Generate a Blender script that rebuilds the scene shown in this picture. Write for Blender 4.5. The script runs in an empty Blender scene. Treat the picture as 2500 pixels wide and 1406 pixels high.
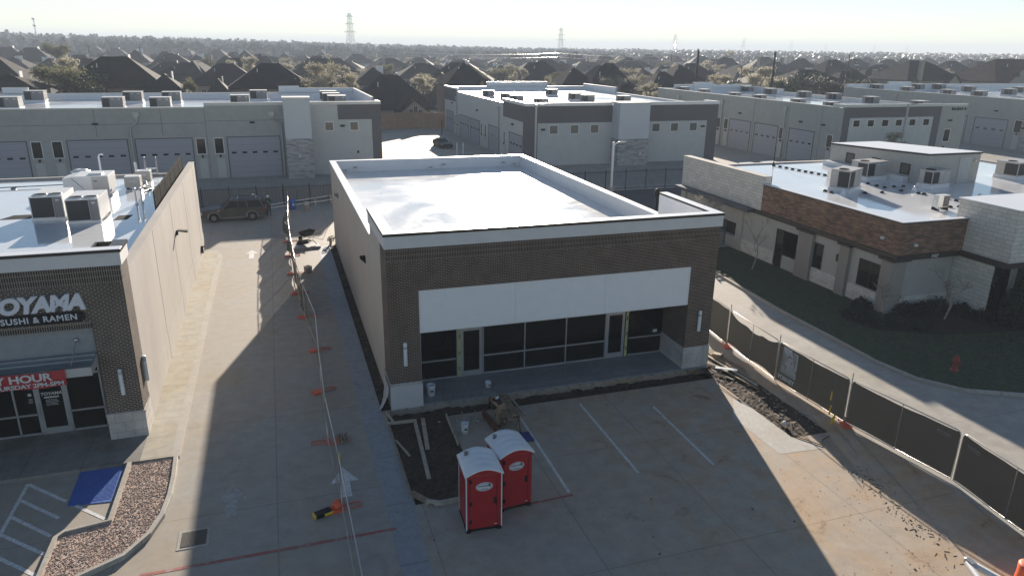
import bpy, bmesh, math, random
from mathutils import Vector, Matrix
R = math.radians
random.seed(7)
SC = bpy.context.scene
C = SC.collection

# ---------------------------------------------------------------- camera
cam_d = bpy.data.cameras.new('camera')
cam = bpy.data.objects.new('camera', cam_d); C.objects.link(cam)
YAW, PITCH, ROLL = -0.31735, 0.32169, 0.01359
fwd = Vector((-math.sin(YAW)*math.cos(PITCH), math.cos(YAW)*math.cos(PITCH), -math.sin(PITCH)))
rgt = Vector((math.cos(YAW), math.sin(YAW), 0)); up = rgt.cross(fwd)
r2 = rgt*math.cos(ROLL)+up*math.sin(ROLL); u2 = up*math.cos(ROLL)-rgt*math.sin(ROLL)
M = Matrix.Identity(4)
for i in range(3):
    M[i][0] = r2[i]; M[i][1] = u2[i]; M[i][2] = -fwd[i]
M.translation = Vector((-3.6634, -26.929, 14.3116))
cam.matrix_world = M
cam_d.sensor_width = 36.0
cam_d.lens = 36.0*1749.68/2500
cam_d.clip_end = 9000; cam_d.clip_start = 0.3
SC.camera = cam

# ---------------------------------------------------------------- light
HAZE = 0.0005
SUN_EL, SUN_AZ = 14.8, 17.4          # azimuth measured from +Y towards +X
w = bpy.data.worlds.new('World'); SC.world = w; w.use_nodes = True
nt = w.node_tree; bgn = nt.nodes['Background']
sky = nt.nodes.new('ShaderNodeTexSky'); sky.sky_type = 'NISHITA'; sky.sun_disc = False
sky.sun_elevation = R(SUN_EL); sky.sun_rotation = R(SUN_AZ)
sky.air_density = .8; sky.dust_density = 0.0; sky.ozone_density = 0.8; sky.altitude = 30
nt.links.new(sky.outputs[0], bgn.inputs[0]); bgn.inputs[1].default_value = 0.05
sun_d = bpy.data.lights.new('sun', 'SUN'); sun_d.energy = 5.0; sun_d.angle = R(0.55); sun_d.color = (1.0, .88, .74)
sun = bpy.data.objects.new('sun', sun_d); C.objects.link(sun)
sd = Vector((math.sin(R(SUN_AZ))*math.cos(R(SUN_EL)), math.cos(R(SUN_AZ))*math.cos(R(SUN_EL)), math.sin(R(SUN_EL))))
sun.rotation_euler = sd.to_track_quat('Z', 'Y').to_euler(); sun.location = (40, 60, 60)
SC.view_settings.view_transform = 'Standard'; SC.view_settings.look = 'None'
SC.view_settings.gamma = 1; SC.view_settings.exposure = 1.34
SC.render.engine = 'CYCLES'
SC.cycles.max_bounces = 6; SC.cycles.diffuse_bounces = 3; SC.cycles.glossy_bounces = 3
SC.cycles.transmission_bounces = 4; SC.cycles.transparent_max_bounces = 12; SC.cycles.volume_bounces = 0
SC.cycles.use_denoising = True
SC.cycles.sample_clamp_indirect = 6

# ---------------------------------------------------------------- helpers
class MB:
    """collects shapes and links them as one mesh object"""
    def __init__(s): s.v = []; s.f = []; s.sm = []
    def add(s, vs, fs, smooth=False):
        n = len(s.v); s.v += [tuple(v) for v in vs]
        for f in fs: s.f.append(tuple(n+i for i in f)); s.sm.append(smooth)
        return s
    def box(s, x0, x1, y0, y1, z0, z1):
        return s.add([(x0,y0,z0),(x1,y0,z0),(x1,y1,z0),(x0,y1,z0),(x0,y0,z1),(x1,y0,z1),(x1,y1,z1),(x0,y1,z1)],
                     [(0,3,2,1),(4,5,6,7),(0,1,5,4),(1,2,6,5),(2,3,7,6),(3,0,4,7)])
    def cbox(s, c, size, rz=0, rx=0, ry=0):
        sx, sy, sz = [q/2 for q in size]
        m = Matrix.Translation(c) @ Matrix.Rotation(rz,4,'Z') @ Matrix.Rotation(ry,4,'Y') @ Matrix.Rotation(rx,4,'X')
        vs = [m @ Vector(q) for q in [(-sx,-sy,-sz),(sx,-sy,-sz),(sx,sy,-sz),(-sx,sy,-sz),(-sx,-sy,sz),(sx,-sy,sz),(sx,sy,sz),(-sx,sy,sz)]]
        return s.add(vs, [(0,3,2,1),(4,5,6,7),(0,1,5,4),(1,2,6,5),(2,3,7,6),(3,0,4,7)])
    def prism(s, pts, z0, z1):
        n = len(pts)
        a = sum(pts[i][0]*pts[(i+1)%n][1]-pts[(i+1)%n][0]*pts[i][1] for i in range(n))
        if a < 0: pts = pts[::-1]
        return s.add([(x,y,z0) for x,y in pts]+[(x,y,z1) for x,y in pts],
                     [tuple(range(n))[::-1], tuple(range(n,2*n))]+[(i,(i+1)%n,(i+1)%n+n,i+n) for i in range(n)])
    def sheet(s, pts, z): 
        n = len(pts)
        a = sum(pts[i][0]*pts[(i+1)%n][1]-pts[(i+1)%n][0]*pts[i][1] for i in range(n))
        if a < 0: pts = pts[::-1]
        return s.add([(x,y,z) for x,y in pts], [tuple(range(n))])
    def tube(s, pts, r, n=6, caps=True, smooth=True):
        pts = [Vector(p) for p in pts]; rs = r if isinstance(r,(list,tuple)) else [r]*len(pts)
        vs = []; fs = []; m = len(pts); prev = None
        for i,p in enumerate(pts):
            d = (pts[min(i+1,m-1)]-pts[max(i-1,0)]); d.normalize()
            if prev is None:
                a = Vector((0,0,1)) if abs(d.z)<.9 else Vector((1,0,0))
                u = d.cross(a).normalized()
            else:
                u = (prev - d*prev.dot(d))
                u = u.normalized() if u.length>1e-6 else d.orthogonal().normalized()
            prev = u; v = d.cross(u)
            for k in range(n):
                a = 2*math.pi*k/n; vs.append(p+(u*math.cos(a)+v*math.sin(a))*rs[i])
        for i in range(m-1):
            for k in range(n): fs.append((i*n+k,i*n+(k+1)%n,(i+1)*n+(k+1)%n,(i+1)*n+k))
        s.add(vs, fs, smooth)
        if caps: s.add(vs[:n],[tuple(range(n))[::-1]]); s.add(vs[-n:],[tuple(range(n))])
        return s
    def lathe(s, c, prof, n=16, smooth=True):
        vs=[];fs=[]
        for r,z in prof:
            for k in range(n):
                a=2*math.pi*k/n; vs.append((c[0]+r*math.cos(a),c[1]+r*math.sin(a),c[2]+z))
        for i in range(len(prof)-1):
            for k in range(n): fs.append((i*n+k,i*n+(k+1)%n,(i+1)*n+(k+1)%n,(i+1)*n+k))
        s.add(vs,fs,smooth)
        return s
    def move(s, m):
        m = m if isinstance(m, Matrix) else Matrix.Translation(m)
        s.v = [tuple(m @ Vector(v)) for v in s.v]; return s
    def mesh(s, name, mat):
        me = bpy.data.meshes.new(name); me.from_pydata(s.v, [], s.f); me.update()
        for m in (mat if isinstance(mat,(list,tuple)) else [mat]): me.materials.append(m)
        me.polygons.foreach_set('use_smooth', s.sm)
        return me
    def build(s, name, mat, parent=None, off=None, bevel=0):
        if off is not None: s.move(-Vector(off))
        me = s.mesh(name, mat)
        if bevel:
            bm = bmesh.new(); bm.from_mesh(me)
            bmesh.ops.remove_doubles(bm, verts=bm.verts, dist=1e-5)
            bmesh.ops.bevel(bm, geom=[e for e in bm.edges if len(e.link_faces)==2 and e.calc_face_angle(0)>.5], offset=bevel, segments=2, affect='EDGES', profile=.6)
            bm.to_mesh(me); bm.free()
        o = bpy.data.objects.new(name, me); C.objects.link(o)
        if parent is not None: o.parent = parent
        return o

def tag(o, label, cat, group=None, kind=None):
    o['label'] = label; o['category'] = cat
    if group: o['group'] = group
    if kind: o['kind'] = kind
    return o
def thing(name, label, cat, loc=(0,0,0), rz=0, group=None, kind=None):
    o = bpy.data.objects.new(name, None); C.objects.link(o); o.empty_display_size = .2
    o.location = loc; o.rotation_euler = (0,0,rz)
    return tag(o, label, cat, group, kind)
def struct(name, mb, mat, label=None):
    o = mb.build(name, mat); o['kind'] = 'structure'
    if label: o['label'] = label
    return o
def dup(root, loc, rz=None, label=None, group=None, scale=None):
    def cp(o, par):
        c = o.copy(); C.objects.link(c)
        if par is not None: c.parent = par
        for ch in [q for q in KIDS(o)]: cp(ch, c)
        return c
    c = cp(root, None); c.location = loc
    if rz is not None: c.rotation_euler = (0,0,rz)
    if label: c['label'] = label
    if group: c['group'] = group
    if scale is not None: c.scale = scale if isinstance(scale,(tuple,list)) else (scale,)*3
    return c
def KIDS(o): return list(o.children)
ORD = ['first','second','third','fourth','fifth','sixth','seventh','eighth','ninth','tenth','eleventh','twelfth','thirteenth','fourteenth',
       'fifteenth','sixteenth','seventeenth','eighteenth','nineteenth','twentieth','twenty-first','twenty-second','twenty-third','twenty-fourth',
       'twenty-fifth','twenty-sixth','twenty-seventh','twenty-eighth','twenty-ninth','thirtieth']
ORD += ['thirty-'+q for q in ORD[:9]]+['fortieth']+['forty-'+q for q in ORD[:9]]
def text_mb(body, size, align='LEFT', shear=0, bold=0, depth=.02, spacing=1.0):
    cu = bpy.data.curves.new('t','FONT'); cu.body = body; cu.size = size; cu.align_x = align
    cu.shear = shear; cu.offset = bold; cu.extrude = depth/2; cu.space_character = spacing; cu.resolution_u = 4
    o = bpy.data.objects.new('t', cu); C.objects.link(o)
    dg = bpy.context.evaluated_depsgraph_get(); dg.update()
    me = bpy.data.meshes.new_from_object(o.evaluated_get(dg))
    mb = MB(); mb.add([v.co[:] for v in me.vertices],[tuple(p.vertices) for p in me.polygons])
    bpy.data.objects.remove(o); bpy.data.curves.remove(cu); bpy.data.meshes.remove(me)
    return mb
FACE_S = Matrix.Rotation(R(90),4,'X')      # text lying in XY -> standing, read from -Y

# ---------------------------------------------------------------- materials
class NT:
    def __init__(s, name):
        s.m = bpy.data.materials.new(name); s.m.use_nodes = True; s.t = s.m.node_tree
        s.b = s.t.nodes['Principled BSDF']; s.out = s.t.nodes['Material Output']
    def n(s, typ, **k):
        o = s.t.nodes.new('ShaderNode'+typ)
        for a,v in k.items(): setattr(o,a,v)
        return o
    def l(s, a, b): s.t.links.new(a, b)
    def val(s, sock, v):
        if hasattr(v,'is_output') or hasattr(v,'links'): s.l(v, sock)
        else: sock.default_value = v
    def math(s, op, a, b=0.0, c=0.0):
        o = s.n('Math', operation=op); s.val(o.inputs[0],a); s.val(o.inputs[1],b); s.val(o.inputs[2],c); return o.outputs[0]
    def pos(s):
        g = s.n('NewGeometry'); return g.outputs['Position']
    def obj(s):
        return s.n('TexCoord').outputs['Object']
    def noise(s, vec, scale, detail=4, rough=.55, dist=0.0):
        o = s.n('TexNoise'); s.l(vec, o.inputs['Vector']); o.inputs['Scale'].default_value = scale
        o.inputs['Detail'].default_value = detail; o.inputs['Roughness'].default_value = rough; o.inputs['Distortion'].default_value = dist
        return o.outputs['Fac']
    def ramp(s, fac, stops):
        o = s.n('ValToRGB'); s.l(fac, o.inputs[0]); e = o.color_ramp.elements
        while len(e) < len(stops): e.new(.5)
        for q,(p,c) in zip(e, stops): q.position = p; q.color = c if len(c)==4 else (*c,1)
        return o.outputs[0]
    def mix(s, fac, a, b, blend='MIX'):
        o = s.n('Mix', data_type='RGBA', blend_type=blend); s.val(o.inputs[0], fac)
        for sock,v in ((o.inputs[6],a),(o.inputs[7],b)):
            if isinstance(v,tuple): sock.default_value = v if len(v)==4 else (*v,1)
            else: s.l(v, sock)
        return o.outputs[2]
    def map(s, vec, scale=(1,1,1), rot=(0,0,0), loc=(0,0,0)):
        o = s.n('Mapping'); s.l(vec,o.inputs[0]); o.inputs['Scale'].default_value = scale; o.inputs['Rotation'].default_value = rot; o.inputs['Location'].default_value = loc
        return o.outputs[0]
    def bump(s, h, strength=.3, dist=.02):
        o = s.n('Bump'); s.l(h,o.inputs['Height']); o.inputs['Strength'].default_value = strength; o.inputs['Distance'].default_value = dist
        s.l(o.outputs[0], s.b.inputs['Normal'])
    def wallvec(s):
        """(x+y, z, 0): lays a pattern on any upright axis-aligned face"""
        p = s.n('SeparateXYZ'); s.l(s.pos(), p.inputs[0])
        u = s.math('ADD', p.outputs[0], p.outputs[1])
        c = s.n('CombineXYZ'); s.l(u,c.inputs[0]); s.l(p.outputs[2],c.inputs[1]); return c.outputs[0]
    def set(s, col=None, rough=None, metal=None, spec=None):
        if col is not None:
            if isinstance(col,tuple): s.b.inputs['Base Color'].default_value = col if len(col)==4 else (*col,1)
            else: s.l(col, s.b.inputs['Base Color'])
        if rough is not None: s.val(s.b.inputs['Roughness'], rough)
        if metal is not None: s.b.inputs['Metallic'].default_value = metal
        if spec is not None: s.b.inputs['Specular IOR Level'].default_value = spec
        return s.m

def plain(name, col, rough=.6, metal=0, var=.12, scale=3.0, spec=.5, world=True):
    t = NT(name); v = t.pos() if world else t.obj()
    f = t.noise(v, scale, 5)
    c = t.mix(t.ramp(f, [(.3,(0,0,0)),(.75,(1,1,1))]), tuple(q*(1-var) for q in col), tuple(min(1,q*(1+var)) for q in col))
    return t.set(c, rough, metal, spec)

def concrete(name, base, stain, amount=.5, joints=None, rough=.75, scale=.35, fine=.1, dark=None, spec=.4, offs=(0,0)):
    t = NT(name); p = t.pos()
    f1 = t.noise(p, scale, 6, .6); f2 = t.noise(p, scale*7, 5, .65); f3 = t.noise(p, 22, 4, .7)
    c = t.mix(t.math('MULTIPLY', t.ramp(f1,[(.42,(0,0,0)),(.68,(1,1,1))]), amount), base, stain)

    d = t.ramp(f2,[(.3,(1-fine*2.2,)*3),(.62,(1+fine*.4,)*3)])
    c = t.mix(1.0, c, d, 'MULTIPLY')
    c = t.mix(1.0, c, t.ramp(f3,[(.3,(1-fine,)*3),(.7,(1.0,)*3)]), 'MULTIPLY')
    if dark:
        fd = t.noise(t.map(p, loc=(31,7,0)), dark[1], 5, .7, .6)
        c = t.mix(t.math('MULTIPLY', t.ramp(fd,[(dark[2],(0,0,0)),(dark[2]+.12,(1,1,1))]), dark[3]), c, dark[0])
    if joints:
        s = t.n('SeparateXYZ'); t.l(p, s.inputs[0])
        ms = []
        for ax,(step,o) in zip((0,1), joints):
            if not step: continue
            q = t.math('MODULO', t.math('ADD', s.outputs[ax], 600.0+o), step)
            ms.append(t.math('LESS_THAN', q, .03))
        m = ms[0] if len(ms)==1 else t.math('MAXIMUM', ms[0], ms[1])
        c = t.mix(t.math('MULTIPLY', m, .6), c, tuple(q*.35 for q in base))
    t.bump(f3, .15, .01)
    r = t.math('MULTIPLY_ADD', f2, .3, rough-.15)
    return t.set(c, r, 0, spec)

def brick(name, b1, b2, mortar, bw=.2, bh=.0675, soldier=False, ms=.015, rough=.8, bumpy=.4, off=.5):
    t = NT(name); v = t.wallvec()
    if soldier: v = t.map(v, rot=(0,0,R(90)))
    o = t.n('TexBrick', offset=(0 if soldier else off)); t.l(v,o.inputs['Vector'])
    o.inputs['Color1'].default_value=(*b1,1); o.inputs['Color2'].default_value=(*b2,1); o.inputs['Mortar'].default_value=(*mortar,1)
    o.inputs['Scale'].default_value=1; o.inputs['Brick Width'].default_value=bw; o.inputs['Row Height'].default_value=bh
    o.inputs['Mortar Size'].default_value=ms; o.inputs['Mortar Smooth'].default_value=.2; o.inputs['Bias'].default_value=0
    n = t.noise(t.pos(), 1.3, 5, .7)
    c = t.mix(1.0, o.outputs[0], t.ramp(n,[(.3,(.75,)*3),(.7,(1.15,)*3)]), 'MULTIPLY')
    t.bump(t.math('SUBTRACT',1.0,o.outputs['Fac']), bumpy, .01)
    return t.set(c, rough, 0, .15)

def stonewall(name, cols, mortar, bw, bh, ms=.01, rough=.85, squash=1.0, sf=2):
    t = NT(name); v = t.wallvec()
    nz = t.n('TexNoise'); t.l(v, nz.inputs[0]); nz.inputs['Scale'].default_value = .9; nz.inputs['Detail'].default_value = 2
    va = t.n('VectorMath', operation='MULTIPLY_ADD'); t.l(nz.outputs['Color'], va.inputs[0]); va.inputs[1].default_value=(.25,.03,0); t.l(v, va.inputs[2])
    o = t.n('TexBrick', offset=.37, squash=squash, squash_frequency=sf); t.l(va.outputs[0],o.inputs['Vector'])
    o.inputs['Color1'].default_value=(0,0,0,1); o.inputs['Color2'].default_value=(1,1,1,1); o.inputs['Mortar'].default_value=(.5,.5,.5,1)
    o.inputs['Scale'].default_value=1; o.inputs['Brick Width'].default_value=bw; o.inputs['Row Height'].default_value=bh; o.inputs['Mortar Size'].default_value=ms; o.inputs['Bias'].default_value=0
    n = t.noise(t.pos(), 5, 5, .7)
    st = [(i/(len(cols)-1)*.9+.05, c) for i,c in enumerate(cols)]
    f = t.math('ADD', t.math('MULTIPLY', o.outputs[0], .75), t.math('MULTIPLY', n, .28))
    c = t.ramp(f, st)
    c = t.mix(o.outputs['Fac'], c, mortar)
    t.bump(t.math('ADD', t.math('MULTIPLY', t.math('SUBTRACT',1.0,o.outputs['Fac']),1.0), n), .6, .03)
    return t.set(c, rough)

def tpo(name, col=(.72,.73,.74), wet=.12, dry=.32, scuff=.22):
    """white roof membrane: seams, ponding films, scuffs"""
    t = NT(name); p = t.pos()
    f = t.noise(p, .22, 5, .6, .4); g = t.noise(p, 2.2, 5, .65); sc = t.noise(t.map(p,scale=(3,.5,1)), 1.6, 6, .8, 1.2)
    c = t.mix(t.ramp(g,[(.35,(0,0,0)),(.7,(1,1,1))]), tuple(q*.93 for q in col), col)
    c = t.mix(t.math('MULTIPLY', t.ramp(sc,[(.60,(0,0,0)),(.66,(1,1,1))]), scuff), c, (.30,.30,.29))
    s = t.n('SeparateXYZ'); t.l(p, s.inputs[0])
    q = t.math('MODULO', t.math('ADD', s.outputs[1], 300.0), 3.05)
    q2 = t.math('MODULO', t.math('ADD', s.outputs[0], 301.0), 14.0)
    seam = t.math('MAXIMUM', t.math('LESS_THAN', q, .06), t.math('LESS_THAN', q2, .06))
    c = t.mix(t.math('MULTIPLY', seam, .35), c, (.45,.46,.48))
    r = t.ramp(f,[(.38,(wet,)*3),(.62,(dry,)*3)])
    t.bump(t.math('ADD', t.math('MULTIPLY',g,.6), t.math('MULTIPLY', seam, .5)), .05, .02)
    return t.set(c, r, 0, .5)

def glass(name, tint=(.02,.025,.025), clear=.0, rough=.03):
    t = NT(name)
    m = t.set(tint, rough, 0, .6)
    if clear:
        tr = t.n('BsdfTransparent'); tr.inputs[0].default_value=(.55,.6,.58,1)
        mx = t.n('MixShader'); mx.inputs[0].default_value = clear
        t.l(t.b.outputs[0],mx.inputs[1]); t.l(tr.outputs[0],mx.inputs[2]); t.l(mx.outputs[0], t.out.inputs[0])
    return m

def seethrough(name, col, cover, rough=.8):
    t = NT(name); t.set(col, rough)
    tr = t.n('BsdfTransparent'); mx = t.n('MixShader'); mx.inputs[0].default_value = 1-cover
    t.l(t.b.outputs[0],mx.inputs[1]); t.l(tr.outputs[0],mx.inputs[2]); t.l(mx.outputs[0], t.out.inputs[0])
    return t.m

def leafmat(name, c1, c2, trans=.3):
    t = NT(name); n = t.noise(t.pos(), 2.0, 3)
    c = t.mix(t.ramp(n,[(.35,(0,0,0)),(.65,(1,1,1))]), c1, c2)
    t.set(c, .6, 0, .3)
    tl = t.n('BsdfTranslucent'); t.l(c, tl.inputs[0])
    mx = t.n('MixShader'); mx.inputs[0].default_value = trans
    t.l(t.b.outputs[0],mx.inputs[1]); t.l(tl.outputs[0],mx.inputs[2]); t.l(mx.outputs[0], t.out.inputs[0])
    return t.m

def shingle(name, col):
    t = NT(name); p = t.pos(); n = t.noise(p, .5, 5, .6); g = t.noise(p, 9, 3)
    c = t.mix(t.ramp(n,[(.3,(0,0,0)),(.7,(1,1,1))]), tuple(q*.75 for q in col), tuple(q*1.3 for q in col))
    c = t.mix(1.0, c, t.ramp(g,[(.3,(.8,)*3),(.7,(1.15,)*3)]), 'MULTIPLY')
    s = t.n('SeparateXYZ'); t.l(p, s.inputs[0])
    q = t.math('LESS_THAN', t.math('MODULO', t.math('ADD', s.outputs[2], 50.0), .16), .025)
    c = t.mix(t.math('MULTIPLY',q,.5), c, tuple(u*.4 for u in col))
    t.bump(g,.3,.02)
    return t.set(c, .85, 0, .08)

m_lot   = concrete('lot_concrete', (.33,.32,.30), (.36,.275,.19), .75, ((4.6,1.9),(7.3,4.2)), .7, .16, .12, ((.14,.12,.10),.35,.60,.55))
m_dirtlot = concrete('dirty_concrete', (.35,.30,.235), (.40,.285,.175), .95, None, .8, .3, .14, ((.15,.11,.075),.5,.60,.5))
m_yard  = concrete('yard_concrete', (.36,.345,.31), (.30,.27,.23), .5, ((5.0,0),(5.0,1)), .75, .12, .10, ((.2,.19,.175),.2,.6,.5))
m_strip = concrete('new_concrete', (.30,.32,.34), (.26,.265,.27), .6, ((0,0),(3.0,.6)), .6, .5, .10, ((.1,.095,.09),1.2,.66,.6))
m_walk  = concrete('walk_concrete', (.42,.40,.34), (.40,.32,.20), .95, ((0,0),(1.52,.3)), .75, .33, .1, ((.26,.22,.16),.6,.62,.6))
m_walk_shaded = concrete('front_walk_shaded_concrete', (.25,.24,.225), (.14,.13,.12), .9, ((1.9,.2),(0,0)), .75, .45, .12)  # darker than the side walk: shade of the front walk put into its colour
m_drive = concrete('drive_concrete', (.40,.38,.34), (.33,.29,.24), .7, ((0,0),(4.6,1.1)), .75, .2, .1, ((.24,.23,.21),.25,.58,.5))
m_slab  = concrete('slab_concrete', (.26,.27,.28), (.20,.205,.21), .8, None, .55, .6, .1, ((.08,.075,.07),.9,.68,.6))
m_kerb  = concrete('kerb_concrete', (.42,.40,.36), (.36,.30,.23), .6, ((0,0),(3,.4)), .8, .8, .1)
m_asph  = concrete('parking_asphalt', (.075,.075,.078), (.055,.055,.058), .8, None, .85, .5, .2)
m_dirt  = concrete('dark_soil', (.07,.052,.038), (.11,.078,.053), .8, None, .95, 1.4, .3, ((.02,.017,.014),2.5,.55,.7))
m_gravel= concrete('gravel_bed', (.58,.45,.37), (.48,.35,.28), .7, None, .9, .9, .25, ((.3,.21,.16),5.0,.62,.5))
m_ground= concrete('open_ground', (.075,.072,.05), (.11,.095,.065), .8, None, .95, .02, .2)
m_grass = concrete('lawn_grass', (.058,.085,.036), (.072,.08,.042), .8, None, .95, .8, .3)
m_road  = concrete('street', (.20,.195,.185), (.16,.155,.15), .6, None, .85, .05, .12)
m_wpaint= concrete('white_marking', (.80,.80,.80), (.66,.65,.64), .9, None, .7, 2.0, .2, ((.25,.24,.23),6,.58,.5))
m_wpaintold = concrete('worn_marking', (.74,.74,.73), (.55,.54,.52), .9, None, .7, 4.0, .2, ((.34,.33,.31),9,.6,.7))
m_blue  = concrete('blue_ramp_paint', (.045,.13,.44), (.07,.16,.46), .6, None, .6, 1.5, .1)
m_rpaint= concrete('red_marking', (.42,.12,.10), (.35,.2,.17), .9, None, .7, 1.5, .2, ((.33,.29,.26),2.2,.54,.7))
m_stucco= concrete('beige_stucco', (.52,.47,.41), (.47,.42,.365), .6, None, .85, .4, .04)
def precast():
    t=NT('precast_panel'); p=t.pos(); a=t.noise(t.map(p,scale=(1,1,.22)),.5,5,.6); b=t.noise(p,.35,5,.6); f=t.noise(p,14,4,.7)
    c=t.mix(t.ramp(a,[(.34,(0,0,0)),(.66,(1,1,1))]),(.365,.34,.315),(.42,.39,.36)); c=t.mix(t.math('MULTIPLY',t.ramp(b,[(.5,(0,0,0)),(.7,(1,1,1))]),.5),c,(.30,.285,.275))
    c=t.mix(1.0,c,t.ramp(f,[(.3,(.92,)*3),(.7,(1.03,)*3)]),'MULTIPLY'); t.bump(f,.12,.01); return t.set(c,.85,0,.3)
m_precast=precast()
m_white = plain('white_eifs', (.74,.75,.77), .7, 0, .03, 2)
m_cornice = plain('cornice_stucco', (.60,.60,.60), .8, 0, .05, 1.5)
m_bronze= plain('dark_bronze_metal', (.045,.038,.034), .4, .5, .15, 2)
m_mem   = plain('membrane_flashing', (.70,.71,.73), .35, 0, .04, .8)
m_tpo   = tpo('roof_membrane')
m_tpo2  = tpo('roof_membrane_wet', (.66,.68,.70), .05, .16)
m_brick = brick('dark_brick', (.050,.028,.021), (.080,.044,.034), (.24,.20,.165))
m_soldier=brick('dark_brick_soldier', (.050,.028,.021), (.074,.042,.033), (.22,.185,.155), .2,.0675, True)
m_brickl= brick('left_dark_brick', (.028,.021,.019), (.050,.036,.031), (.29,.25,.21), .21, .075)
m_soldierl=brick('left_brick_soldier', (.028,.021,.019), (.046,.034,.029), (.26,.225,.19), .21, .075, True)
m_plinth= brick('stone_plinth', (.50,.48,.455), (.46,.44,.415), (.33,.31,.29), .6, .39, ms=.012, bumpy=.2)
m_alu   = plain('aluminium_frame', (.55,.56,.58), .35, .7, .06, 4)
m_glass = glass('shop_glass', (.006,.007,.008), .25)
m_gdark = glass('dark_window_glass', (.006,.007,.0065), 0, .05); m_gdark.node_tree.nodes['Principled BSDF'].inputs['Specular IOR Level'].default_value=.22
m_gwin  = glass('warehouse_window_glass', (.12,.12,.105), 0, .1); m_gwin.node_tree.nodes['Principled BSDF'].inputs['Specular IOR Level'].default_value=.2
m_wgrey = concrete('warehouse_tiltwall', (.36,.37,.355), (.325,.335,.32), .7, None, .85, .18, .05)
m_wpale = concrete('warehouse_pale_wall', (.47,.49,.48), (.45,.465,.455), .5, None, .85, .2, .04)
m_wdark = concrete('warehouse_charcoal_band', (.125,.122,.128), (.115,.112,.117), .5, None, .85, .3, .05)
m_wtower= plain('warehouse_tower_stucco', (.50,.525,.55), .85, 0, .03, .8)
m_wcap  = plain('warehouse_coping', (.52,.525,.51), .5, .2, .05, 1)
m_ledge = stonewall('ledgestone', [(.16,.165,.17),(.32,.32,.325),(.44,.44,.43),(.25,.255,.265)], (.12,.12,.125), .62, .13, .006)
m_door  = NT('sectional_door')
_v = m_door.wallvec(); _s = m_door.n('SeparateXYZ'); m_door.l(m_door.pos(), _s.inputs[0])
_q = m_door.math('LESS_THAN', m_door.math('MODULO', m_door.math('ADD', _s.outputs[2], 10.0), .62), .02)
_q2 = m_door.math('LESS_THAN', m_door.math('MODULO', m_door.math('ADD', _s.outputs[2], 10.0), .155), .018)
_c = m_door.mix(m_door.math('MULTIPLY',_q2,.25), (.29,.305,.35), (.19,.20,.24)); _c = m_door.mix(m_door.math('MULTIPLY',_q,.7), _c, (.08,.085,.10))
m_door  = m_door.set(_c, .5)
m_doorl = plain('man_door_paint', (.42,.43,.42), .5, 0, .04, 2)
m_gut   = plain('downspout_metal', (.38,.385,.38), .45, .3, .05, 2)
m_whitemetal = plain('white_metal', (.68,.68,.67), .4, .1, .04, 3)
m_black = plain('black_metal', (.015,.015,.016), .65, 0, .2, 5, .2)
m_rubber= plain('black_rubber', (.02,.02,.022), .85, 0, .2, 5, .12)
m_hvac  = plain('hvac_casing', (.42,.41,.40), .45, .25, .06, 1.5, world=True)
m_hvacd = plain('hvac_coil', (.035,.037,.04), .6, .2, .2, 30)
m_hvacg = plain('hvac_panel_grey', (.19,.19,.195), .5, .2, .08, 3)
m_steel = plain('galvanised_steel', (.48,.48,.47), .35, .8, .1, 6)
m_orange= plain('orange_plastic', (.62,.10,.035), .55, 0, .12, 3)
m_redp  = plain('red_plastic', (.34,.012,.018), .38, 0, .1, 2)
m_reddk = plain('red_plastic_frame', (.24,.010,.014), .4, 0, .1, 2)
m_whitep= plain('white_plastic', (.66,.70,.73), .4, 0, .05, 2)
m_bluep = plain('blue_plastic', (.02,.09,.36), .4, 0, .1, 3)
m_wood  = plain('weathered_lumber', (.25,.19,.13), .8, 0, .35, 4)
m_woodp = plain('pale_lumber', (.40,.35,.28), .8, 0, .25, 5)
m_rust  = plain('rusty_steel', (.13,.06,.035), .8, .3, .3, 6)
m_screen= seethrough('privacy_screen_mesh', (.022,.026,.021), .96)
m_chain = seethrough('chain_link_mesh', (.20,.20,.20), .22, .5)
m_slat  = seethrough('slatted_chain_link', (.085,.088,.08), .93, .7)
m_picket= seethrough('picket_bars', (.02,.02,.022), .33, .6)
m_film  = seethrough('plastic_sheeting', (.62,.63,.64), .82, .3)
m_plank_f = brick('cedar_fence_boards', (.34,.22,.16), (.28,.18,.13), (.15,.1,.07), 2.6, .14, True, .008)
m_brown = brick('brown_ledger_brick', (.32,.185,.125), (.11,.082,.062), (.21,.15,.11), .42, .075, ms=.006, bumpy=.6)
m_lime  = stonewall('white_limestone', [(.52,.50,.46),(.60,.58,.53),(.66,.64,.59),(.55,.53,.48)], (.30,.285,.255), .58, .23, .009)
m_lime2 = stonewall('rough_limestone', [(.50,.48,.43),(.62,.595,.54),(.68,.66,.61),(.56,.54,.49)], (.25,.235,.21), .45, .17, .009)
m_rstuc = concrete('office_stucco', (.42,.41,.385), (.39,.375,.35), .5, None, .85, .5, .04)
m_pier  = concrete('taupe_stucco', (.29,.265,.24), (.27,.245,.22), .5, None, .85, .6, .04)
m_band  = plain('dark_brown_band', (.035,.028,.024), .5, .1, .15, 2)
m_tree  = leafmat('dark_evergreen_leaf', (.022,.034,.014), (.045,.058,.025), .25)
m_winter= leafmat('pale_winter_leaf', (.27,.25,.19), (.40,.37,.29), .5)
m_olive = leafmat('olive_leaf', (.10,.105,.06), (.17,.165,.10), .45)
m_far   = leafmat('far_wood_leaf', (.03,.035,.03), (.05,.052,.045), .0)
m_bark  = plain('tree_bark', (.13,.105,.085), .9, 0, .25, 5)
m_barkp = plain('pale_bark', (.30,.265,.23), .9, 0, .2, 5)
m_red   = plain('red_paint', (.24,.03,.027), .45, 0, .12, 3)
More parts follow.
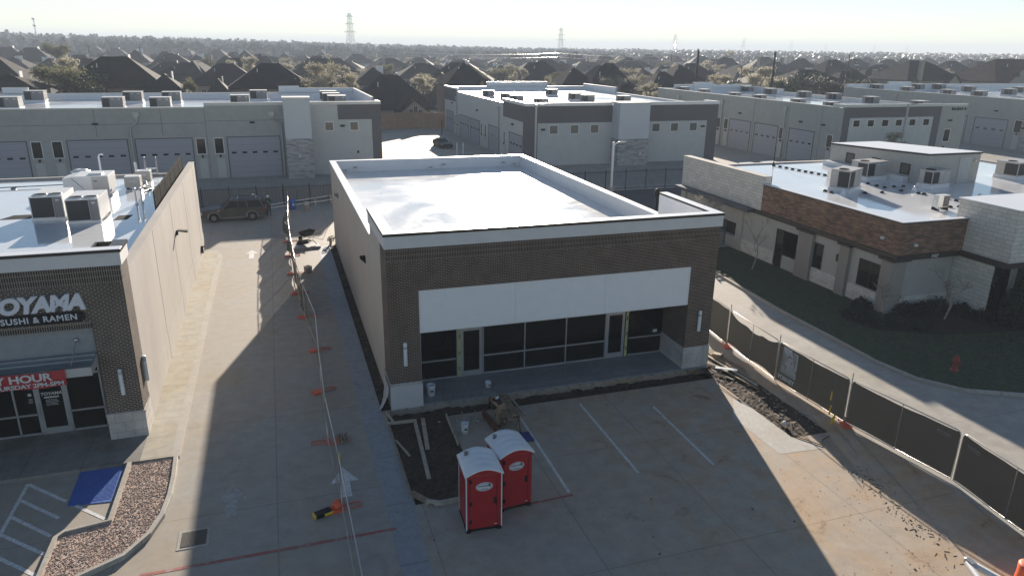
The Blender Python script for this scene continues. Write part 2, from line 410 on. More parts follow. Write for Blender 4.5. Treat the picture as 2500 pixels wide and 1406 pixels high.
m_yellow= plain('yellow_plastic', (.70,.46,.02), .5, 0, .1, 3)
m_cloud = None
# ================================================================ GROUND
def cells(xs, ys, hole, z, depth=.45, mb=None):
    mb = mb or MB(); xs = sorted(set(xs)); ys = sorted(set(ys))
    H = lambda i,j: 0<=i<len(xs)-1 and 0<=j<len(ys)-1 and hole((xs[i]+xs[i+1])/2,(ys[j]+ys[j+1])/2)
    for i in range(len(xs)-1):
        for j in range(len(ys)-1):
            x0,x1,y0,y1 = xs[i],xs[i+1],ys[j],ys[j+1]
            if H(i,j): continue
            mb.add([(x0,y0,z),(x1,y0,z),(x1,y1,z),(x0,y1,z)],[(0,1,2,3)])
            for di,dj,a,b in ((-1,0,(x0,y0),(x0,y1)),(1,0,(x1,y1),(x1,y0)),(0,-1,(x1,y0),(x0,y0)),(0,1,(x0,y1),(x1,y1))):
                if H(i+di,j+dj): mb.add([(*b,z),(*a,z),(*a,z-depth),(*b,z-depth)],[(0,1,2,3)])
    return mb
struct('ground', cells([-2600,-80,170,3600],[-320,-40,125,5200], lambda x,y: -80<x<170 and -40<y<125, 0, .1), m_ground)

def inpoly(x,y,P):
    c=False
    for i in range(len(P)):
        (x0,y0),(x1,y1)=P[i],P[i-1]
        if (y0>y)!=(y1>y) and x<(x1-x0)*(y-y0)/(y1-y0)+x0: c=not c
    return c
def lot_hole(x,y):
    if -.3<x<14.6 and -1.2<y<-.1: return True          # trench in front of the new slab
    if -.3<x<2.05 and -6.8<y<-1.1: return True         # dug planter
    if -.45<x<.05 and 0<y<27.2: return True            # strip along the wall
    if 14.6<x<16.3 and -6.8<y<2.4: return True         # strip by the screen fence
    return False
# lot material: browner where the site traffic drags soil
t = NT('site_lot_concrete'); p = t.pos(); s = t.n('SeparateXYZ'); t.l(p,s.inputs[0])
f1=t.noise(p,.34,6,.62); f2=t.noise(p,1.7,6,.68); f3=t.noise(p,20,4,.7); f4=t.noise(t.map(p,loc=(9,3,0)),.55,6,.72,.8)
g=t.math('MULTIPLY', t.ramp(t.math('MULTIPLY_ADD',s.outputs[0],1/16.0,.05),[(.15,(0,0,0)),(.75,(1,1,1))]), t.math('LESS_THAN', s.outputs[1], 0.0))
base=t.mix(t.math('MULTIPLY',t.ramp(f1,[(.42,(0,0,0)),(.66,(1,1,1))]),.7),(.345,.325,.29),(.36,.29,.21))
tan=t.mix(t.ramp(f4,[(.36,(0,0,0)),(.62,(1,1,1))]),(.42,.36,.29),(.44,.305,.19))
c=t.mix(t.math('MULTIPLY',g,t.ramp(f1,[(.25,(.55,)*3),(.6,(1,)*3)])),base,tan)
c=t.mix(t.math('MULTIPLY',t.ramp(f4,[(.60,(0,0,0)),(.70,(1,1,1))]),t.math('MULTIPLY_ADD',g,.55,.22)),c,(.15,.105,.065))
c=t.mix(t.math('MULTIPLY',t.ramp(t.noise(t.map(p,loc=(4,41,0)),2.6,6,.75),[(.62,(0,0,0)),(.72,(1,1,1))]),.35),c,(.50,.48,.45))
c=t.mix(1.0,c,t.ramp(f2,[(.3,(.82,)*3),(.65,(1.06,)*3)]),'MULTIPLY')
c=t.mix(1.0,c,t.ramp(f3,[(.3,(.90,)*3),(.7,(1.02,)*3)]),'MULTIPLY')
for ax,step,o in ((0,4.55,.7),(1,6.1,3.2)):
    q=t.math('LESS_THAN',t.math('MODULO',t.math('ADD',s.outputs[ax],600.0+o),step),.035)
    c=t.mix(t.math('MULTIPLY',q,.45),c,(.11,.10,.09))
t.bump(f3,.2,.012)
m_site=t.set(c,t.math('MULTIPLY_ADD',f2,.3,.6),0,.4)
struct('parking_lot', cells([-80,-.45,-.3,.05,2.05,14.6,16.3,17.6],[-40,-6.8,-1.2,-1.1,-.1,0,2.4,27.2,45], lot_hole, 0), m_site)
struct('service_yard', MB().sheet([(-80,45),(170,45),(170,125),(-80,125)],0), m_yard)
KERB = [(24.6,18.6),(23.9,12.9),(23.35,5.3),(23.3,1.0),(23.2,-2.0),(23.55,-4.1),(24.7,-5.7),(27.0,-6.9),(30,-7.6),(36,-8.3),(46,-8.8),(70,-9)]
struct('driveway', MB().sheet([(17.6,-40),(170,-40),(170,45),(17.6,45)],0), m_drive)
LAWN = [(x+.17,y+.02) for x,y in KERB[:6]]+[(x+.06,y+.2) for x,y in KERB[6:]]+[(70,18.6)]
# soil below the holes
def rough_sheet(x0,x1,y0,y1,z,amp,step,seed,poly=None):
    rd=random.Random(seed); nx=max(2,int((x1-x0)/step)); ny=max(2,int((y1-y0)/step)); mb=MB()
    hs={}
    for i in range(nx+1):
        for j in range(ny+1): hs[i,j]=(x0+(x1-x0)*i/nx+(rd.random()-.5)*step*.5*(0<i<nx), y0+(y1-y0)*j/ny+(rd.random()-.5)*step*.5*(0<j<ny), z+rd.random()*amp)
    idx={};vs=[]
    for k,v in hs.items(): idx[k]=len(vs); vs.append(v)
    fs=[(idx[i,j],idx[i+1,j],idx[i+1,j+1],idx[i,j+1]) for i in range(nx) for j in range(ny) if poly is None or inpoly(*hs[i,j][:2],poly)]
    return mb.add(vs,fs)
struct('trench_soil', rough_sheet(-.3,14.6,-1.2,-.05,-.32,.16,.22,1), m_dirt)
struct('planter_soil', rough_sheet(-.3,2.05,-6.8,-1.2,-.14,.12,.2,2), m_dirt)
struct('wall_strip_soil', rough_sheet(-.45,.05,0,27.2,-.08,.1,.22,3), m_dirt)
struct('fence_strip_soil', rough_sheet(14.6,16.3,-6.8,2.4,-.03,.05,.14,4), m_dirt)
struct('fresh_slab', MB().sheet([(14.35,-3.2),(13.3,-4.7),(13.36,-7.64),(15.25,-7.8),(14.62,-6.7),(14.58,-3.4)],.004), concrete('fresh_slab_concrete',(.47,.45,.42),(.40,.35,.28),.5,None,.7,.6,.1))
struct('gutter_strip', MB().sheet([(-1.3,27.4),(-.46,27.4),(-.46,-1.25),(-1.3,-1.25)],.004).sheet([(-1.25,-6.9),(-.36,-6.9),(-.5,-14),(-1.35,-14)],.004).sheet([(-1.28,-1.3),(-.32,-1.3),(-.32,-6.85),(-1.25,-6.85)],.004), m_strip)
struct('office_parking', MB().sheet([(24.6,19),(70,19),(70,42.3),(17.8,42.3),(17.8,30),(24.6,30)],.004), m_asph)
# dirt crumbs and tyre tracks dropped on the concrete
rd=random.Random(5); mb=MB()
for cx,cy,sx,sy,n in ((15.3,-10.2,.5,1.0,120),(14.9,-12.6,.35,1.0,90),(14.0,-11.8,1.6,2.4,90),(12,-9.5,3,3,70),(0,-4.5,1.0,2.5,90),(-.9,4,.5,9,60),(13,-14.0,1.5,.6,40),(4.2,-1.9,2.5,.5,120),(10,-1.7,3,.4,60),(1,-8,2,1.2,50),(6,-10,3,2,60)):
    for _ in range(n):
        x=rd.gauss(cx,sx*.6); y=rd.gauss(cy,sy*.6); r=rd.uniform(.004,.014)*(2.2 if rd.random()<.08 else 1)
        mb.cbox((x,y,r*.3),(r*2,r*rd.uniform(.8,2.6),r*.7),rd.uniform(0,3))
for k in range(46):
    if rd.random()<.35: continue
    x=15.3-.018*k+rd.gauss(0,.05); y=-9.2-.115*k
    for sx in (-.2,.16):
        if rd.random()<.6: mb.cbox((x+sx+rd.gauss(0,.04),y,.004),(rd.uniform(.06,.22),rd.uniform(.012,.03),.01),rd.uniform(.1,.9)*(1 if sx<0 else -1))
o=mb.build('soil_crumbs', m_dirt); tag(o,'dark soil crumbs and tyre-track clods dropped on the concrete lot','soil crumbs',kind='stuff')

# kerbs, lawn, walks
def kerb_path(pts, wd=.16, h=.14):
    mb=MB(); n=len(pts); L=[]
    for i,p in enumerate(pts):
        a=Vector(pts[max(i-1,0)]); b=Vector(pts[min(i+1,n-1)]); d=(b-a).normalized(); nn=Vector((-d.y,d.x)); L.append((Vector(p),nn))
    vs=[]
    for p,nn in L:
        q=p+nn*wd; vs+=[(p.x,p.y,0),(p.x,p.y,h-.02),(p.x+nn.x*.02,p.y+nn.y*.02,h),(q.x,q.y,h),(q.x,q.y,0)]
    fs=[]
    for i in range(n-1):
        for k in range(4): fs.append((i*5+k,(i+1)*5+k,(i+1)*5+k+1,i*5+k+1))
    fs+=[(0,1,2,3,4),tuple((n-1)*5+k for k in (4,3,2,1,0))]
    return mb.add(vs,fs)
struct('lawn_kerb', kerb_path(KERB,.17,.14), m_kerb)
struct('lawn', MB().prism(LAWN,0,.11), m_grass)
rd=random.Random(8); mb=MB()
for _ in range(16000):
    x=rd.uniform(23.4,37); y=rd.uniform(-8,18.4)
    if not inpoly(x,y,LAWN) or (28.4<x<34 and 3.2<y) or x>28.6 and y>3: continue
    h=rd.uniform(.02,.05); a=rd.uniform(0,6.28); dx,dy=math.cos(a)*.03,math.sin(a)*.03
    mb.add([(x-dx,y-dy,.11),(x+dx,y+dy,.11),(x+rd.uniform(-.04,.04),y+rd.uniform(-.04,.04),.11+h)],[(0,1,2)])
o=mb.build('grass_blades', leafmat('grass_blade',(.028,.040,.016),(.055,.055,.028),.3)); tag(o,'short dull green grass of the office lawn','grass',kind='stuff')
struct('planting_bed', MB().prism([(26.6,4.4),(25.9,3.0),(26.6,1.3),(29.5,-.2),(33.2,-.9),(37,-1),(37,3),(29.3,4.9)],.10,.125), concrete('mulch',(.045,.033,.024),(.06,.045,.03),.6,None,.95,2,.3))
struct('side_walk', MB().prism([(-9.3,-1.5),(-8.0,-1.5),(-8.0,26.2),(-8.35,27.6),(-9.3,28.2)],0,.12), m_walk)
struct('walk_kerb', MB().prism([(-8.28,-1.52),(-7.985,-1.52),(-7.985,26.1),(-8.28,26.9)],0,.126), concrete('walk_kerb_concrete',(.44,.415,.37),(.40,.35,.27),.8,((0,0),(6.1,.3)),.75,.5,.08))
struct('front_walk', MB().prism([(-26,-1.5),(-9.31,-1.5),(-9.31,2.2),(-26,2.2)],0,.118), m_walk_shaded)
PO=[(-8.02,-1.52),(-7.95,-2.9),(-7.95,-4.0),(-8.05,-5.1),(-8.32,-6.06),(-8.9,-6.95),(-9.8,-7.45),(-10.6,-7.95),(-11.1,-8.9)]
PI=[(-9.7,-1.52),(-9.72,-4.95),(-10.88,-5.08),(-11.12,-5.4),(-11.12,-8.9)]
struct('planter_kerb', kerb_path(PO[::-1],.15,.15), m_kerb)
struct('planter_inner_kerb', kerb_path([(x,y) for x,y in PI],.15,.15), m_kerb)
struct('planter_bed', MB().prism([(x-.14,y) for x,y in PO[:4]]+[(x-.1,y+.1) for x,y in PO[4:]]+[(x+.14,y) for x,y in PI[::-1]],0,.07), m_gravel)
rd=random.Random(9); mb=MB(); PP=[(x-.2,y) for x,y in PO[:5]]+[(x-.1,y+.15) for x,y in PO[5:]]+[(x+.18,y-.05) for x,y in PI[::-1]]
while len(mb.f)<5200*6:
    x=rd.uniform(-11.1,-8); y=rd.uniform(-8.9,-1.5)
    if inpoly(x,y,PP): r=rd.uniform(.008,.022); mb.cbox((x,y,.07+r*.3),(r*2,r*1.5,r),rd.uniform(0,3),rd.uniform(-.4,.4),rd.uniform(-.4,.4))
o=mb.build('gravel', [m_gravel]); tag(o,'reddish brown gravel and bark chips filling the kerbed planter','gravel',kind='stuff')

# markings
def arrow(cx,cy,L=1.85,W=.95,mat=m_wpaint,rot=0):
    q=[(0,L/2),(-W/2,L/2-.95),(-.17,L/2-.95),(-.17,-L/2),(.17,-L/2),(.17,L/2-.95),(W/2,L/2-.95)]
    return [(cx+x*math.cos(rot)-y*math.sin(rot),cy+x*math.sin(rot)+y*math.cos(rot)) for x,y in q]
struct('arrow_marking', MB().sheet(arrow(-6.07,-4.75),.006), concrete('faded_marking',(.55,.55,.54),(.34,.33,.31),.95,None,.7,5,.3,((.3,.29,.27),8,.5,.8)))
struct('arrow_marking', MB().sheet(arrow(-2.4,-4.75),.006), m_wpaint)
struct('arrow_marking', MB().sheet(arrow(-6.02,26.25,2.3,1.0),.006), m_wpaint)
mb=MB()
def line(a,b,wd,z=.006):
    a=Vector(a);b=Vector(b);d=(b-a).normalized();n=Vector((-d.y,d.x))*wd/2
    mb.sheet([tuple(a+n),tuple(a-n),tuple(b-n),tuple(b+n)],z)
line((-12.72,-1.8),(-12.75,-10.2),.12)
for k in range(8):
    y0=-1.85-.93*k; line((-12.68,y0),(-11.25 if k<3 else -11.15,y0-1.42),.12,.0065)
line((-12.7,-1.82),(-12.3,-2.25),.12,.007)
line((-10.9,-3.62),(-9.8,-4.72),.12,.0065)
struct('hatch_marking', mb, m_wpaint)
mb=MB(); line((4.9,-1.85),(4.83,-7.62),.11); line((7.72,-1.75),(7.66,-7.22),.11); line((10.62,-2.9),(10.55,-7.55),.11)
struct('bay_marking', mb, m_wpaintold)
mb=MB(); line((-8.4,-7.82),(-1.1,-7.84),.13); line((2.5,-7.86),(4.9,-7.78),.12,.0062); line((-14,-13),(-8.3,-12.9),.13)
struct('fire_lane_marking', mb, m_rpaint)
o=MB().prism([(-11.2,-1.52),(-9.8,-1.54),(-9.84,-3.72),(-11.15,-3.58)],0,.02).build('ramp_pad', m_blue); 
mb=MB()
for k in range(26): mb.box(-11.12,-9.86,-3.55+.078*k,-3.52+.078*k,.02,.028)
mb.build('ramp_rib', m_blue, o); tag(o,'blue ribbed accessible ramp pad at the front walk edge','ramp')
mb=MB().box(-7.54,-6.62,-6.98,-6.04,.0,.012); o=mb.build('drain_frame', m_kerb); tag(o,'square steel drain grate set in concrete near the planter','drain grate')
mb=MB().box(-7.44,-6.72,-6.88,-6.14,.012,.02)
for i in range(14):
    for j in range(14): mb.box(-7.42+i*.05,-7.39+i*.05,-6.86+j*.05,-6.83+j*.05,.02,.026)
mb.build('grate', plain('grate_iron',(.10,.095,.085),.6,.5), o)

# ================================================================ MAIN (NEW) BUILDING
RB = thing('retail_building','new dark brick shop building with white sign band and bare white roof','building')
MB().box(.0,.3,1.6,27.7,0,6.27).box(14.7,15,1.6,27.7,0,6.27).box(.3,14.7,27.4,27.7,0,6.27).box(.01,.3,1.62,4.86,6.27,6.9).box(14.7,14.99,1.62,5.0,6.27,6.9).build('wall', m_stucco, RB)
MB().box(.3,14.7,.4,27.4,5.38,5.5).build('roof', tpo('new_roof_membrane',(.72,.72,.72),.10,.26,.55), RB)
mb=MB().box(.3,.36,1.6,27.4,5.5,6.27).box(14.64,14.7,1.6,27.4,5.5,6.27).box(.36,14.64,27.34,27.4,5.5,6.27)
mb.box(.3,.36,.4,4.86,6.27,7.41).box(14.64,14.7,.4,5.0,6.27,7.41).box(.36,14.64,.36,.42,5.5,7.41).build('parapet_lining', m_mem, RB)
MB().box(-.04,.4,4.9,27.74,6.27,6.33).box(14.6,15.04,5.0,27.74,6.27,6.33).box(.4,14.6,27.3,27.74,6.27,6.33).build('coping', m_mem, RB)
MB().box(0,15,0,.36,5.1,6.35).box(0,1.25,.0,.36,1.16,5.1).box(13.7,15,0,.36,1.16,5.1).box(0,.3,.36,1.6,1.16,6.35).box(14.7,15,.36,1.6,1.16,6.35).box(1.0,1.25,.36,2.0,1.16,5.1).box(13.7,13.95,.36,2.2,1.16,5.1).box(13.9,14.7,2.1,2.3,1.04,3.3).build('brick_facade', m_brick, RB)
MB().box(0,15,.002,.36,6.35,6.9).box(.0,.3,.36,1.6,6.35,6.9).box(14.7,15,.36,1.6,6.35,6.9).build('soldier_course', m_soldier, RB)
mb=MB().box(-.06,15.06,-.06,.36,6.9,7.4).box(-.06,.3,.36,4.87,6.9,7.4).box(14.7,15.06,.36,5.0,6.9,7.4)
cn=mb.build('cornice', m_cornice, RB)
MB().box(-.09,15.09,-.09,.38,7.4,7.5).box(-.09,.34,.38,4.9,7.4,7.5).box(14.66,15.09,.38,5.03,7.4,7.5).build('cornice_cap', m_bronze, cn)
MB().box(-.075,15.075,-.075,.4,7.5,7.515).box(-.075,.36,.4,4.89,7.5,7.515).box(14.64,15.075,.4,5.02,7.5,7.515).build('cap_membrane', m_mem, cn)
sb=MB().box(1.25,5.355,.04,.36,3.27,5.1).box(5.365,9.485,.04,.36,3.27,5.1).box(9.495,13.7,.04,.36,3.27,5.1).build('sign_band', m_white, RB)
MB().box(1.25,13.7,.3601,2.2,3.27,3.4).build('soffit', m_cornice, RB)
pl=MB().box(13.66,15.04,-.04,.4,0,1.16).box(14.62,15.04,.4,1.62,0,1.16).box(13.66,13.98,.4,2.15,0,1.16).box(13.98,14.66,2.06,2.3,.1,1.04).build('stone_plinth', m_plinth, RB)
pl2=MB().box(-.04,1.29,-.04,.4,0,1.16).box(-.04,.32,.4,1.62,0,1.16).box(.97,1.29,.4,2.1,0,1.16).build('stone_plinth', m_plinth, RB)
# storefront
fr=MB(); X=[1.62,3.25,4.5,6.52,8.58,10.6]
def vbar(x,w2=.05): fr.box(x-w2/2,x+w2/2,2.06,2.18,.1,3.3)
for x in (1.65,3.3,4.52,6.52,8.58,10.62,13.86): vbar(x)
for a,b in ((1.65,3.3),(4.52,6.52),(6.52,8.58),(8.58,10.62),(11.88,13.86)):
    fr.box(a,b,2.06,2.18,.1,.17); fr.box(a,b,2.07,2.17,.98,1.04); fr.box(a,b,2.06,2.18,3.2,3.3)
fr.box(1.65,13.86,2.06,2.18,2.42,2.50)
sf=fr.build('storefront_frame', m_alu, RB)
for a,b in ((1.65,3.3),(4.52,6.52),(6.52,8.58),(8.58,10.62),(11.88,13.86)):
    MB().box(a+.03,b-.03,2.11,2.125,.17,.98).build('glass_pane', m_glass, sf)
    MB().box(a+.03,b-.03,2.11,2.125,1.04,3.2).build('glass_pane', m_glass, sf)
def glazed_door(x0,x1,y,z0,z1,par,mat=m_alu,hand=1):
    d=MB().box(x0,x0+.13,y,y+.05,z0,z1).box(x1-.13,x1,y,y+.05,z0,z1).box(x0+.13,x1-.13,y,y+.05,z0,z0+.25).box(x0+.13,x1-.13,y,y+.05,z1-.12,z1).build('door', mat, par)
    MB().box(x0+.13,x1-.13,y+.02,y+.03,z0+.25,z1-.12).build('glass_pane', m_gdark if par is not RB else m_glass, d)
    hx = x1-.07 if hand>0 else x0+.07
    MB().tube([(hx,y-.01,z0+.95),(hx,y-.08,z0+.98),(hx,y-.08,z0+1.28),(hx,y-.01,z0+1.31)],.014,6).build('handle', m_steel, d)
    return d
glazed_door(3.47,4.47,2.07,.1,2.42,RB)
glazed_door(10.66,11.62,2.07,.1,2.42,RB,hand=-1)
MB().box(3.33,3.46,2.05,2.12,.1,2.42).box(11.68,11.8,2.05,2.12,.1,2.42).build('foam_strip', plain('pale_green_film',(.42,.44,.22),.6,0,.15,9), RB)
mb=MB()
for z in (.45,1.2,2.0):
    for x in (3.4,11.74):
        for k in range(4): mb.box(x-.035,x+.035,2.04,2.05,z+k*.045,z+.025+k*.045)
mb.build('film_print', m_black, RB)
# interior seen through the glass
MB().box(.3,14.7,.4,27.4,.0,.1).build('floor_slab', m_slab, RB)
MB().box(12.0,14.4,6.0,6.15,.1,3.2).box(9,9.12,8,16,.1,3.2).build('partition', plain('drywall',(.5,.49,.46),.9), RB)
mb=MB(); 
for i in range(9): mb.box(12.3,13.7,3.2+i*.28,3.2+i*.28+.28,.1+i*.17,.1+i*.17+.17)
mb.build('drywall_stack', plain('drywall_board',(.52,.50,.42),.9), RB)
MB().box(13.2,13.42,2.10,2.108,1.18,1.32).build('door_notice', m_whitep, RB)
# lights
for x in (.62,14.33):
    lt=MB().lathe((x,-.09,1.95),[(0,0),(.075,0),(.08,.03),(.08,.97),(.075,1.0),(0,1.0)],14).build('wall_light', m_whitep, RB)
    MB().lathe((x,-.09,2.86),[(.082,-.09),(.084,-.09),(.084,-.06),(.082,-.06)],14).lathe((x,-.09,2.80),[(.082,-.09),(.084,-.09),(.084,-.06),(.082,-.06)],14).box(x-.05,x+.05,-.03,.0,2.1,2.8).build('light_ring', m_hvacg, lt)
for y,z in ((21.73,4.65),(7.22,4.3)):
    MB().add([(0,y-.14,z),(0,y+.14,z),(0,y+.14,z+.36),(0,y-.14,z+.36),(-.26,y-.12,z+.25),(-.26,y+.12,z+.25),(-.26,y+.12,z+.36),(-.26,y-.12,z+.36)],
             [(0,1,5,4),(4,5,6,7),(2,3,7,6),(0,4,7,3),(1,2,6,5),(0,3,2,1)]).build('wall_light', m_black if y<10 else m_hvacg, RB)
# scuppers in the rear parapet
for x,z in ((1.0,5.62),(1.75,5.80),(7.43,5.62),(8.43,5.80),(13.22,5.80),(14.08,5.64)):
    s_=MB().box(x-.17,x+.17,27.12,27.36,z-.10,z+.10).build('scupper', m_mem, RB)
    MB().box(x-.14,x+.14,27.11,27.12,z+.0,z+.08).build('scupper_mouth', m_hvacg, s_)
# front slab with rebar dowels
fs=MB().box(-.05,15.0,-.08,.4,-.3,.1).box(.3,14.7,.4,2.06,.1001,.104).build('porch_slab', m_slab); fs['kind']='structure'
mb=None
rd=random.Random(3)
for i in range(24):
    x=.6+i*.6; a=rd.uniform(-.05,.05)
    MB().tube([(x,-.05,.02),(x+a,-.28,.03+rd.uniform(-.02,.05)),(x+a*1.2,-.36,.06+rd.uniform(-.03,.05))],.013,5).build('rebar_dowel', m_rust, fs)
for i in range(6): MB().tube([(1.75+i*.42,.02,.1),(1.75+i*.42,.0,.38)],.01,5).build('rebar_stub', m_rust, fs)
# plastic sheet round the left plinth
mb=MB(); rd=random.Random(12)
def film_strip(P0,P1,n,nz=6,drag=0):
    vs=[];fs=[]
    for i in range(n+1):
        for j in range(nz+1):
            f=i/n; x=P0[0]+(P1[0]-P0[0])*f; y=P0[1]+(P1[1]-P0[1])*f; z=1.05*j/nz+.01
            nx,ny=(P1[1]-P0[1]),-(P1[0]-P0[0]); l=math.hypot(nx,ny); nx/=l;ny/=l
            d=.03+rd.random()*.04+drag*max(0,(1-j/nz))**2*f
            vs.append((x+nx*d,y+ny*d,z))
    for i in range(n):
        for j in range(nz): fs.append((i*(nz+1)+j,(i+1)*(nz+1)+j,(i+1)*(nz+1)+j+1,i*(nz+1)+j+1))
    mb.add(vs,fs,True)
film_strip((-.05,-.05),(1.3,-.05),12); film_strip((-.06,1.5),(-.06,-.06),10,6,.45)
o=mb.build('plastic_sheet', m_film); tag(o,'crumpled clear plastic sheet wrapped round the left stone base of the brick shop','plastic sheet')
# gas pipe stub behind the right return
o=MB().tube([(15.3,6.4,0),(15.3,6.4,7.1),(15.5,6.3,7.35)],.06,8).tube([(15.25,6.8,6.0),(15.25,5.6,6.0),(15.25,5.6,6.5)],.035,6).lathe((15.3,6.4,7.0),[(0,0),(.14,0),(.14,.3),(.05,.42),(0,.42)],10).build('vent_pipe', m_black); o.parent=RB
# ================================================================ LEFT BUILDING (restaurant)
LB = thing('restaurant_building','dark brick sushi restaurant with white roof and long pale concrete side wall','building',(-9.3,.44,0))
lo=(-9.3,.44,0)
def LBb(mb,name,mat,par=LB,**k): return mb.build(name,mat,par,lo,**k)
LBb(MB().box(-9.6,-9.3,1.7,28.3,1.33,6.42).box(-9.6,-9.27,1.7,28.3,0,1.33).box(-26,-9.6,28.0,28.3,0,5.75).box(-26,-25.7,.9,28,0,6.3),'wall',m_precast)
mb=MB()
for y in (7.9,14.2,20.5,26.7): mb.box(-9.305,-9.296,y-.03,y+.03,1.34,6.4).box(-9.275,-9.266,y-.03,y+.03,0,1.32)
LBb(mb,'panel_joint',plain('joint_sealant',(.09,.085,.08),.8))
LBb(MB().box(-9.64,-9.27,1.7,28.3,6.42,6.47),'coping',m_precast)
LBb(MB().box(-25.7,-9.6,.85,28.0,5.45,5.6),'roof',tpo('restaurant_roof_membrane',(.66,.68,.70),.03,.10))
LBb(MB().box(-9.68,-9.6,.85,28.0,5.6,6.42).box(-25.7,-9.68,.82,.88,5.6,7.42),'parapet_lining',m_mem)
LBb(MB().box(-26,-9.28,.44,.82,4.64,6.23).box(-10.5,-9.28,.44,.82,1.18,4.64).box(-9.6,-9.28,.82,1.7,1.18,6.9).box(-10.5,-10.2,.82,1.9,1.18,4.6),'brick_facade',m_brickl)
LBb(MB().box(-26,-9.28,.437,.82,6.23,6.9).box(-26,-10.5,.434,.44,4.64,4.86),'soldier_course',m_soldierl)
cn=LBb(MB().box(-26,-9.22,.38,.82,6.9,7.38).box(-9.6,-9.22,.82,1.8,6.9,7.38),'cornice',m_cornice)
LBb(MB().box(-26,-9.18,.34,.84,7.38,7.48).box(-9.64,-9.18,.84,1.84,7.38,7.48),'cornice_cap',m_bronze,cn)
LBb(MB().box(-26,-9.2,.36,.82,7.48,7.495),'cap_membrane',m_mem,cn)
LBb(MB().box(-26,-10.5,.58,.82,3.2,4.64),'stucco_panel',concrete('blue_grey_stucco',(.30,.32,.33),(.27,.29,.30),.5,None,.85,.5,.06))
LBb(MB().box(-10.54,-9.24,.40,1.0,0,1.16).box(-9.62,-9.24,1.0,1.72,0,1.16).box(-10.54,-10.16,1.0,1.62,0,1.16).box(-10.57,-9.21,.37,1.0,1.1,1.19),'stone_plinth',m_plinth)
cap=MB().box(-10.9,-9.2,.86,2.0,7.30,7.44).box(-10.9,-10.86,.86,2.0,6.4,7.3).box(-9.24,-9.2,.86,2.0,6.4,7.3).box(-10.9,-9.2,.86,.9,6.4,7.3)
# parapet return at the corner: dark-lined upstand
LBb(MB().box(-10.25,-9.64,1.74,1.84,6.5,7.44).box(-10.25,-10.17,.86,1.74,6.5,7.44),'parapet_return',m_bronze)
# canopy
cp=MB().add([(-26,.58,3.62),(-10.5,.58,3.62),(-10.5,-.6,3.56),(-26,-.6,3.56),(-26,.58,3.3),(-10.5,.58,3.3),(-10.5,-.6,3.24),(-26,-.6,3.24)],[(0,3,2,1),(4,5,6,7),(2,3,7,6),(1,2,6,5),(0,4,7,3)])
cno=LBb(cp,'canopy',plain('canopy_fascia',(.42,.43,.43),.5,.2,.05))
mb=MB()
for k in range(22): mb.add([(-26,.5-.05*k,3.632-.0025*k),(-10.52,.5-.05*k,3.632-.0025*k),(-10.52,.47-.05*k,3.632-.0025*k),(-26,.47-.05*k,3.632-.0025*k)],[(0,3,2,1)])
LBb(MB().box(-26,-10.52,-.58,.58,3.60,3.625),'canopy_deck',plain('blue_grey_standing_metal',(.10,.155,.20),.3,.5,.1,3),cno)
LBb(MB().box(-26,-10.52,.30,.34,3.625,3.70).box(-26,-10.52,-.1,-.07,3.625,3.66),'snow_rail',m_steel,cno)
LBb(MB().tube([(-11.1,.57,4.22),(-11.14,-.45,3.62)],.018,6).lathe((-11.1,.54,4.2),[(0,-.1),(.07,-.06),(.09,0),(.06,.06),(0,.08)],8),'tie_rod',m_steel,cno)
# storefront
fr=MB()
for x in (-25,-22,-19.5,-17,-14.9,-13.78,-13.08,-12.02,-10.84): fr.box(x-.03,x+.03,1.58,1.7,.12,3.24)
fr.box(-26,-10.8,1.58,1.7,.12,.19).box(-26,-13.05,1.58,1.7,.93,.99).box(-12.05,-10.8,1.58,1.7,.93,.99).box(-26,-10.8,1.58,1.7,2.42,2.49)
sfo=LBb(fr,'storefront_frame',m_alu)
for a,b in ((-26,-22),(-22,-17),(-17,-14.9),(-14.9,-13.78),(-13.78,-13.08),(-12.02,-10.84)):
    LBb(MB().box(a+.03,b-.03,1.63,1.645,.19,.93),'glass_pane',m_gdark,sfo); LBb(MB().box(a+.03,b-.03,1.63,1.645,.99,2.42),'glass_pane',m_gdark,sfo)
    LBb(MB().box(a+.03,b-.03,1.63,1.645,2.49,3.24),'glass_pane',m_gdark,sfo)
d=MB().box(-13.05,-12.92,1.57,1.62,.12,2.42).box(-12.18,-12.05,1.57,1.62,.12,2.42).box(-12.92,-12.18,1.57,1.62,.12,.37).box(-12.92,-12.18,1.57,1.62,2.3,2.42)
dd=LBb(d,'door',m_alu); LBb(MB().box(-12.92,-12.18,1.59,1.6,.37,2.3),'glass_pane',m_gdark,dd)
LBb(MB().tube([(-12.98,1.56,1.0),(-12.98,1.49,1.02),(-12.98,1.49,1.4),(-12.98,1.56,1.42)],.014,6),'handle',m_steel,dd)
m_sign = plain('white_sign_face',(.62,.64,.70),.5,0,.02); m_dec=plain('white_vinyl',(.55,.56,.57),.6)
tx=text_mb('TOYAMA',.17,'CENTER',.25,.006,.004,1.0).move(FACE_S).move((-12.55,1.583,1.72))
LBb(tx,'door_lettering',m_dec,dd)
mb=MB().box(-12.80,-12.30,1.581,1.583,1.60,1.66)
for k in range(5): mb.box(-12.76,-12.38+.03*(k%3),1.581,1.583,1.52-.055*k,1.535-.055*k)
LBb(mb,'door_hours',m_dec,dd)
mb=MB().lathe((0,0,0),[(0,0),(.07,0),(.07,.003),(0,.003)],14).move(FACE_S).move((-13.26,1.628,1.78))
for k in range(4): mb.box(-13.33,-13.19,1.626,1.628,1.6-.05*k,1.615-.05*k)
LBb(mb,'window_sticker',m_dec,sfo)
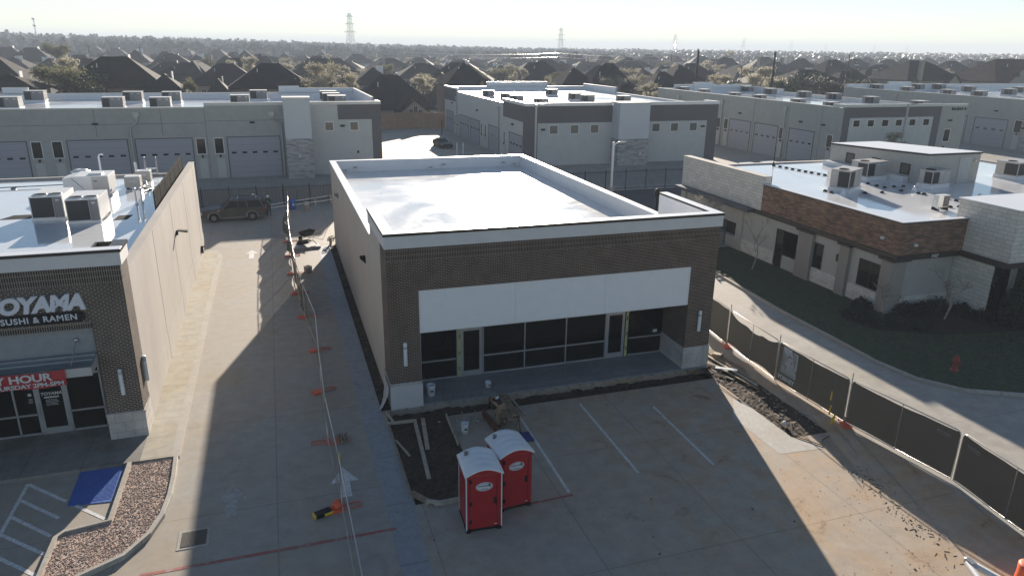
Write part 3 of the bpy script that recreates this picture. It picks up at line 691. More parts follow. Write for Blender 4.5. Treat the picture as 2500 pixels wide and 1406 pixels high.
# wall lights
for x,y,rz in ((-9.86,.36,0),(-9.2,1.44,1)):
    lt=LBb(MB().lathe((x,y,1.93),[(0,0),(.07,0),(.075,.03),(.075,1.0),(.07,1.03),(0,1.03)],14),'wall_light',m_whitep)
    LBb(MB().lathe((x,y,2.78),[(.077,0),(.08,0),(.08,.03),(.077,.03)],14).lathe((x,y,2.85),[(.077,0),(.08,0),(.08,.03),(.077,.03)],14),'light_ring',m_hvacg,lt)
LBb(MB().box(-9.3,-9.2,15.05,15.28,4.38,4.62).add([(-9.22,15.0,4.6),(-9.22,15.34,4.6),(-8.72,15.32,4.5),(-8.72,15.02,4.5),(-9.22,15.0,4.66),(-9.22,15.34,4.66),(-8.72,15.32,4.6),(-8.72,15.02,4.6)],[(0,3,2,1),(4,5,6,7),(0,1,5,4),(1,2,6,5),(2,3,7,6),(3,0,4,7)]),'wall_light',m_black)
# the wall sign (fixed lettering, part of the facade)
so=LBb(text_mb('TOYAMA',.76,'RIGHT',.20,.042,.12,.95).move(FACE_S).move((-10.60,.36,5.44)),'sign_lettering',m_sign)
LBb(MB().prism([(-14.9+.0,4.93+.0)]+[( -10.83+.2*math.cos(a),5.13+.2*math.sin(a)) for a in [R(-90+15*i) for i in range(13)]]+[(-14.9,5.33)],-.03,.0).move(FACE_S).move((0,.40,0)),'sign_pill',m_black)
LBb(text_mb('SUSHI & RAMEN',.30,'RIGHT',0,.006,.02,1.12).move(FACE_S).move((-10.88,.385,5.03)),'sign_lettering',m_sign)
# banner hanging from the canopy
bn=MB(); vs=[];fs=[]
for i in range(21):
    for j in range(7):
        vs.append((-15.5+4.2*i/20,-.63-.03*math.sin(i*.9+j)*(1-j/6)-.02,3.0+.58*j/6-.012*math.sin(i*.5)))
for i in range(20):
    for j in range(6): fs.append((i*7+j,(i+1)*7+j,(i+1)*7+j+1,i*7+j+1))
B=MB().add(vs,fs,True).build('banner',plain('red_vinyl',(.36,.022,.03),.5,0,.1,2)); tag(B,'red happy hour banner hung along the restaurant canopy edge','banner')
text_mb('HAPPY HOUR',.38,'RIGHT',0,.012,.004,.97).move(FACE_S).move(Matrix.Diagonal((1.2,1,1,1))).move((-11.72,-.70,3.275)).build('lettering',m_dec,B)
text_mb('THURSDAY 2PM-5PM',.21,'RIGHT',0,.006,.004,.95).move(FACE_S).move(Matrix.Diagonal((1.2,1,1,1))).move((-11.37,-.70,3.06)).build('lettering',m_dec,B)
# roof-top fence
rf=thing('roof_fence','black slatted screen fence standing along the restaurant roof edge','fence',(-9.95,14,5.6)); m_slatk=plain('black_slat',(.012,.012,.012),.95,0,.2,4,.04)
mb=MB(); 
for i in range(90): mb.box(-.02,.02,i*.147,i*.147+.115,.12,1.38)
mb.build('slat_panel',m_slatk,rf); mb=MB().box(-.03,.03,0,13.3,1.38,1.44).box(-.03,.03,0,13.3,.06,.12); mb.build('rail',m_slatk,rf)
for i in range(7): MB().box(-.04,.04,i*2.2-.03,i*2.2+.03,0,1.46).build('post',m_black,rf)
# condensers on the left roof
def condenser(loc,label,sz=(1.5,2.5,1.25)):
    sx,sy,h=sz; t=thing('condensing_unit',label,'air conditioner',loc,0,'condensing units on the restaurant roof')
    MB().box(0,sx,0,sy,.1,h).build('casing',m_whitemetal,t,bevel=.02)
    MB().box(.05,sx*.70,-.012,.0,.16,h-.06).build('coil_grille',m_hvacd,t)
    MB().box(sx*.71,sx-.03,-.012,0,.14,h-.05).box(sx*.76,sx*.93,-.03,-.012,.55,.85).build('access_panel',m_hvacg,t)
    MB().box(sx*.79,sx*.90,-.016,-.012,h-.25,h-.17).build('maker_plate',m_dec,t)
    for k in range(2):
        f=MB(); cx,cy=.42+k*.68,.48
        f.lathe((cx,cy,h),[(.30,.0),(.33,.0),(.33,.05),(.30,.05)],20).build('fan_ring',m_whitemetal,t)
        g=MB().lathe((cx,cy,h+.006),[(0,0),(.30,0)],20); g.build('fan_opening',m_rubber,t)
    [MB().box(-.02,sx+.02,a_,a_+.12,0,.1).build('skid',m_whitemetal,t) for a_ in (0,sy-.12)]
    return t
condenser((-15.9,14.9,5.6),'left of the two white condensing units on the restaurant roof')
condenser((-14.02,13.7,5.6),'right of the two white condensing units on the restaurant roof')
# kitchen exhaust unit
t=thing('exhaust_unit','white kitchen make-up air unit with round exhaust fan bowl behind the condensers','exhaust unit',(-15.4,21.6,5.6))
MB().box(0,1.9,0,2.2,.12,1.14).build('casing',m_whitemetal,t,bevel=.02)
MB().box(1.0,1.86,-.012,0,.18,1.1).build('access_panel',m_hvac,t); MB().box(1.1,1.3,-.03,-.012,.82,.87).build('handle',m_black,t)
MB().box(.8,1.5,.5,1.2,1.14,1.24).build('lid',m_whitemetal,t)
MB().add([(-.6,.3,1.0),(0,.1,1.14),(0,2,1.14),(-.6,1.8,1.0),(-.6,.3,.15),(0,.1,.15),(0,2,.15),(-.6,1.8,.15)],[(0,1,2,3),(0,4,5,1),(3,2,6,7),(0,3,7,4)]).build('intake_hood',m_whitemetal,t)
MB().lathe((-.15,2.9,0),[(.25,0),(.25,.42),(.38,.5),(.5,.78),(.5,.98),(.56,1.0),(.56,1.05),(.4,1.07),(.4,1.14),(.25,1.17),(0,1.17)],20).build('exhaust_bowl',m_whitemetal,t)
MB().tube([(-.05,0,1.05),(.6,-.2,.4)],.012,5).build('guy_wire',m_black,t)
o=MB().tube([(0,0,0),(0,0,1.6),(.06,0,1.73),(.18,0,1.77),(.28,0,1.71)],.06,10).build('vent_stack',m_whitep); o.location=(-14.9,26.8,5.6); tag(o,'tall white hooked vent stack near the rear of the restaurant roof','vent stack')
o=MB().tube([(0,0,0),(0,0,1.18)],.08,10).build('vent_pipe',m_whitep); o.location=(-12.75,26.6,5.6); tag(o,'straight white vent pipe beside the roof ladder','vent pipe')
def boxunit(name,label,cat,loc,sx,sy,h,mat=m_hvac):
    t=thing(name,label,cat,loc); MB().box(0,sx,0,sy,.08,h).build('casing',mat,t,bevel=.015); MB().box(.02,sx-.02,.02,sy-.02,h,h+.03).build('lid',m_whitemetal,t); MB().box(.06,.12,.05,sy-.05,0,.08).box(sx-.12,sx-.06,.05,sy-.05,0,.08).build('skid',m_rubber,t)
    MB().box(sx*.3,sx*.7,-.006,0,h*.55,h*.72).build('maker_plate',m_dec,t); return t
boxunit('refrigeration_unit','grey refrigeration cabinet on the restaurant roof, nearer of two by the slatted fence','refrigeration unit',(-12.95,23.2,5.6),.9,.8,.75)
boxunit('refrigeration_unit','grey refrigeration cabinet on the restaurant roof, farther of two by the ladder','refrigeration unit',(-12.75,26.0,5.6),.9,.8,.65)
o=MB().tube([(0,0,0),(.1,-.3,.05),(.3,-.9,.05),(.25,-1.9,.06),(.8,-2.6,.05),(.5,-3.6,.05)],.05,6).tube([(.15,0,.1),(.3,-.9,.1),(.45,-1.8,.1),(1.0,-2.4,.08),(1.2,-1.2,.12),(1.3,.2,.3)],.04,6).build('conduit',m_steel); o.location=(-12.2,25.4,5.6); tag(o,'loop of insulated refrigerant lines running across the restaurant roof','pipe run')
for k,(x,y) in enumerate(((-11.55,18.15),(-11.28,18.25))):
    o=MB().tube([(0,0,0),(0,0,.75),(.05,-.1,.92),(.02,-.28,.95),(.0,-.4,.85)],.055,10).lathe((0,0,0),[(.11,0),(.07,.08)],10).build('gooseneck_vent',m_whitep); o.location=(x,y,5.6)
    tag(o,('left' if k==0 else 'right')+' of the twin white gooseneck vents beside the roof fence','vent','gooseneck vents')
o=MB().prism([(-12.05,14.1),(-11.42,14.1),(-11.3,15.2),(-11.98,15.2)],5.6,5.612).build('walk_pad',m_rubber); tag(o,'black rubber walk pad on the restaurant roof, right of the condensing units','walk pad')
o=MB().prism([(-17.6,15.6),(-16.2,15.6),(-16.1,16.6),(-17.2,16.6)],5.6,5.612).build('walk_pad',m_rubber); tag(o,'black rubber walk pad on the restaurant roof, left of the condensing units','walk pad')
o=MB().tube([(-24,24.6,5.72),(-16.2,25.2,5.72)],.035,6).box(-19.6,-19.35,24.75,25.0,5.6,5.7).box(-22.6,-22.35,24.5,24.8,5.6,5.7).build('gas_pipe',m_hvacg); tag(o,'thin grey pipe on black blocks across the rear of the restaurant roof','pipe')
ld=thing('roof_ladder','galvanised hoop ladder rails rising over the restaurant rear wall','ladder',(-12.4,28.2,5.6))
for x in (0,.72): MB().tube([(x,.1,-.3),(x,.1,.9),(x,-.0,1.25),(x,-.12,1.32),(x,-.25,1.2),(x,-.3,.7),(x,-.3,.05)],.03,8).build('rail',m_steel,ld)
MB().box(0,.72,-.3,.1,.5,.54).box(0,.72,-.3,.1,.16,.19).build('rung',m_steel,ld)
o=MB().box(-9.27,-9.12,25.6,25.68,.5,1.0).box(-9.27,-8.98,25.6,25.68,.94,1.0).build('hose_bracket',m_black); o.parent=LB; o.location=-Vector(lo)

# ================================================================ RIGHT BUILDING (office)
OB=thing('office_building','single-storey office with brown brick parapet, limestone end walls and white roof','building',(29,3.3,0)); oo=(29,3.3,0)
def OBb(mb,name,mat,par=OB,**k): return mb.build(name,mat,par,oo,**k)
OBb(MB().box(29.0,29.3,3.6,12.75,1.05,3.3).box(29.0,29.3,13.6,17.4,1.05,3.3).box(29.3,33.6,3.6,3.9,.9,3.3).box(29.0,29.3,12.75,13.6,2.75,3.3).box(29.0,29.3,17.4,26.2,2.0,3.3).box(29.3,58,25.6,26,0,5.2).box(57.7,58,-2,25.6,0,5.2),'wall',m_rstuc)
OBb(MB().box(28.94,29.3,3.75,6.5,.05,1.05).box(28.94,29.3,7.35,9.85,.05,1.05).box(28.94,29.3,9.85,10.0,.05,1.05).box(28.94,29.3,13.6,17.4,.05,1.05).box(29.7,33.6,3.52,3.9,.05,.9),'stone_base',m_lime2)
for q_,k_ in (((28.75,29.35,6.55,7.3),(28.62,29.4,6.4,7.45)),((28.75,29.35,9.75,11.1),(28.62,29.4,9.75,11.25)),((28.75,29.75,3.2,4.0),(28.6,29.9,3.05,4.15))):
    pr_=OBb(MB().box(*q_,.05,3.22),'pier',m_pier); OBb(MB().box(*k_,3.22,3.34),'pier_cap',m_band,pr_)
OBb(MB().box(28.82,29.3,3.1,26.2,3.28,3.58).box(29.3,33.8,3.1,3.5,3.28,3.58).box(33.5,34.0,.2,3.1,3.28,3.58).box(34.0,40,.2,.6,3.28,3.58),'band',m_band)
OBb(MB().box(28.92,29.3,3.2,15.5,3.58,5.40).box(29.3,33.8,3.2,3.5,3.58,5.40),'brick_parapet',m_brown)
OBb(MB().box(28.86,29.3,3.14,15.5,5.40,5.46).box(29.3,33.7,3.14,3.5,5.40,5.46),'parapet_cap',m_band)
OBb(MB().box(28.88,29.25,3.16,15.5,5.46,5.50).box(29.25,33.7,3.16,3.48,5.46,5.50),'cap_membrane',m_mem)
OBb(MB().box(28.9,29.5,15.5,26.3,3.55,5.92),'limestone_wall',m_lime); OBb(MB().box(28.86,29.54,15.46,26.34,5.92,6.0),'wall_coping',m_plinth)
OBb(MB().box(29.5,29.56,15.5,26.3,5.1,5.92),'wall_back',m_wdark)
OBb(MB().box(33.7,34.0,.3,4.0,.0,6.45).box(34.0,40,.3,.7,3.5,6.45).box(39.7,40,.7,4.0,3.5,6.45).box(34,39.7,3.7,4.0,5.1,6.45),'limestone_tower',m_lime)
OBb(MB().box(33.64,40.06,.24,4.06,6.45,6.52),'tower_roof',m_mem)
OBb(MB().box(33.7,34.5,.3,1.0,0,3.3),'entry_pier',concrete('grey_green_pier',(.19,.195,.165),(.22,.21,.17),.6,None,.85,.8,.12)); OBb(MB().box(34,36,3.2,3.5,0,3.3),'entry_wall',concrete('grey_green_stone',(.19,.195,.165),(.22,.21,.17),.6,None,.85,.8,.12))
OBb(MB().box(29.3,57.7,3.5,25.6,4.98,5.1),'roof',tpo('office_roof_membrane',(.70,.71,.73),.03,.12))
wb=plain('bronze_window_frame',(.02,.019,.018),.4,.4)
def owin(y0,y1,z0,z1,mull=True):
    f=MB().box(28.97,29.05,y0,y0+.07,z0,z1).box(28.97,29.05,y1-.07,y1,z0,z1).box(28.97,29.05,y0+.07,y1-.07,z0,z0+.07).box(28.97,29.05,y0+.07,y1-.07,z1-.07,z1)
    if mull: f.box(28.97,29.05,(y0+y1)/2-.035,(y0+y1)/2+.035,z0+.07,z1-.07)
    fo=OBb(f,'window',wb); OBb(MB().box(28.985,28.998,y0+.07,y1-.07,z0+.07,z1-.07),'pane',m_gdark,fo)
OBb(MB().box(29.06,29.1,3.9,12,1.05,2.8),'window_backing',m_black)
owin(3.95,5.85,1.12,2.75); owin(8.9,10.85,1.08,2.72)
OBb(MB().box(29.28,29.33,11.1,13.6,.05,2.75),'window_backing',m_black); owin(12.75,13.55,.2,2.7,False)
mb=MB()
for k in range(9): mb.box(29.02,29.04,12.85,13.2,1.2+.15*k,1.24+.15*k)
OBb(mb,'window_blind',m_hvacg)
OBb(MB().box(29.0,29.06,11.1,12.75,.05,2.75),'wall_recess',m_rstuc)
OBb(MB().box(28.86,28.98,7.38,7.62,2.05,2.5),'wall_lantern',m_bronze); OBb(MB().box(33.62,33.69,.7,.9,2.1,2.7),'wall_lantern',m_bronze)
OBb(MB().lathe((28.86,4.35,4.35),[(0,-.1),(.1,-.06),(.12,0),(.1,.06),(0,.08)],10),'security_camera',m_whitep)
OBb(MB().lathe((30.05,3.1,4.15),[(0,-.1),(.1,-.06),(.12,0),(.1,.06),(0,.08)],10),'security_camera',m_whitep)
OBb(text_mb('2427',.26,'CENTER',0,.004,.02).move(FACE_S).move((31.6,3.08,3.34)),'house_number',m_dec)
# glazed entry beside the tower, dark return behind
OBb(MB().box(29.3,33.7,3.9,4.0,.0,.9),'wall_return',m_rstuc)
OBb(MB().box(34.0,34.1,1.0,3.2,.1,3.2),'entry_glass',m_gdark)
OBb(MB().box(33.98,34.02,1.0,1.06,.1,3.2).box(33.98,34.02,3.14,3.2,.1,3.2).box(33.98,34.02,1.06,3.14,1.0,1.1),'entry_frame',wb)
# covered porch under the limestone wall
OBb(MB().box(29.4,31.5,18,25.6,.0,3.3),'porch_glass',m_gdark); 
OBb(MB().box(28.3,28.9,16.2,26.4,3.30,3.55),'porch_roof',plain('porch_metal',(.10,.115,.14),.4,.4))
OBb(MB().box(28.86,29.36,17.4,18.1,0,3.3),'porch_pier',m_rstuc); OBb(MB().box(28.86,29.36,25.5,26.2,0,3.3),'porch_pier',m_rstuc); OBb(MB().box(28.86,29.3,18.1,25.5,0,1.0),'porch_wall',m_rstuc)
sc=thing('louvre_screen','grey horizontal-slat utility screen at the lawn corner beside the office','screen',(25.6,18.9,0))
mb=MB()
for k in range(10): mb.box(0,3.0,0,.05,.25+.19*k,.37+.19*k)
mb.build('slat_panel',m_wdark,sc)
for x in (0,1.5,2.95): MB().box(x,x+.08,.05,.13,0,2.2).build('post',m_black,sc)
MB().box(-.1,3.1,-.15,.25,0,.24).build('footing',m_kerb,sc)
# penthouse on the office roof
PH=thing('roof_penthouse','beige flat-roofed penthouse box standing on the office roof','penthouse',(41.9,14.0,5.1)); po=(41.9,14.0,5.1)
def PHb(mb,name,mat,par=PH): return mb.build(name,mat,par,po)
PX0,PX1,PY0,PY1=41.9,47.1,14.0,24.2
def slab_(x0,x1,y0,y1,za,zb,t):   # top falls from za at the front to zb at the back
    return MB().add([(x0,y0,za-t),(x1,y0,za-t),(x1,y1,zb-t),(x0,y1,zb-t),(x0,y0,za),(x1,y0,za),(x1,y1,zb),(x0,y1,zb)],[(0,3,2,1),(4,5,6,7),(0,1,5,4),(1,2,6,5),(2,3,7,6),(3,0,4,7)])
w_=MB(); x0,x1,y0,y1=PX0+.08,PX1-.08,PY0+.08,PY1-.08
w_.add([(x0,y0,5.1),(x1,y0,5.1),(x1,y1,5.1),(x0,y1,5.1),(x0,y0,7.27),(x1,y0,7.27),(x1,y1,6.86),(x0,y1,6.86)],[(0,3,2,1),(4,5,6,7),(0,1,5,4),(1,2,6,5),(2,3,7,6),(3,0,4,7)])
PHb(w_,'wall',concrete('penthouse_stucco',(.43,.42,.39),(.40,.385,.36),.5,None,.85,.5,.05))
PHb(slab_(PX0,PX1,PY0,PY1,7.38,6.96,.12),'fascia',m_bronze); PHb(slab_(PX0+.02,PX1-.02,PY0+.02,PY1-.02,7.41,6.99,.03),'roof',m_mem)
for y0 in (21.3,18.5,15.56):
    f=PHb(MB().box(PX0+.02,PX0+.09,y0,y0+.09,5.6,6.42).box(PX0+.02,PX0+.09,y0+.81,y0+.9,5.6,6.42).box(PX0+.02,PX0+.09,y0+.09,y0+.81,5.6,5.68).box(PX0+.02,PX0+.09,y0+.09,y0+.81,6.34,6.42),'window',wb)
    PHb(MB().box(PX0+.05,PX0+.075,y0+.09,y0+.81,5.68,6.34),'pane',m_gwin,f)
PHb(MB().box(45.0,46.1,PY0+.03,PY0+.09,5.12,7.05),'door',m_doorl); PHb(MB().lathe((46.5,PY0+.02,6.75),[(0,-.12),(.12,-.1),(.14,0),(.1,.1),(0,.12)],10),'wall_light',plain('lit_globe',(.7,.55,.4),.4))
PHb(MB().box(PX0-.5,PX0,15.5,24.2,5.1,5.5),'side_curb',m_mem)
# office roof-top units
def rtu(loc,label,sx=1.9,sy=1.5,h=1.2,rz=0,group='roof-top air units on the office roof',cas=None,fan=True):
    cas=cas or m_hvac; t=thing('rooftop_unit',label,'air conditioner',loc,rz,group)
    MB().box(-.06,sx+.06,-.06,sy+.06,0,.28).build('curb',m_mem,t)
    MB().box(0,sx,0,sy,.28,h).build('casing',cas,t,bevel=.02)
    MB().box(-.03,sx+.03,-.03,sy+.03,h,h+.04).build('lid',m_hvac if cas is m_hvac else m_wcap,t)
    MB().box(.05,sx*.36,-.012,0,.36,h-.08).box(-.012,0,.06,sy*.6,.36,h-.08).build('coil_grille',m_hvacd,t)
    p=MB().box(sx*.4,sx*.62,-.014,0,.32,h-.05).box(sx*.65,sx*.96,-.014,0,.32,h-.05).build('access_panel',m_hvacg if cas is not m_hvac else m_hvac,t)
    MB().box(sx*.46,sx*.56,-.018,-.014,h-.2,h-.12).box(sx*.8,sx*.9,-.018,-.014,h-.24,h-.14).build('maker_plate',m_dec,p)
    if fan: MB().lathe((sx*.22,sy*.5,h+.045),[(0,0),(.30,0),(.30,.03),(.34,.03),(.34,0)],18).build('fan_opening',m_rubber,t)
    return t
rtu((33.86,12.79,5.1),'grey air unit nearest the brown brick parapet on the office roof',2.15,1.35,1.5,R(27))
rtu((38.9,16.5,5.1),'grey air unit in front of the penthouse windows on the office roof',2.2,1.5,1.36,R(9))
rtu((41.1,12.65,5.1),'grey air unit with dark coil at the front corner of the penthouse',2.0,1.05,1.25,R(9))
rtu((51.0,13.9,5.1),'olive grey air unit at the right end of the office roof',2.7,1.7,1.3,R(10))
cu=thing('condenser','small white side-discharge condenser on the front of the office roof','air conditioner',(35.1,6.6,5.1))
MB().box(0,.9,0,.42,.18,.95).build('casing',m_whitemetal,cu,bevel=.03); mb=MB()
for k in range(7): mb.box(.42,.86,-.02,-.005,.26+.095*k,.29+.095*k)
for k in range(6): mb.box(.44+.08*k,.46+.08*k,-.02,-.005,.24,.88)
MB().box(.40,.88,-.006,0,.22,.9).build('coil_grille',m_hvacd,cu); mb.build('fan_guard',m_hvacg,cu)
MB().box(.05,.13,-.05,.47,0,.18).box(.77,.85,-.05,.47,0,.18).build('stand',m_rubber,cu)
MB().tube([(0,.2,.6),(-.2,.1,.5),(-.25,-.1,.25),(0,-.2,.1),(.3,-.3,.08)],.03,6).build('line_set',m_whitep,cu)
blk=tag(MB().box(-.13,.13,-.07,.07,0,.09).box(-.05,.05,-.07,.07,.09,.13).build('pipe_block',m_rubber),'','pipe support','black pipe support blocks on the office roof')
P1=[(36.75,24.7),(36.85,24.0),(36.95,23.3),(37.0,22.6),(37.1,21.9),(37.2,21.25),(37.35,20.7),(37.45,20.0),(37.55,19.4)]
P2=[(38.1,15.45),(38.0,14.5),(38.05,13.8),(39.0,13.9),(39.8,13.85),(34.9,12.35),(36.35,12.3),(38.2,12.45),(38.65,11.4),(38.85,11.1),(39.05,9.4),(39.05,8.7),(39.0,8.0),(36.8,7.15),(37.5,7.1),(32.8,13.8),(32.8,13.2)]
P2L=['behind the air unit by the brick parapet, farthest back','behind the air unit by the brick parapet, middle of three','behind the air unit by the brick parapet, nearest of three','left of the pair below the penthouse wall','right of the pair below the penthouse wall',
 'beside the right foot of the air unit by the brick parapet','alone on the bare roof between two air units','under the small white vent cone','at the front foot of the penthouse corner air unit, left','at the front foot of the penthouse corner air unit, right',
 'first of the row running to the limestone tower','second of the row running to the limestone tower','third of the row running to the limestone tower','just right of the small white condenser','second right of the small white condenser','farther one at the left foot of the air unit by the parapet','nearer one at the left foot of the air unit by the parapet']
first=True
for k,(x,y) in enumerate(P1+P2):
    lb = f'black block under the rear conduit of the office roof, {ORD[k]} from the antenna' if k<len(P1) else 'black pipe block '+P2L[k-len(P1)]
    if first: blk.location=(x,y,5.1); blk['label']=lb; first=False; o=blk
    else: o=dup(blk,(x,y,5.1),0,lb)
    o.rotation_euler=(0,0,.2*math.sin(k*3))
o=MB().tube([(36.75,24.7,5.22),(37.0,22.6,5.22),(37.55,19.4,5.22)],.02,6).tube([(38.1,15.45,5.22),(38.05,13.8,5.22)],.02,5).tube([(39.05,9.4,5.22),(39.0,8.0,5.22)],.02,5).build('roof_conduit',m_steel); tag(o,'thin grey conduit carried on black blocks across the office roof','conduit')
o=MB().tube([(36.75,24.75,5.1),(36.75,24.75,6.75)],.03,6).lathe((36.75,24.75,5.1),[(.16,0),(.05,.3)],8).build('antenna_mast',m_black); tag(o,'thin dark antenna mast at the rear edge of the office roof','antenna')
for k,(x,y) in enumerate(((33.0,12.3),(39.0,12.1))):
    o=MB().lathe((0,0,0),[(.22,0),(.06,.3),(.05,.42),(0,.42)],10).build('vent_cone',m_mem); o.location=(x,y,5.1); tag(o,('white vent cone at the foot of the air unit by the parapet','white vent cone between the condenser and the penthouse air unit')[k],'vent','vent cones on the office roof')
o=MB().lathe((0,0,0),[(.09,0),(.09,.35),(.11,.36),(.11,.42),(0,.44)],10).build('vent_pipe',m_mem); o.location=(41.9,11.4,5.1); o.location=(40.9,8.6,5.1); tag(o,'short white vent pipe on the wet right part of the office roof','vent pipe')
# ================================================================ WAREHOUSES
def wh_window(T,o,face,u,w0,w1,z0,z1,pane=m_gdark):
    """face 'S' (y=u) or 'W' (x=u)"""
    b=lambda a0,a1,d0,d1,zz0,zz1: (a0,a1,u+d0,u+d1,zz0,zz1) if face=='S' else (u+d0,u+d1,a0,a1,zz0,zz1)
    f=MB()
    for q in ((w0,w0+.07,z0,z1),(w1-.07,w1,z0,z1),(w0+.07,w1-.07,z0,z0+.07),(w0+.07,w1-.07,z1-.07,z1)): f.box(*b(q[0],q[1],-.05,.02,q[2],q[3]))
    fo=f.build('window',m_whitemetal,T,o); MB().box(*b(w0+.07,w1-.07,-.02,0.01,z0+.07,z1-.07)).build('pane',pane,fo,o)
def wh_garage(T,o,face,u,w0,w1,h,n=5,zl=(.62*3.1,.62*3.1+.22)):
    b=lambda a0,a1,d0,d1,zz0,zz1: (a0,a1,u+d0,u+d1,zz0,zz1) if face=='S' else (u+d0,u+d1,a0,a1,zz0,zz1)
    d=MB().box(*b(w0,w1,-.015,.01,0,h)).build('garage_door',m_door,T,o)
    m=MB(); st=(w1-w0)/n; zz=h*.60
    for k in range(n): m.box(*b(w0+st*(k+.28),w0+st*(k+.74),-.03,-.016,zz,zz+.21))
    m.build('vision_lite',m_gdark,d,o)
    MB().box(*b(w0-.10,w0,-.05,.01,0,h+.1)).box(*b(w1,w1+.10,-.05,.01,0,h+.1)).box(*b(w0,w1,-.05,.01,h,h+.1)).build('door_trim',m_wdark,d,o)
def wh_door(T,o,face,u,w0,w1,h=2.2):
    b=lambda a0,a1,d0,d1,zz0,zz1: (a0,a1,u+d0,u+d1,zz0,zz1) if face=='S' else (u+d0,u+d1,a0,a1,zz0,zz1)
    d=MB().box(*b(w0,w1,-.03,.01,.02,h)).build('door',m_doorl,T,o)
    MB().box(*b(w0+.08,w0+.14,-.09,-.03,.95,1.1)).build('handle',m_steel,d,o)
    MB().box(*b((w0+w1)/2-.1,(w0+w1)/2+.1,-.14,.01,h+.15,h+.42)).build('door_light',m_black,T,o)
def wh_pack(T,o,face,u,a,z):
    b=lambda a0,a1,d0,d1,zz0,zz1: (a0,a1,u+d0,u+d1,zz0,zz1) if face=='S' else (u+d0,u+d1,a0,a1,zz0,zz1)
    MB().box(*b(a-.26,a+.26,-.22,.01,z,z+.2)).build('wall_light',m_black,T,o)
def wh_spout(T,o,face,u,a,z,jog=0,zj=None):
    q=lambda a_,d_,z_: (a_,u+d_,z_) if face=='S' else (u+d_,a_,z_)
    b=lambda a0,a1,d0,d1,zz0,zz1: (a0,a1,u+d0,u+d1,zz0,zz1) if face=='S' else (u+d0,u+d1,a0,a1,zz0,zz1)
    m=MB().box(*b(a-.3,a+.3,-.32,0,z,z+.42)).box(*b(a-.17,a+.17,-.25,0,z-.22,z))
    if jog: m.tube([q(a,-.13,z-.1),q(a,-.13,zj+.55),q(a+jog,-.13,zj),q(a+jog,-.13,.05)],.10,6)
    else: m.tube([q(a,-.13,z-.1),q(a,-.13,.05)],.10,6)
    m.build('downspout',m_gut,T,o)
def para(m,x0,x1,y0,y1,z0,z1): m.box(x0,x1,y0,y1,z0,z1)
ROOFZ=6.95
# A : long grey one on the left
A=thing('warehouse','long grey tilt-wall warehouse behind the restaurant, with blue-grey garage doors','building',(-50,60.35,0)); o=(-50,60.35,0)
MB().box(-50,-10.85,60.35,60.65,0,7.72).box(-10.85,8.35,60.35,60.65,0,7.95).box(8.05,8.35,60.65,87.5,0,7.3).box(-50,8.05,87.2,87.5,0,7.75).build('wall',m_wgrey,A,o)
MB().box(-50,8.05,60.65,87.2,ROOFZ-.1,ROOFZ).build('roof',tpo('warehouse_roof_membrane',(.66,.68,.71),.08,.2),A,o)
MB().box(8.0,8.05,60.65,87.2,ROOFZ,7.3).box(-50,8.0,87.14,87.2,ROOFZ,7.75).box(-37.5,-34.5,87.1,87.14,ROOFZ,8.55).box(-2.6,.3,87.1,87.14,ROOFZ,8.65).box(.3,7.95,87.1,87.14,ROOFZ,8.4).box(8.0,8.06,66,87.1,7.3,8.38).build('parapet_lining',m_mem,A,o)
MB().box(-37.5,-34.5,87.14,87.5,7.75,8.6).box(-2.6,.3,87.14,87.5,7.75,8.7).box(.3,8.35,87.14,87.5,7.75,8.45).box(8.06,8.35,66,87.2,7.3,8.42).build('raised_parapet',m_wpale,A,o)
MB().box(-50,-10.85,60.25,60.7,7.72,7.86).box(-10.85,-2.6,60.25,60.7,7.95,8.28).box(.3,8.45,60.25,60.7,7.95,8.28).box(8.05,8.45,60.7,63.2,7.95,8.28).box(7.98,8.4,63.2,66,7.3,7.38).box(-50,8.35,87.1,87.55,7.75,7.82).build('coping',m_wcap,A,o)
MB().box(3.44,8.38,60.33,60.35,6.25,7.95).box(7.3,8.38,60.33,60.35,0,6.25).box(8.35,8.38,60.35,63.2,0,7.95).build('charcoal_band',m_wdark,A,o)
MB().box(.3,3.44,60.335,60.35,0,7.95).box(3.44,7.3,60.335,60.35,0,6.25).build('pale_panel',m_wpale,A,o)
MB().box(-2.58,.28,58.17,60.35,4.42,8.75).build('entry_tower',m_wtower,A,o); MB().box(-2.66,.36,58.08,60.7,8.75,8.92).build('tower_cap',m_wcap,A,o)
MB().box(-2.6,.3,58.15,60.35,0,4.42).build('stone_base',m_ledge,A,o)
for a,b in ((-18.1,-12.48),(-8.8,-3.23),(-24.6,-18.95),(-34.05,-28.4),(-42,-36.4)): wh_garage(A,o,'S',60.35,a,b,4.48)
for a in (-12.1,-10.24,-28.0,-26.1): wh_window(A,o,'S',60.35,a,a+1.02,2.7,4.5); wh_door(A,o,'S',60.35,a+.12,a+.97)
wh_door(A,o,'S',60.35,5.1,6.0)
for a in (1.88,4.72): wh_window(A,o,'S',60.335,a,a+1.02,4.97,6.02,m_gwin)
for a,z in ((-21.7,6.1),(-6.0,6.0),(3.9,5.45)): wh_pack(A,o,'S',60.335,a,z)
wh_spout(A,o,'S',60.35,-17.68,6.95,-.75,5.75); wh_spout(A,o,'S',60.35,-3.88,6.85,.95,5.9)
mb=MB()
for x in (-31.5,-21.7,-15.3,-10.9): mb.box(x-.02,x+.02,60.335,60.352,0 if x==-10.9 else 4.8,7.7)
mb.box(-50,-10.9,60.335,60.352,6.1,6.14).box(-10.85,-2.6,60.335,60.352,6.3,6.34); mb.build('reveal_line',m_wdark,A,o)
text_mb('B',.5,'CENTER',0,.01,.03).move(FACE_S).move((-1.2,58.12,2.35)).build('building_letter',m_dec,A,o)
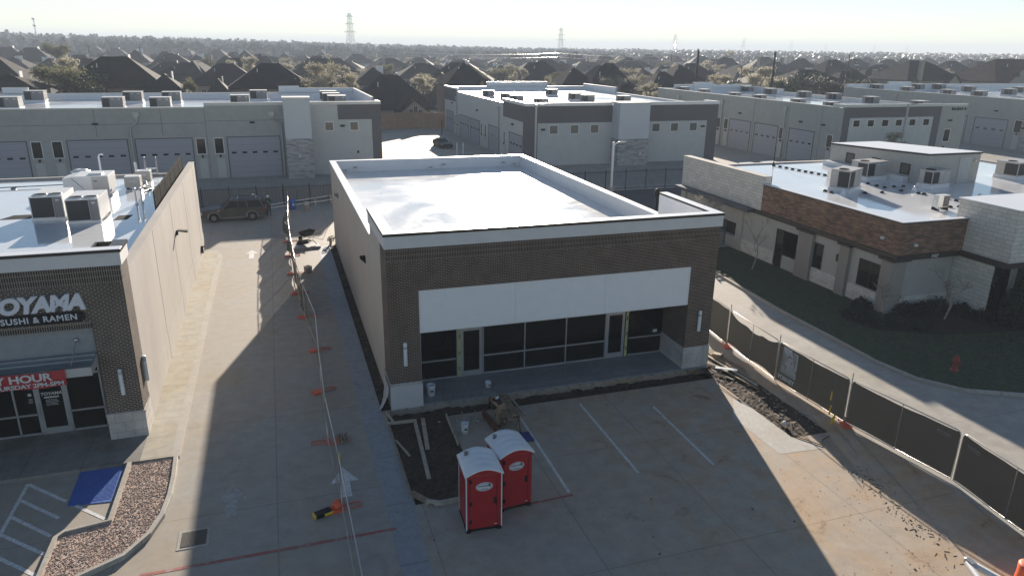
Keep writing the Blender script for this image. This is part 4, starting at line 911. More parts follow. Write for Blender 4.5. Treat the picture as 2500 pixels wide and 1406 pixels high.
MB().tube([(8.3,72,7.3),(8.3,72,8.2)],.05,6).box(-4.2,-4.1,76,76.1,ROOFZ,ROOFZ+1.2).box(-4.0,-3.9,74,74.1,ROOFZ,ROOFZ+.8).build('vent_pipe',m_whitemetal,A,o)
# B : middle one
Bq=thing('warehouse','grey and charcoal warehouse directly behind the new shop, roof glaring in the sun','building',(26.56,60.35,0)); o=(26.56,60.35,0)
MB().box(26.56,54.4,60.35,60.65,0,7.5).box(26.56,26.86,60.65,106.2,0,7.2).box(54.1,54.4,60.65,106.2,0,7.2).box(26.86,54.1,105.9,106.2,0,7.6).box(26.56,26.86,60.65,70,7.2,7.5).box(26.56,26.86,97,106.2,7.2,7.6).build('wall',m_wpale,Bq,o)
MB().box(26.86,54.1,60.65,105.9,ROOFZ-.1,ROOFZ).build('roof',tpo('middle_roof_membrane',(.72,.72,.72),.14,.3),Bq,o)
MB().box(26.86,26.92,60.65,105.9,ROOFZ,7.2).box(54.04,54.1,60.65,105.9,ROOFZ,7.2).box(26.92,54.04,105.84,105.9,ROOFZ,7.6).box(34.5,46.5,105.8,105.84,ROOFZ,8.35).box(54.0,54.06,92,105.8,ROOFZ,8.0).build('parapet_lining',m_mem,Bq,o)
MB().box(34.5,46.5,105.84,106.2,7.6,8.4).box(54.06,54.4,92,106.2,7.2,8.05).build('raised_parapet',m_wpale,Bq,o)
MB().box(26.46,38.4,60.25,60.7,7.5,7.9).box(42.9,54.5,60.25,60.7,7.5,7.9).box(26.46,26.95,60.7,70.05,7.5,7.9).box(26.46,26.95,96.95,106.25,7.6,7.85).box(26.5,26.95,70.05,96.95,7.2,7.28).box(54.02,54.5,60.7,63.5,7.5,7.9).box(54.02,54.45,63.5,92,7.2,7.28).box(26.95,54.0,105.8,106.25,7.6,7.68).box(34.5,46.5,105.78,106.25,8.4,8.47).box(54.0,54.45,92,106.25,8.05,8.12).build('coping',m_whitemetal,Bq,o)
MB().box(28.15,38.5,60.33,60.35,5.38,7.5).box(42.8,52.8,60.33,60.35,5.38,7.5).box(26.53,28.15,60.33,60.35,0,7.5).box(52.8,54.43,60.33,60.35,0,7.5).box(26.53,26.56,60.35,61.4,0,7.5).box(26.53,26.56,61.4,70,5.47,7.5).box(26.53,26.56,97,106.2,5.5,7.6).build('charcoal_band',m_wdark,Bq,o)
MB().box(38.5,42.8,58.17,60.35,3.4,7.85).build('entry_tower',m_wtower,Bq,o); MB().box(38.42,42.88,58.1,60.7,7.85,8.0).build('tower_cap',m_wcap,Bq,o)
MB().box(38.48,42.82,58.15,60.35,0,3.4).build('stone_base',m_ledge,Bq,o)
for a in (29.72,32.6,35.42,44.4,47.2,50.1): wh_window(Bq,o,'S',60.35,a,a+1.22,3.98,5.14,m_gwin)
for a,b in ((61.7,67.1),(71.85,77.2),(82.2,87.7),(88.75,94.8),(99.5,104.6)): wh_garage(Bq,o,'W',26.56,a,b,3.6,4)
for a in (69.0,78.5,80.6,95.6,97.8): wh_window(Bq,o,'W',26.56,a,a+.7,1.75,3.48); wh_door(Bq,o,'W',26.56,a-.1,a+.75,1.6 if False else 1.55)
for a in (65.6,83.5,100): wh_pack(Bq,o,'W',26.56,a,4.7 if a<70 else 5.1)
wh_pack(Bq,o,'S',60.35,28.85,4.5); wh_pack(Bq,o,'S',60.35,52.15,4.5)
wh_spout(Bq,o,'W',26.56,71.9,6.2); wh_spout(Bq,o,'W',26.56,96.7,6.0)
text_mb('B',.5,'CENTER',0,.01,.03).move(FACE_S).move((41.75,58.12,1.3)).build('building_letter',m_dec,Bq,o)
MB().box(43.2,43.5,60.2,60.35,0,.9).build('utility_box',m_black,Bq,o)
# C : right one
Cq=thing('warehouse','grey warehouse with pale garage doors on the right, seen at its corner','building',(64.7,48.26,0)); o=(64.7,48.26,0)
MB().box(64.7,84.9,48.26,48.56,0,7.85).box(64.7,65,48.56,96,0,7.75).box(84.6,84.9,48.56,96,0,7.5).box(65,84.6,95.7,96,0,7.7).build('wall',m_wgrey,Cq,o)
MB().box(65,84.6,48.56,95.7,ROOFZ-.1,ROOFZ).build('roof',tpo('right_roof_membrane',(.66,.68,.71),.06,.16),Cq,o)
MB().box(65,65.06,48.56,95.7,ROOFZ,7.75).box(84.54,84.6,48.56,95.7,ROOFZ,7.5).box(65.06,84.54,95.64,95.7,ROOFZ,7.7).box(68,84.5,95.6,95.64,ROOFZ,8.35).box(72,76,95.5,95.6,ROOFZ,8.75).box(84.5,84.56,86,95.6,ROOFZ,8.0).build('parapet_lining',m_mem,Cq,o)
MB().box(68,84.9,95.64,96,7.7,8.4).box(72,76,95.6,96.1,8.4,8.8).box(84.56,84.9,86,96,7.5,8.05).build('raised_parapet',m_wpale,Cq,o)
MB().box(64.6,80.6,48.16,48.6,7.85,8.2).box(64.6,65.1,48.6,50.2,7.85,8.2).box(80.6,85,48.16,48.6,7.85,8.15).box(64.62,65.1,50.2,96.05,7.75,7.84).box(84.5,85,48.6,86,7.5,7.58).box(65.1,84.5,95.6,96.05,7.7,7.76).build('coping',m_wcap,Cq,o)
MB().box(65.8,79.4,48.24,48.26,6.54,7.85).box(64.72,65.8,48.24,48.26,0,7.85).box(79.4,80.6,48.24,48.26,0,7.85).build('charcoal_band',m_wdark,Cq,o)
MB().box(65.8,79.4,48.245,48.26,0,6.54).build('pale_panel',m_wpale,Cq,o)
for a in (66.34,68.6,70.92,73.15,75.38,77.72): wh_window(Cq,o,'S',48.245,a,a+1.12,5.38,6.3)
wh_window(Cq,o,'S',48.26,81.65,82.8,3.18,4.88); wh_door(Cq,o,'S',48.26,81.5,82.4); wh_pack(Cq,o,'S',48.26,82.3,5.9)
for a,b in ((66.95,72.3),(60.55,65.85),(53.05,58.0)): wh_garage(Cq,o,'W',64.7,a,b,4.3,4)
for a in (74.8,72.7,59.1,49.5): wh_window(Cq,o,'W',64.7,a,a+1.1,2.65,4.3); wh_door(Cq,o,'W',64.7,a+.1,a+.95)
for a in (69.8,55.9,51.5): wh_pack(Cq,o,'W',64.7,a,5.3)
wh_spout(Cq,o,'W',64.7,74.6,6.6); wh_spout(Cq,o,'W',64.7,59.2,6.7); wh_spout(Cq,o,'W',64.7,88,6.6)
mb=MB()
for y in (66.4,58.6,52.0,80): mb.box(64.685,64.7,y-.02,y+.02,0,7.7)
mb.build('reveal_line',m_wdark,Cq,o)
mb=MB()
for k,(w_,h_) in enumerate(((.34,.36),(.3,.3),(.36,.36),(.3,.32),(.2,.36),(.3,.3))): mb.box(82.3+k*.44,82.3+k*.44+w_,48.23,48.26,7.3,7.3+h_).box(82.36+k*.44,82.3+k*.44+w_+.05,48.22,48.26,7.42,7.48)
mb.build('wall_lettering',m_black,Cq,o)
# D : far right
Dq=thing('warehouse','far right grey warehouse with one pale garage door and stone corner','building',(109,50,0)); o=(109,50,0)
MB().box(109,109.3,50,98,0,7.7).box(109.3,160,50,50.3,0,7.7).box(109.3,160,97.7,98,0,7.7).build('wall',m_wgrey,Dq,o)
MB().box(109.3,160,50.3,97.7,ROOFZ-.1,ROOFZ).build('roof',tpo('far_roof_membrane',(.66,.68,.71),.06,.16),Dq,o)
MB().box(109.3,109.36,50.3,97.7,ROOFZ,7.7).box(109.36,160,97.64,97.7,ROOFZ,8.3).box(120,126,97.6,97.64,ROOFZ,8.75).box(134,134.06,86,97.6,ROOFZ,7.9).build('parapet_lining',m_mem,Dq,o)
MB().box(109.2,160,97.66,98.06,7.7,8.35).box(120,126,97.64,98.1,8.35,8.8).build('raised_parapet',m_wpale,Dq,o)
MB().box(108.9,109.4,50,97.6,7.7,7.78).build('coping',m_wcap,Dq,o)
MB().box(108.3,109,50,57.6,0,8.6).build('stone_corner',m_ledge,Dq,o)
wh_garage(Dq,o,'W',109,60.85,66.7,4.4,4); wh_garage(Dq,o,'W',109,68.3,73.9,4.4,4); wh_window(Dq,o,'W',109,58.3,59.6,2.6,4.6); wh_door(Dq,o,'W',109,58.4,59.4); wh_pack(Dq,o,'W',109,63.2,5.6); wh_spout(Dq,o,'W',109,57.8,6.7); wh_spout(Dq,o,'W',109,84,6.7)
MB().box(108.2,108.3,52.5,56.5,.1,3.3).build('entry_glass',glass('green_glass',(.05,.085,.07)),Dq,o); MB().box(107.2,108.3,51.5,57.5,3.5,3.65).build('entry_canopy',m_black,Dq,o)
# rooftop units
u0=rtu((0,0,-50),'x',2.1,1.7,1.35,0,'boxy air units on the warehouse roofs',m_hvacg,False); first=[True]
def unit(x,y,rz,label,s=1.0):
    if first[0]:
        u=u0; first[0]=False; u.location=(x,y,ROOFZ); u.rotation_euler=(0,0,rz); u['label']=label
    else: u=dup(u0,(x,y,ROOFZ),rz,label)
    u.scale=(s,)*3
LA=[(-33.4,70.4,'front row of the left warehouse roof, cut by the photo edge'),(-33.9,82.7,'rear left of the left warehouse roof beside the raised parapet'),(-22.4,68.7,'front row of the left warehouse roof above the third garage door'),(-22.0,79.7,'rear row of the left warehouse roof, paired behind the third garage door'),
 (-17.3,68.0,'front row of the left warehouse roof beside the first downspout'),(-17.3,79.1,'rear row of the left warehouse roof beside the first downspout'),(-8.6,71.4,'left warehouse roof just left of its entry tower, half behind the parapet'),(-6.5,81.9,'rear of the left warehouse roof, just left of its entry tower'),
 (2.8,79.2,'farthest of three right of the left warehouse tower'),(2.8,74.3,'middle of three right of the left warehouse tower'),(3.1,69.1,'nearest of three right of the left warehouse tower')]
for x,y,l in LA: unit(x,y,0,'grey air unit, '+l.replace('of the left warehouse roof','of left warehouse roof').replace('the left warehouse','left warehouse'),1.05)
LBs=[(28.0,84.8,'far left of the middle warehouse roof'),(28.9,77.9,'left of the touching pair on the middle warehouse roof'),(28.7,72.7,'right of the touching pair on the middle warehouse roof'),(29.8,65.5,'front of the middle warehouse roof above the lamp post'),(39.9,87.9,'rear centre of the middle warehouse roof'),(39.4,76.7,'left of the right-hand pair on the middle warehouse roof'),(39.5,72.2,'right of the right-hand pair on the middle warehouse roof'),(44.1,69.7,'low behind the tower of the middle warehouse')]
for x,y,l in LBs: unit(x,y,0,'dark backlit air unit, '+l,.82)
for k,(x,y) in enumerate([(68.2,93.5),(67.8,85.9),(67.2,76.0),(67.7,70.1),(67.3,60.6),(67.8,54.5)]): unit(x,y,0,f'square grey air unit, {ORD[k]} from the back in the right warehouse near row',.8)
for k,(x,y) in enumerate([(81.2,92.5),(80.6,84.8),(80.5,75.6),(82.0,70.3),(81.6,62.0),(81.5,53.0)]): unit(x,y,0,f'square grey air unit, {ORD[k]} from the back in the right warehouse far row',.9)
for k,(x,y) in enumerate([(115.1,95.8),(114.1,87.1),(113.3,76.9),(115.0,72.0)]): unit(x,y,0,f'square grey air unit, {ORD[k]} from the back in the far right warehouse near row',.98)
for k,(x,y) in enumerate([(126.4,96.2),(131.9,96.0),(130.1,87.2),(129.4,77.8)]): unit(x,y,0,f'square grey air unit, {ORD[k]} from the left in the far right warehouse far row',1.0)
unit(140,84,0,'square grey air unit at the photo edge of the far right warehouse roof',1.0)

# ================================================================ FENCES
def picket(x0,x1,y,h,name,label,slats=False):
    t=thing(name,label,'fence',(x0,y,0)); L=x1-x0
    mb=MB(); n=int(L/.14)
    for i in range(n): mb.box(i*.14,i*.14+.022,-.011,.011,.08,h)
    mb.build('picket_panel',m_black,t)
    MB().box(0,L,-.02,.02,h-.2,h-.16).box(0,L,-.02,.02,.16,.2).build('rail',m_black,t)
    for i in range(int(L/2.4)+1): MB().box(i*2.4-.035,i*2.4+.035,-.035,.035,0,h+.08).build('post',m_black,t)
    if slats:
        mb=MB()
        for i in range(int(L/.09)): mb.box(i*.09,i*.09+.06,.10,.112,.05,h-.25)
        mb.build('privacy_slats',plain('fence_slat',(.20,.205,.19),.7,0,.35,20),t)
    return t
picket(-13,17.5,43.55,1.85,'iron_fence','black iron picket fence with grey slatted chain link behind the parked suv',True)
picket(17.5,40,42.5,2.15,'iron_fence','open black iron picket fence between the right car park and the middle warehouse')
wf=thing('wood_fence','tall tan board fence closing the far end of the warehouse yard','fence',(8.5,107.3,0))
MB().box(0,18.3,0,.04,.1,2.9).build('board_panel',m_plank_f,wf); MB().box(0,18.3,-.02,.06,2.9,2.96).build('rail',m_wood,wf)
for i in range(8): MB().box(i*2.6,i*2.6+.1,.05,.15,0,2.9).build('post',m_wood,wf)

# temporary chain link panels along the drive lane
def smoothpts(a,b,n): return [a+(b-a)*i/n for i in range(n+1)]
def link_panel(a,b,h,label,screen=False,sag=0.0,group='temporary fence panels down the drive lane',scrmat=None,lean=(0,0),bulge=.03):
    a=Vector((*a,0)); b=Vector((*b,0)); L=(b-a).length; ang=math.atan2(b.y-a.y,b.x-a.x)
    t=thing('temporary_fence',label,'fence panel',a,ang,group)
    r=.16
    fr=MB().tube([(.05,0,.1),(.05,0,h-r),(.05+.05,0,h-.05),(.05+r,0,h),(L-.05-r,0,h),(L-.1,0,h-.05),(L-.05,0,h-r),(L-.05,0,.1),(.05,0,.1)],.021,6)
    fr.tube([(L/2,0,.1),(L/2,0,h)],.016,6); fr.build('frame',m_steel,t)
    vs=[];fs=[];nx,nz=16,6; rd=random.Random(int(a.y*10)+77)
    for i in range(nx+1):
        for j in range(nz+1):
            f=i/nx; top=h-.04-(sag*math.sin(math.pi*f) if screen else 0)-(sag*.35*abs(math.sin(f*9)) if screen else 0); bot=.12+(sag*.35*abs(math.sin(f*5+1)) if screen else 0)
            vs.append((.07+(L-.14)*f,(bulge*.7+bulge*math.sin(f*7+j*.4+a.y))*math.sin(math.pi*f)+rd.uniform(-.006,.006),bot+(top-bot)*j/nz))
    for i in range(nx):
        for j in range(nz): fs.append((i*(nz+1)+j,(i+1)*(nz+1)+j,(i+1)*(nz+1)+j+1,i*(nz+1)+j+1))
    MB().add(vs,fs,True).build('screen_fabric' if screen else 'chain_link',scrmat or (m_screen if screen else m_chain),t)
    t.rotation_euler=(lean[0],0,ang)
    return t
CP=[(-2.55,-12.3),(-2.62,-6.3),(-2.74,-1.95),(-2.68,2.5),(-2.55,7.15),(-2.95,12.05),(-3.15,16.35),(-3.25,20.6),(-3.3,25.0),(-3.3,29.3),(-3.15,35.0),(-3.05,40.2)]
NM=['at the bottom edge, open mesh','beside the white arrow, open mesh','second open mesh one from the portable toilets','third open mesh one, beside the dark part of the lane','fourth open mesh one, sagging outward','first panel hung with dark screen','second screened panel in the lane shadow','third screened panel near the cable pile','fourth screened panel behind the cable pile','farthest screened panel with torn dark cloth','open mesh beyond the torn screen','last open mesh by the blue barrel']
for i in range(len(CP)-1):
    link_panel(CP[i],CP[i+1],1.95,'grey lane fence panel '+NM[i],screen=5<=i<=9,sag=.18 if i==9 else .10,bulge={4:.16,8:.22,9:.30}.get(i,.06),scrmat=seethrough('worn_screen_mesh',(.05,.05,.048),.93) if 5<=i<=9 else None)
def fence_foot(loc,rz,label,group='orange fence feet along the lane'):
    t=thing('fence_ballast',label,'fence foot',loc,rz,group)
    pts=[(.42*math.cos(R(a)),.17*math.sin(R(a))) for a in range(0,360,30)]
    MB().prism([(-.42,-.15),(-.36,-.19),(0,-.19),(.06,-.12),(.06,.12),(0,.19),(-.36,.19),(-.42,.15)],0,.09).build('weight',m_orange,t,bevel=.015)
    MB().tube([(.05,-.13,.05),(.5,-.13,.05),(.62,-.08,.05),(.62,.08,.05),(.5,.13,.05),(.05,.13,.05)],.02,6).build('hoop',m_orange,t)
    MB().tube([(0,0,.05),(0,0,.35)],.03,8).build('socket',m_steel,t); return t
FL=['nearest foot, beside the black sandbag','foot with empty hoop opposite the stacked lumber','foot in the lane shadow nearest the brick shop front','foot with long hoop in the lane shadow','small foot at the bend of the open mesh','faded foot at the first screened panel','faded foot at the second screened panel','foot beside the cinder block','foot at the torn dark screen']
for k,(x,y) in enumerate([(-2.62,-6.3),(-2.74,-1.95),(-2.68,2.5),(-2.55,7.15),(-2.95,12.05),(-3.15,16.35),(-3.25,20.6),(-3.3,25.0),(-3.3,29.3)]):
    fence_foot((x,y,0),(.1,3.0,.3,.15,-.1,.1,-.1,.15,.2)[k],'orange lane fence '+FL[k])
# screened site fence on the right
SP=[(17.95,6.4),(17.45,1.95),(17.2,-2.25),(17.38,-6.45),(18.05,-10.95),(17.5,-15.4)]
SN=['first one showing right of the brick shop','with sagging cloth beside the lumber pile','carrying the white logo','with yellow tape at its foot, left of the narrow gap','right of the narrow gap, at the edge of the photo']
pan=[]
for i in range(len(SP)-1):
    pan.append(link_panel(SP[i],SP[i+1],1.98,'dark screened site fence panel '+SN[i+0],True,  .30 if i==1 else .06,'screened site fence panels along the office drive'))
    a,b=SP[i],SP[i+1]
# logo panel lettering
def on_panel(mb,pn): 
    return mb.build('screen_logo',m_dec,pn)
pn=pan[2]; mb=MB()
def xz(poly,y=-.05,zo=.62,xo=.30,sx=.98,sz=1.22):
    n=len(poly); mb.add([(xo+sx*x,y,zo+sz*z) for x,z in poly],[tuple(range(n))])
# white cloth emblem: a big block with a dark stepped channel left open
xz([(0,0),(1,0),(1,.24),(.34,.24),(.34,.17),(.27,.17),(.27,.31),(0,.31)])
xz([(0,.34),(.27,.34),(.27,.5),(.60,.5),(.60,.68),(.30,.68),(.30,.95),(.62,.95),(.62,1.02),(.05,1.03)])
xz([(.34,.31),(1,.31),(1,.97),(.70,1.0),(.70,.86),(.38,.86),(.38,.76),(.68,.76),(.68,.42),(.34,.42)])
mb.build('screen_logo',m_dec,pn)
lg=[[(0,0),(1.0,0),(1.0,.3),(.36,.3),(.36,.62),(.86,.62),(.86,.92),(.36,.92),(.36,1.0),(0,1.0)]]
pn=pan[2]
def lp(pts): return [(1.05-x,z) for x,z in pts]
s_=1.15; x0=.42; 
outer=[(0,.0),(1.0,-.06),(1.02,1.0),(.62,1.0),(.62,.86),(.40,.86),(.40,1.04),(0.08,1.02)]
mb=MB()
def xz(poly,y=-.05,zo=.62,xo=.30,sx=.95,sz=1.12):
    n=len(poly); mb.add([(xo+sx*x,y,zo+sz*z) for x,z in poly],[tuple(range(n))])
# bold stepped emblem: white block with a dark stepped E channel left open
xz([(0,0),(.95,0),(.95,.16),(.30,.16),(.30,.34),(0,.34)]); xz([(.36,.22),(.95,.22),(.95,.44),(.36,.44)]) if False else None
xz([(0,.34),(.30,.34),(.30,.22),(.36,.22),(.36,.40),(0,.40)]) if False else None
xz([(.38,.22),(.95,.22),(.95,1.0),(.72,1.0),(.72,.78),(.46,.78),(.46,.60),(.80,.60),(.80,.40),(.38,.40)])
xz([(0,.40),(.32,.40),(.32,.46),(.74,.46),(.74,.54),(.40,.54),(.40,.84),(.66,.84),(.66,1.04),(0.05,1.02)])
mb.build('screen_logo',m_dec,pn)
text_mb('FORNEY',.27,'LEFT',0,.012,.004).move(FACE_S).move((.22,-.05,.32)).build('screen_lettering',m_dec,pn)
for i_,xs in ((3,3.7),(4,.35)):
    mb=MB()
    for k in range(9): mb.box(xs+k*.06,xs+k*.06+.042,-.06,-.055,1.62+.01*(k%2),1.72)
    mb.box(xs,xs+.52,-.06,-.055,1.57,1.59); mb.build('screen_mark',m_hvacg,pan[i_])
for k,(x,y) in enumerate(((17.45,1.95),(17.38,-6.45))):
    fence_foot((x,y,0),1.2,('orange foot under the screened fence right of the brick shop','rusty orange foot under the screened fence at the yellow tape')[k],'orange feet of the screened fence')
for k,(x,y) in enumerate(((17.46,1.98),(17.2,-2.2),(17.4,-6.42))):
    o=MB().tube([(0,0,0),(0,0,2.25)],.022,6).build('fence_post',m_steel); o.location=(x+.05,y,0); tag(o,'thin steel stake behind the screened fence '+('at the orange foot by the brick shop','between the sagging cloth and the white logo','by the yellow tape')[k],'post','stakes behind the screened fence')
# ================================================================ SITE OBJECTS
def toilet(name,label,loc,rz,trim):
    t=thing(name,label,'portable toilet',loc,rz,'red portable toilets'); W=1.12; D=1.18; H=2.02
    pts=lambda z:[(-W/2,0,z),(W/2,0,z),(W/2,D,z),(-W/2,D,z)]
    MB().box(-W/2,W/2,0,D,.12,H).build('cabin',m_redp,t,bevel=.03)
    MB().box(-W/2+.05,W/2-.05,.05,D-.05,0,.12).box(-W/2,-W/2+.14,-.02,D+.02,0,.07).box(W/2-.14,W/2,-.02,D+.02,0,.07).build('skid_base',m_black,t)
    # arched front gable
    n=14; vs=[];
    arc=[(-W/2+W*i/n, H+.19*math.sin(math.pi*i/n)) for i in range(n+1)]
    for y in (-.0,D): vs+=[(x,y,z) for x,z in arc]
    MB().add(vs,[tuple(range(n+1)),tuple(range(2*n+1,n,-1))]).build('gable',m_redp,t)
    # corrugated roof, barrel vault with cross ribs
    mb=MB(); vs=[];fs=[]; m=28
    for j in range(m+1):
        y=-.07+(D+.16)*j/m; rib=.022*(1 if (j%7) in (2,3,4,5) else 0)*(0 if j in(0,m) else 1)
        for i in range(n+1):
            f=i/n; vs.append((-W/2-.05+(W+.1)*f,y,H+.03+(.21+rib)*math.sin(math.pi*f)+.0))
    for j in range(m):
        for i in range(n): fs.append((j*(n+1)+i,j*(n+1)+i+1,(j+1)*(n+1)+i+1,(j+1)*(n+1)+i))
    mb.add(vs,fs,True)
    vs=[(v[0],v[1],v[2]-.05) for v in vs]
    e=[(i,i+1) for i in range(n)]
    k=len(mb.v); mb.add(vs,[f[::-1] for f in fs],True)
    N=(m+1)*(n+1)
    for i in range(n): mb.f.append((i+1,i,N+i,N+i+1)); mb.sm.append(False); q=m*(n+1); mb.f.append((q+i,q+i+1,N+q+i+1,N+q+i)); mb.sm.append(False)
    for j in range(m): a=j*(n+1); b=(j+1)*(n+1); mb.f.append((a,b,N+b,N+a)); mb.sm.append(False); mb.f.append((b+n,a+n,N+a+n,N+b+n)); mb.sm.append(False)
    r=mb.build('roof',m_whitep,t)
    MB().lathe((-W/2+.2,D-.18,H+.08),[(.06,0),(.06,.16),(.075,.17),(0,.19)],10).build('vent_stack',m_hvacg,r)
    d=MB().box(-W/2+.13,W/2-.17,-.025,.0,.16,1.95).build('door',m_reddk if False else m_redp,t,bevel=.01)
    mb=MB()
    for z in (.35,1.0,1.78): MB().box(-W/2+.09,-W/2+.17,-.045,-.025,z,z+.12).build('hinge',m_black,d)
    MB().box(W/2-.26,W/2-.18,-.05,-.025,.98,1.2).build('latch',m_black,d)
    MB().box(W/2-.16,W/2-.13,-.02,.0,.14,1.98).box(-W/2+.10,-W/2+.13,-.02,0,.14,1.98).build('door_frame',m_reddk,t)
    s=MB(); s.add([(.27*math.cos(R(a)),-.027,1.62+.155*math.sin(R(a))) for a in range(0,360,15)],[tuple(range(24))]); st=s.build('sticker',m_dec,d)
    mb=MB(); 
    for (r0,r1) in (((.25,.138),(.238,.128)),):
        vs=[(r0[0]*math.cos(R(a)),-.029,1.62+r0[1]*math.sin(R(a))) for a in range(0,360,15)]+[(r1[0]*math.cos(R(a)),-.029,1.62+r1[1]*math.sin(R(a))) for a in range(0,360,15)]
        mb.add(vs,[(i,(i+1)%24,(i+1)%24+24,i+24) for i in range(24)])
    rd=random.Random(4)
    for i in range(11): mb.box(-.19+i*.03,-.19+i*.03+.02,-.031,-.029,1.63,1.665+.012*(i%3==0))
    for i in range(6): mb.box(-.09+i*.035,-.09+i*.035+.022,-.031,-.029,1.525,1.55)
    mb.build('sticker_print',plain('navy_print',(.03,.04,.14),.6),st)
    MB().add([(.12,-.031,1.66),(.15,-.031,1.72),(.19,-.031,1.7),(.17,-.031,1.66),(.22,-.031,1.62),(.19,-.031,1.6),(.15,-.031,1.63)],[tuple(range(7))]).build('sticker_bird',m_black,st)
    MB().box(W/2-.24,W/2-.15,-.03,-.0255,.22,.25).build('maker_tag',m_dec,t)
    if trim:
        MB().box(-W/2-.012,-W/2+.02,-.012,.02,.1,H+.02).box(W/2-.02,W/2+.012,-.012,.02,.1,H+.02).box(-W/2-.012,-W/2+.02,D-.02,D+.012,.1,H+.02).build('corner_trim',m_whitep,t)
    mb=MB()
    for k in range(5): mb.box(-W/2-.006,-W/2,.25,D-.25,1.55+.07*k,1.58+.07*k)
    mb.build('side_vent',m_reddk,t); return t
toilet('portable_toilet','red portable toilet with white corner trim, nearer the camera',(1.50,-8.74,0),R(-3),True)
toilet('portable_toilet','red portable toilet without corner trim, behind its twin',(2.80,-7.95,0),R(5),False)

def bucket(loc,label,r=.15,h=.38,tilt=0):
    t=thing('bucket',label,'bucket',loc,0,'white plastic buckets')
    MB().lathe((0,0,0),[(0,0),(r*.86,0),(r*.9,h*.5),(r*.98,h*.8),(r*1.03,h*.81),(r*1.03,h*.86),(r*.99,h*.87),(r,h),(r*1.05,h),(r*1.05,h-.03),(r*.95,h-.03),(r*.85,.03),(0,.03)],18).build('pail',m_whitep,t)
    MB().tube([(r*1.02*math.cos(a),r*1.02*math.sin(a)-.0,h*.84-.12*math.sin(a) if math.sin(a)>0 else h*.84) for a in [math.pi*i/8 for i in range(9)]],.008,5).build('bail',m_steel,t)
    MB().box(-.06,.07,-r*.99,-r*.93,h*.45,h*.6).build('print',m_black,t)
    if tilt: t.rotation_euler=(0,R(tilt),R(20))
    return t
bucket((1.78,.62,.1),'large white bucket on the porch slab near the plastic-wrapped stone base',.19,.5)
bucket((4.36,.70,.1),'small white bucket on the porch slab below the wide shop window',.13,.26)
bucket((2.42,-2.72,0),'white bucket on the concrete beside the dug planter',.15,.42)
# formwork and loose lumber round the planter
def board(a,b,w_,h_,label,mat=m_woodp,grp=None,cat='board',name='lumber_board'):
    a=Vector(a);b=Vector(b);d=b-a
    o=MB().cbox((0,0,0),(d.length,w_,h_)).build(name,mat); o.location=(a+b)/2
    o.rotation_euler=(0,-math.asin(d.z/d.length),math.atan2(d.y,d.x)); return tag(o,label,cat,grp)
G1='boards lying round the dug planter'
board((.72,-1.15,.03),(.42,-5.5,.05),.14,.04,'long pale board running down the middle of the dug planter',grp=G1)
board((1.05,-1.2,.05),(.78,-3.5,.0),.16,.04,'short pale board beside the long one in the dug planter',grp=G1)
board((2.02,-1.2,.06),(1.95,-3.55,.06),.05,.16,'upright form board on the right edge of the dug planter',m_woodp,G1)
board((-.38,-1.22,.04),(.62,-1.3,.06),.1,.1,'pale board across the top corner of the dug planter, by the plastic sheet',m_woodp,G1)
board((-.26,-2.5,.0),(.05,-3.75,.0),.07,.05,'thin offcut lying in the left of the dug planter',m_woodp,G1)
board((-.32,-6.1,.02),(.28,-6.98,.02),.22,.08,'grey timber set diagonally at the bottom corner of the dug planter',m_wood,G1)
board((-.30,-.25,.05),(-.12,-1.15,.02),.1,.05,'board leaning from the wrapped stone base into the trench',m_woodp,G1)
board((-.33,-1.3,.03),(-.34,-6.2,.03),.05,.12,'form board along the gutter side of the dug planter',m_wood,G1)
o=kerb_path([(1.95,-6.9),(.5,-6.95),(.1,-6.75)],.14,.14).build('planter_edging',m_kerb); tag(o,'low concrete kerb behind the portable toilets at the planter corner','kerb')
# trench shuttering plates and rebar pile
o=MB().box(-.05,.05,-.72,.72,0,.32).build('form_shutter',m_rust); o.location=(3.55,-2.35,0); o.rotation_euler=(0,0,.1); tag(o,'rusty brown upright form panel standing left of the stooping worker','form panel')
rd=random.Random(6); mb=MB()
for _ in range(90):
    x,y=rd.gauss(2.95,.35),rd.gauss(-1.85,.22); mb.cbox((x,y,.02+rd.random()*.05),(rd.uniform(.03,.12),rd.uniform(.03,.08),rd.uniform(.02,.06)),rd.uniform(0,3),rd.uniform(-.5,.5),rd.uniform(-.5,.5))
o=mb.build('rubble_heap',m_kerb); tag(o,'small heap of broken grey concrete beside the trench, left of the worker','rubble',kind='stuff')
# sawhorse with planks
G2='planks leaning over the trench beside the worker'
board((4.62,-.30,.16),(4.12,-3.30,.62),.22,.05,'widest grey plank leaning over the trench beside the worker',m_wood,G2)
board((4.78,-.35,.15),(4.50,-2.95,.58),.20,.05,'grey plank right of the widest one over the trench',m_wood,G2)
board((4.66,-.9,.22),(4.32,-3.15,.68),.14,.05,'short grey plank lying on top of the widest one over the trench',m_wood,G2)
board((4.95,-.3,.14),(5.15,-2.1,.04),.06,.06,'thin pale pole beside the planks over the trench',m_woodp,G2)
o=thing('saw_horse','dark steel trestle carrying the planks beside the worker','trestle',(4.15,-3.0,0))
MB().box(-.35,.45,-.03,.03,.5,.56).build('beam',m_rust,o)
for sx in (-.3,.4):
    for sy in (-.22,.22): MB().tube([(sx,0,.52),(sx,sy,0)],.018,6).build('leg',m_rust,o)
mb=MB(); rd=random.Random(2); vs=[];fs=[]
for i in range(7):
    for j in range(7): vs.append((4.05+.13*i+rd.uniform(-.02,.02),-4.1+.12*j,.04+.16*rd.random()*(0<i<6)*(0<j<6)))
for i in range(6):
    for j in range(6): fs.append((i*7+j,(i+1)*7+j,(i+1)*7+j+1,i*7+j+1))
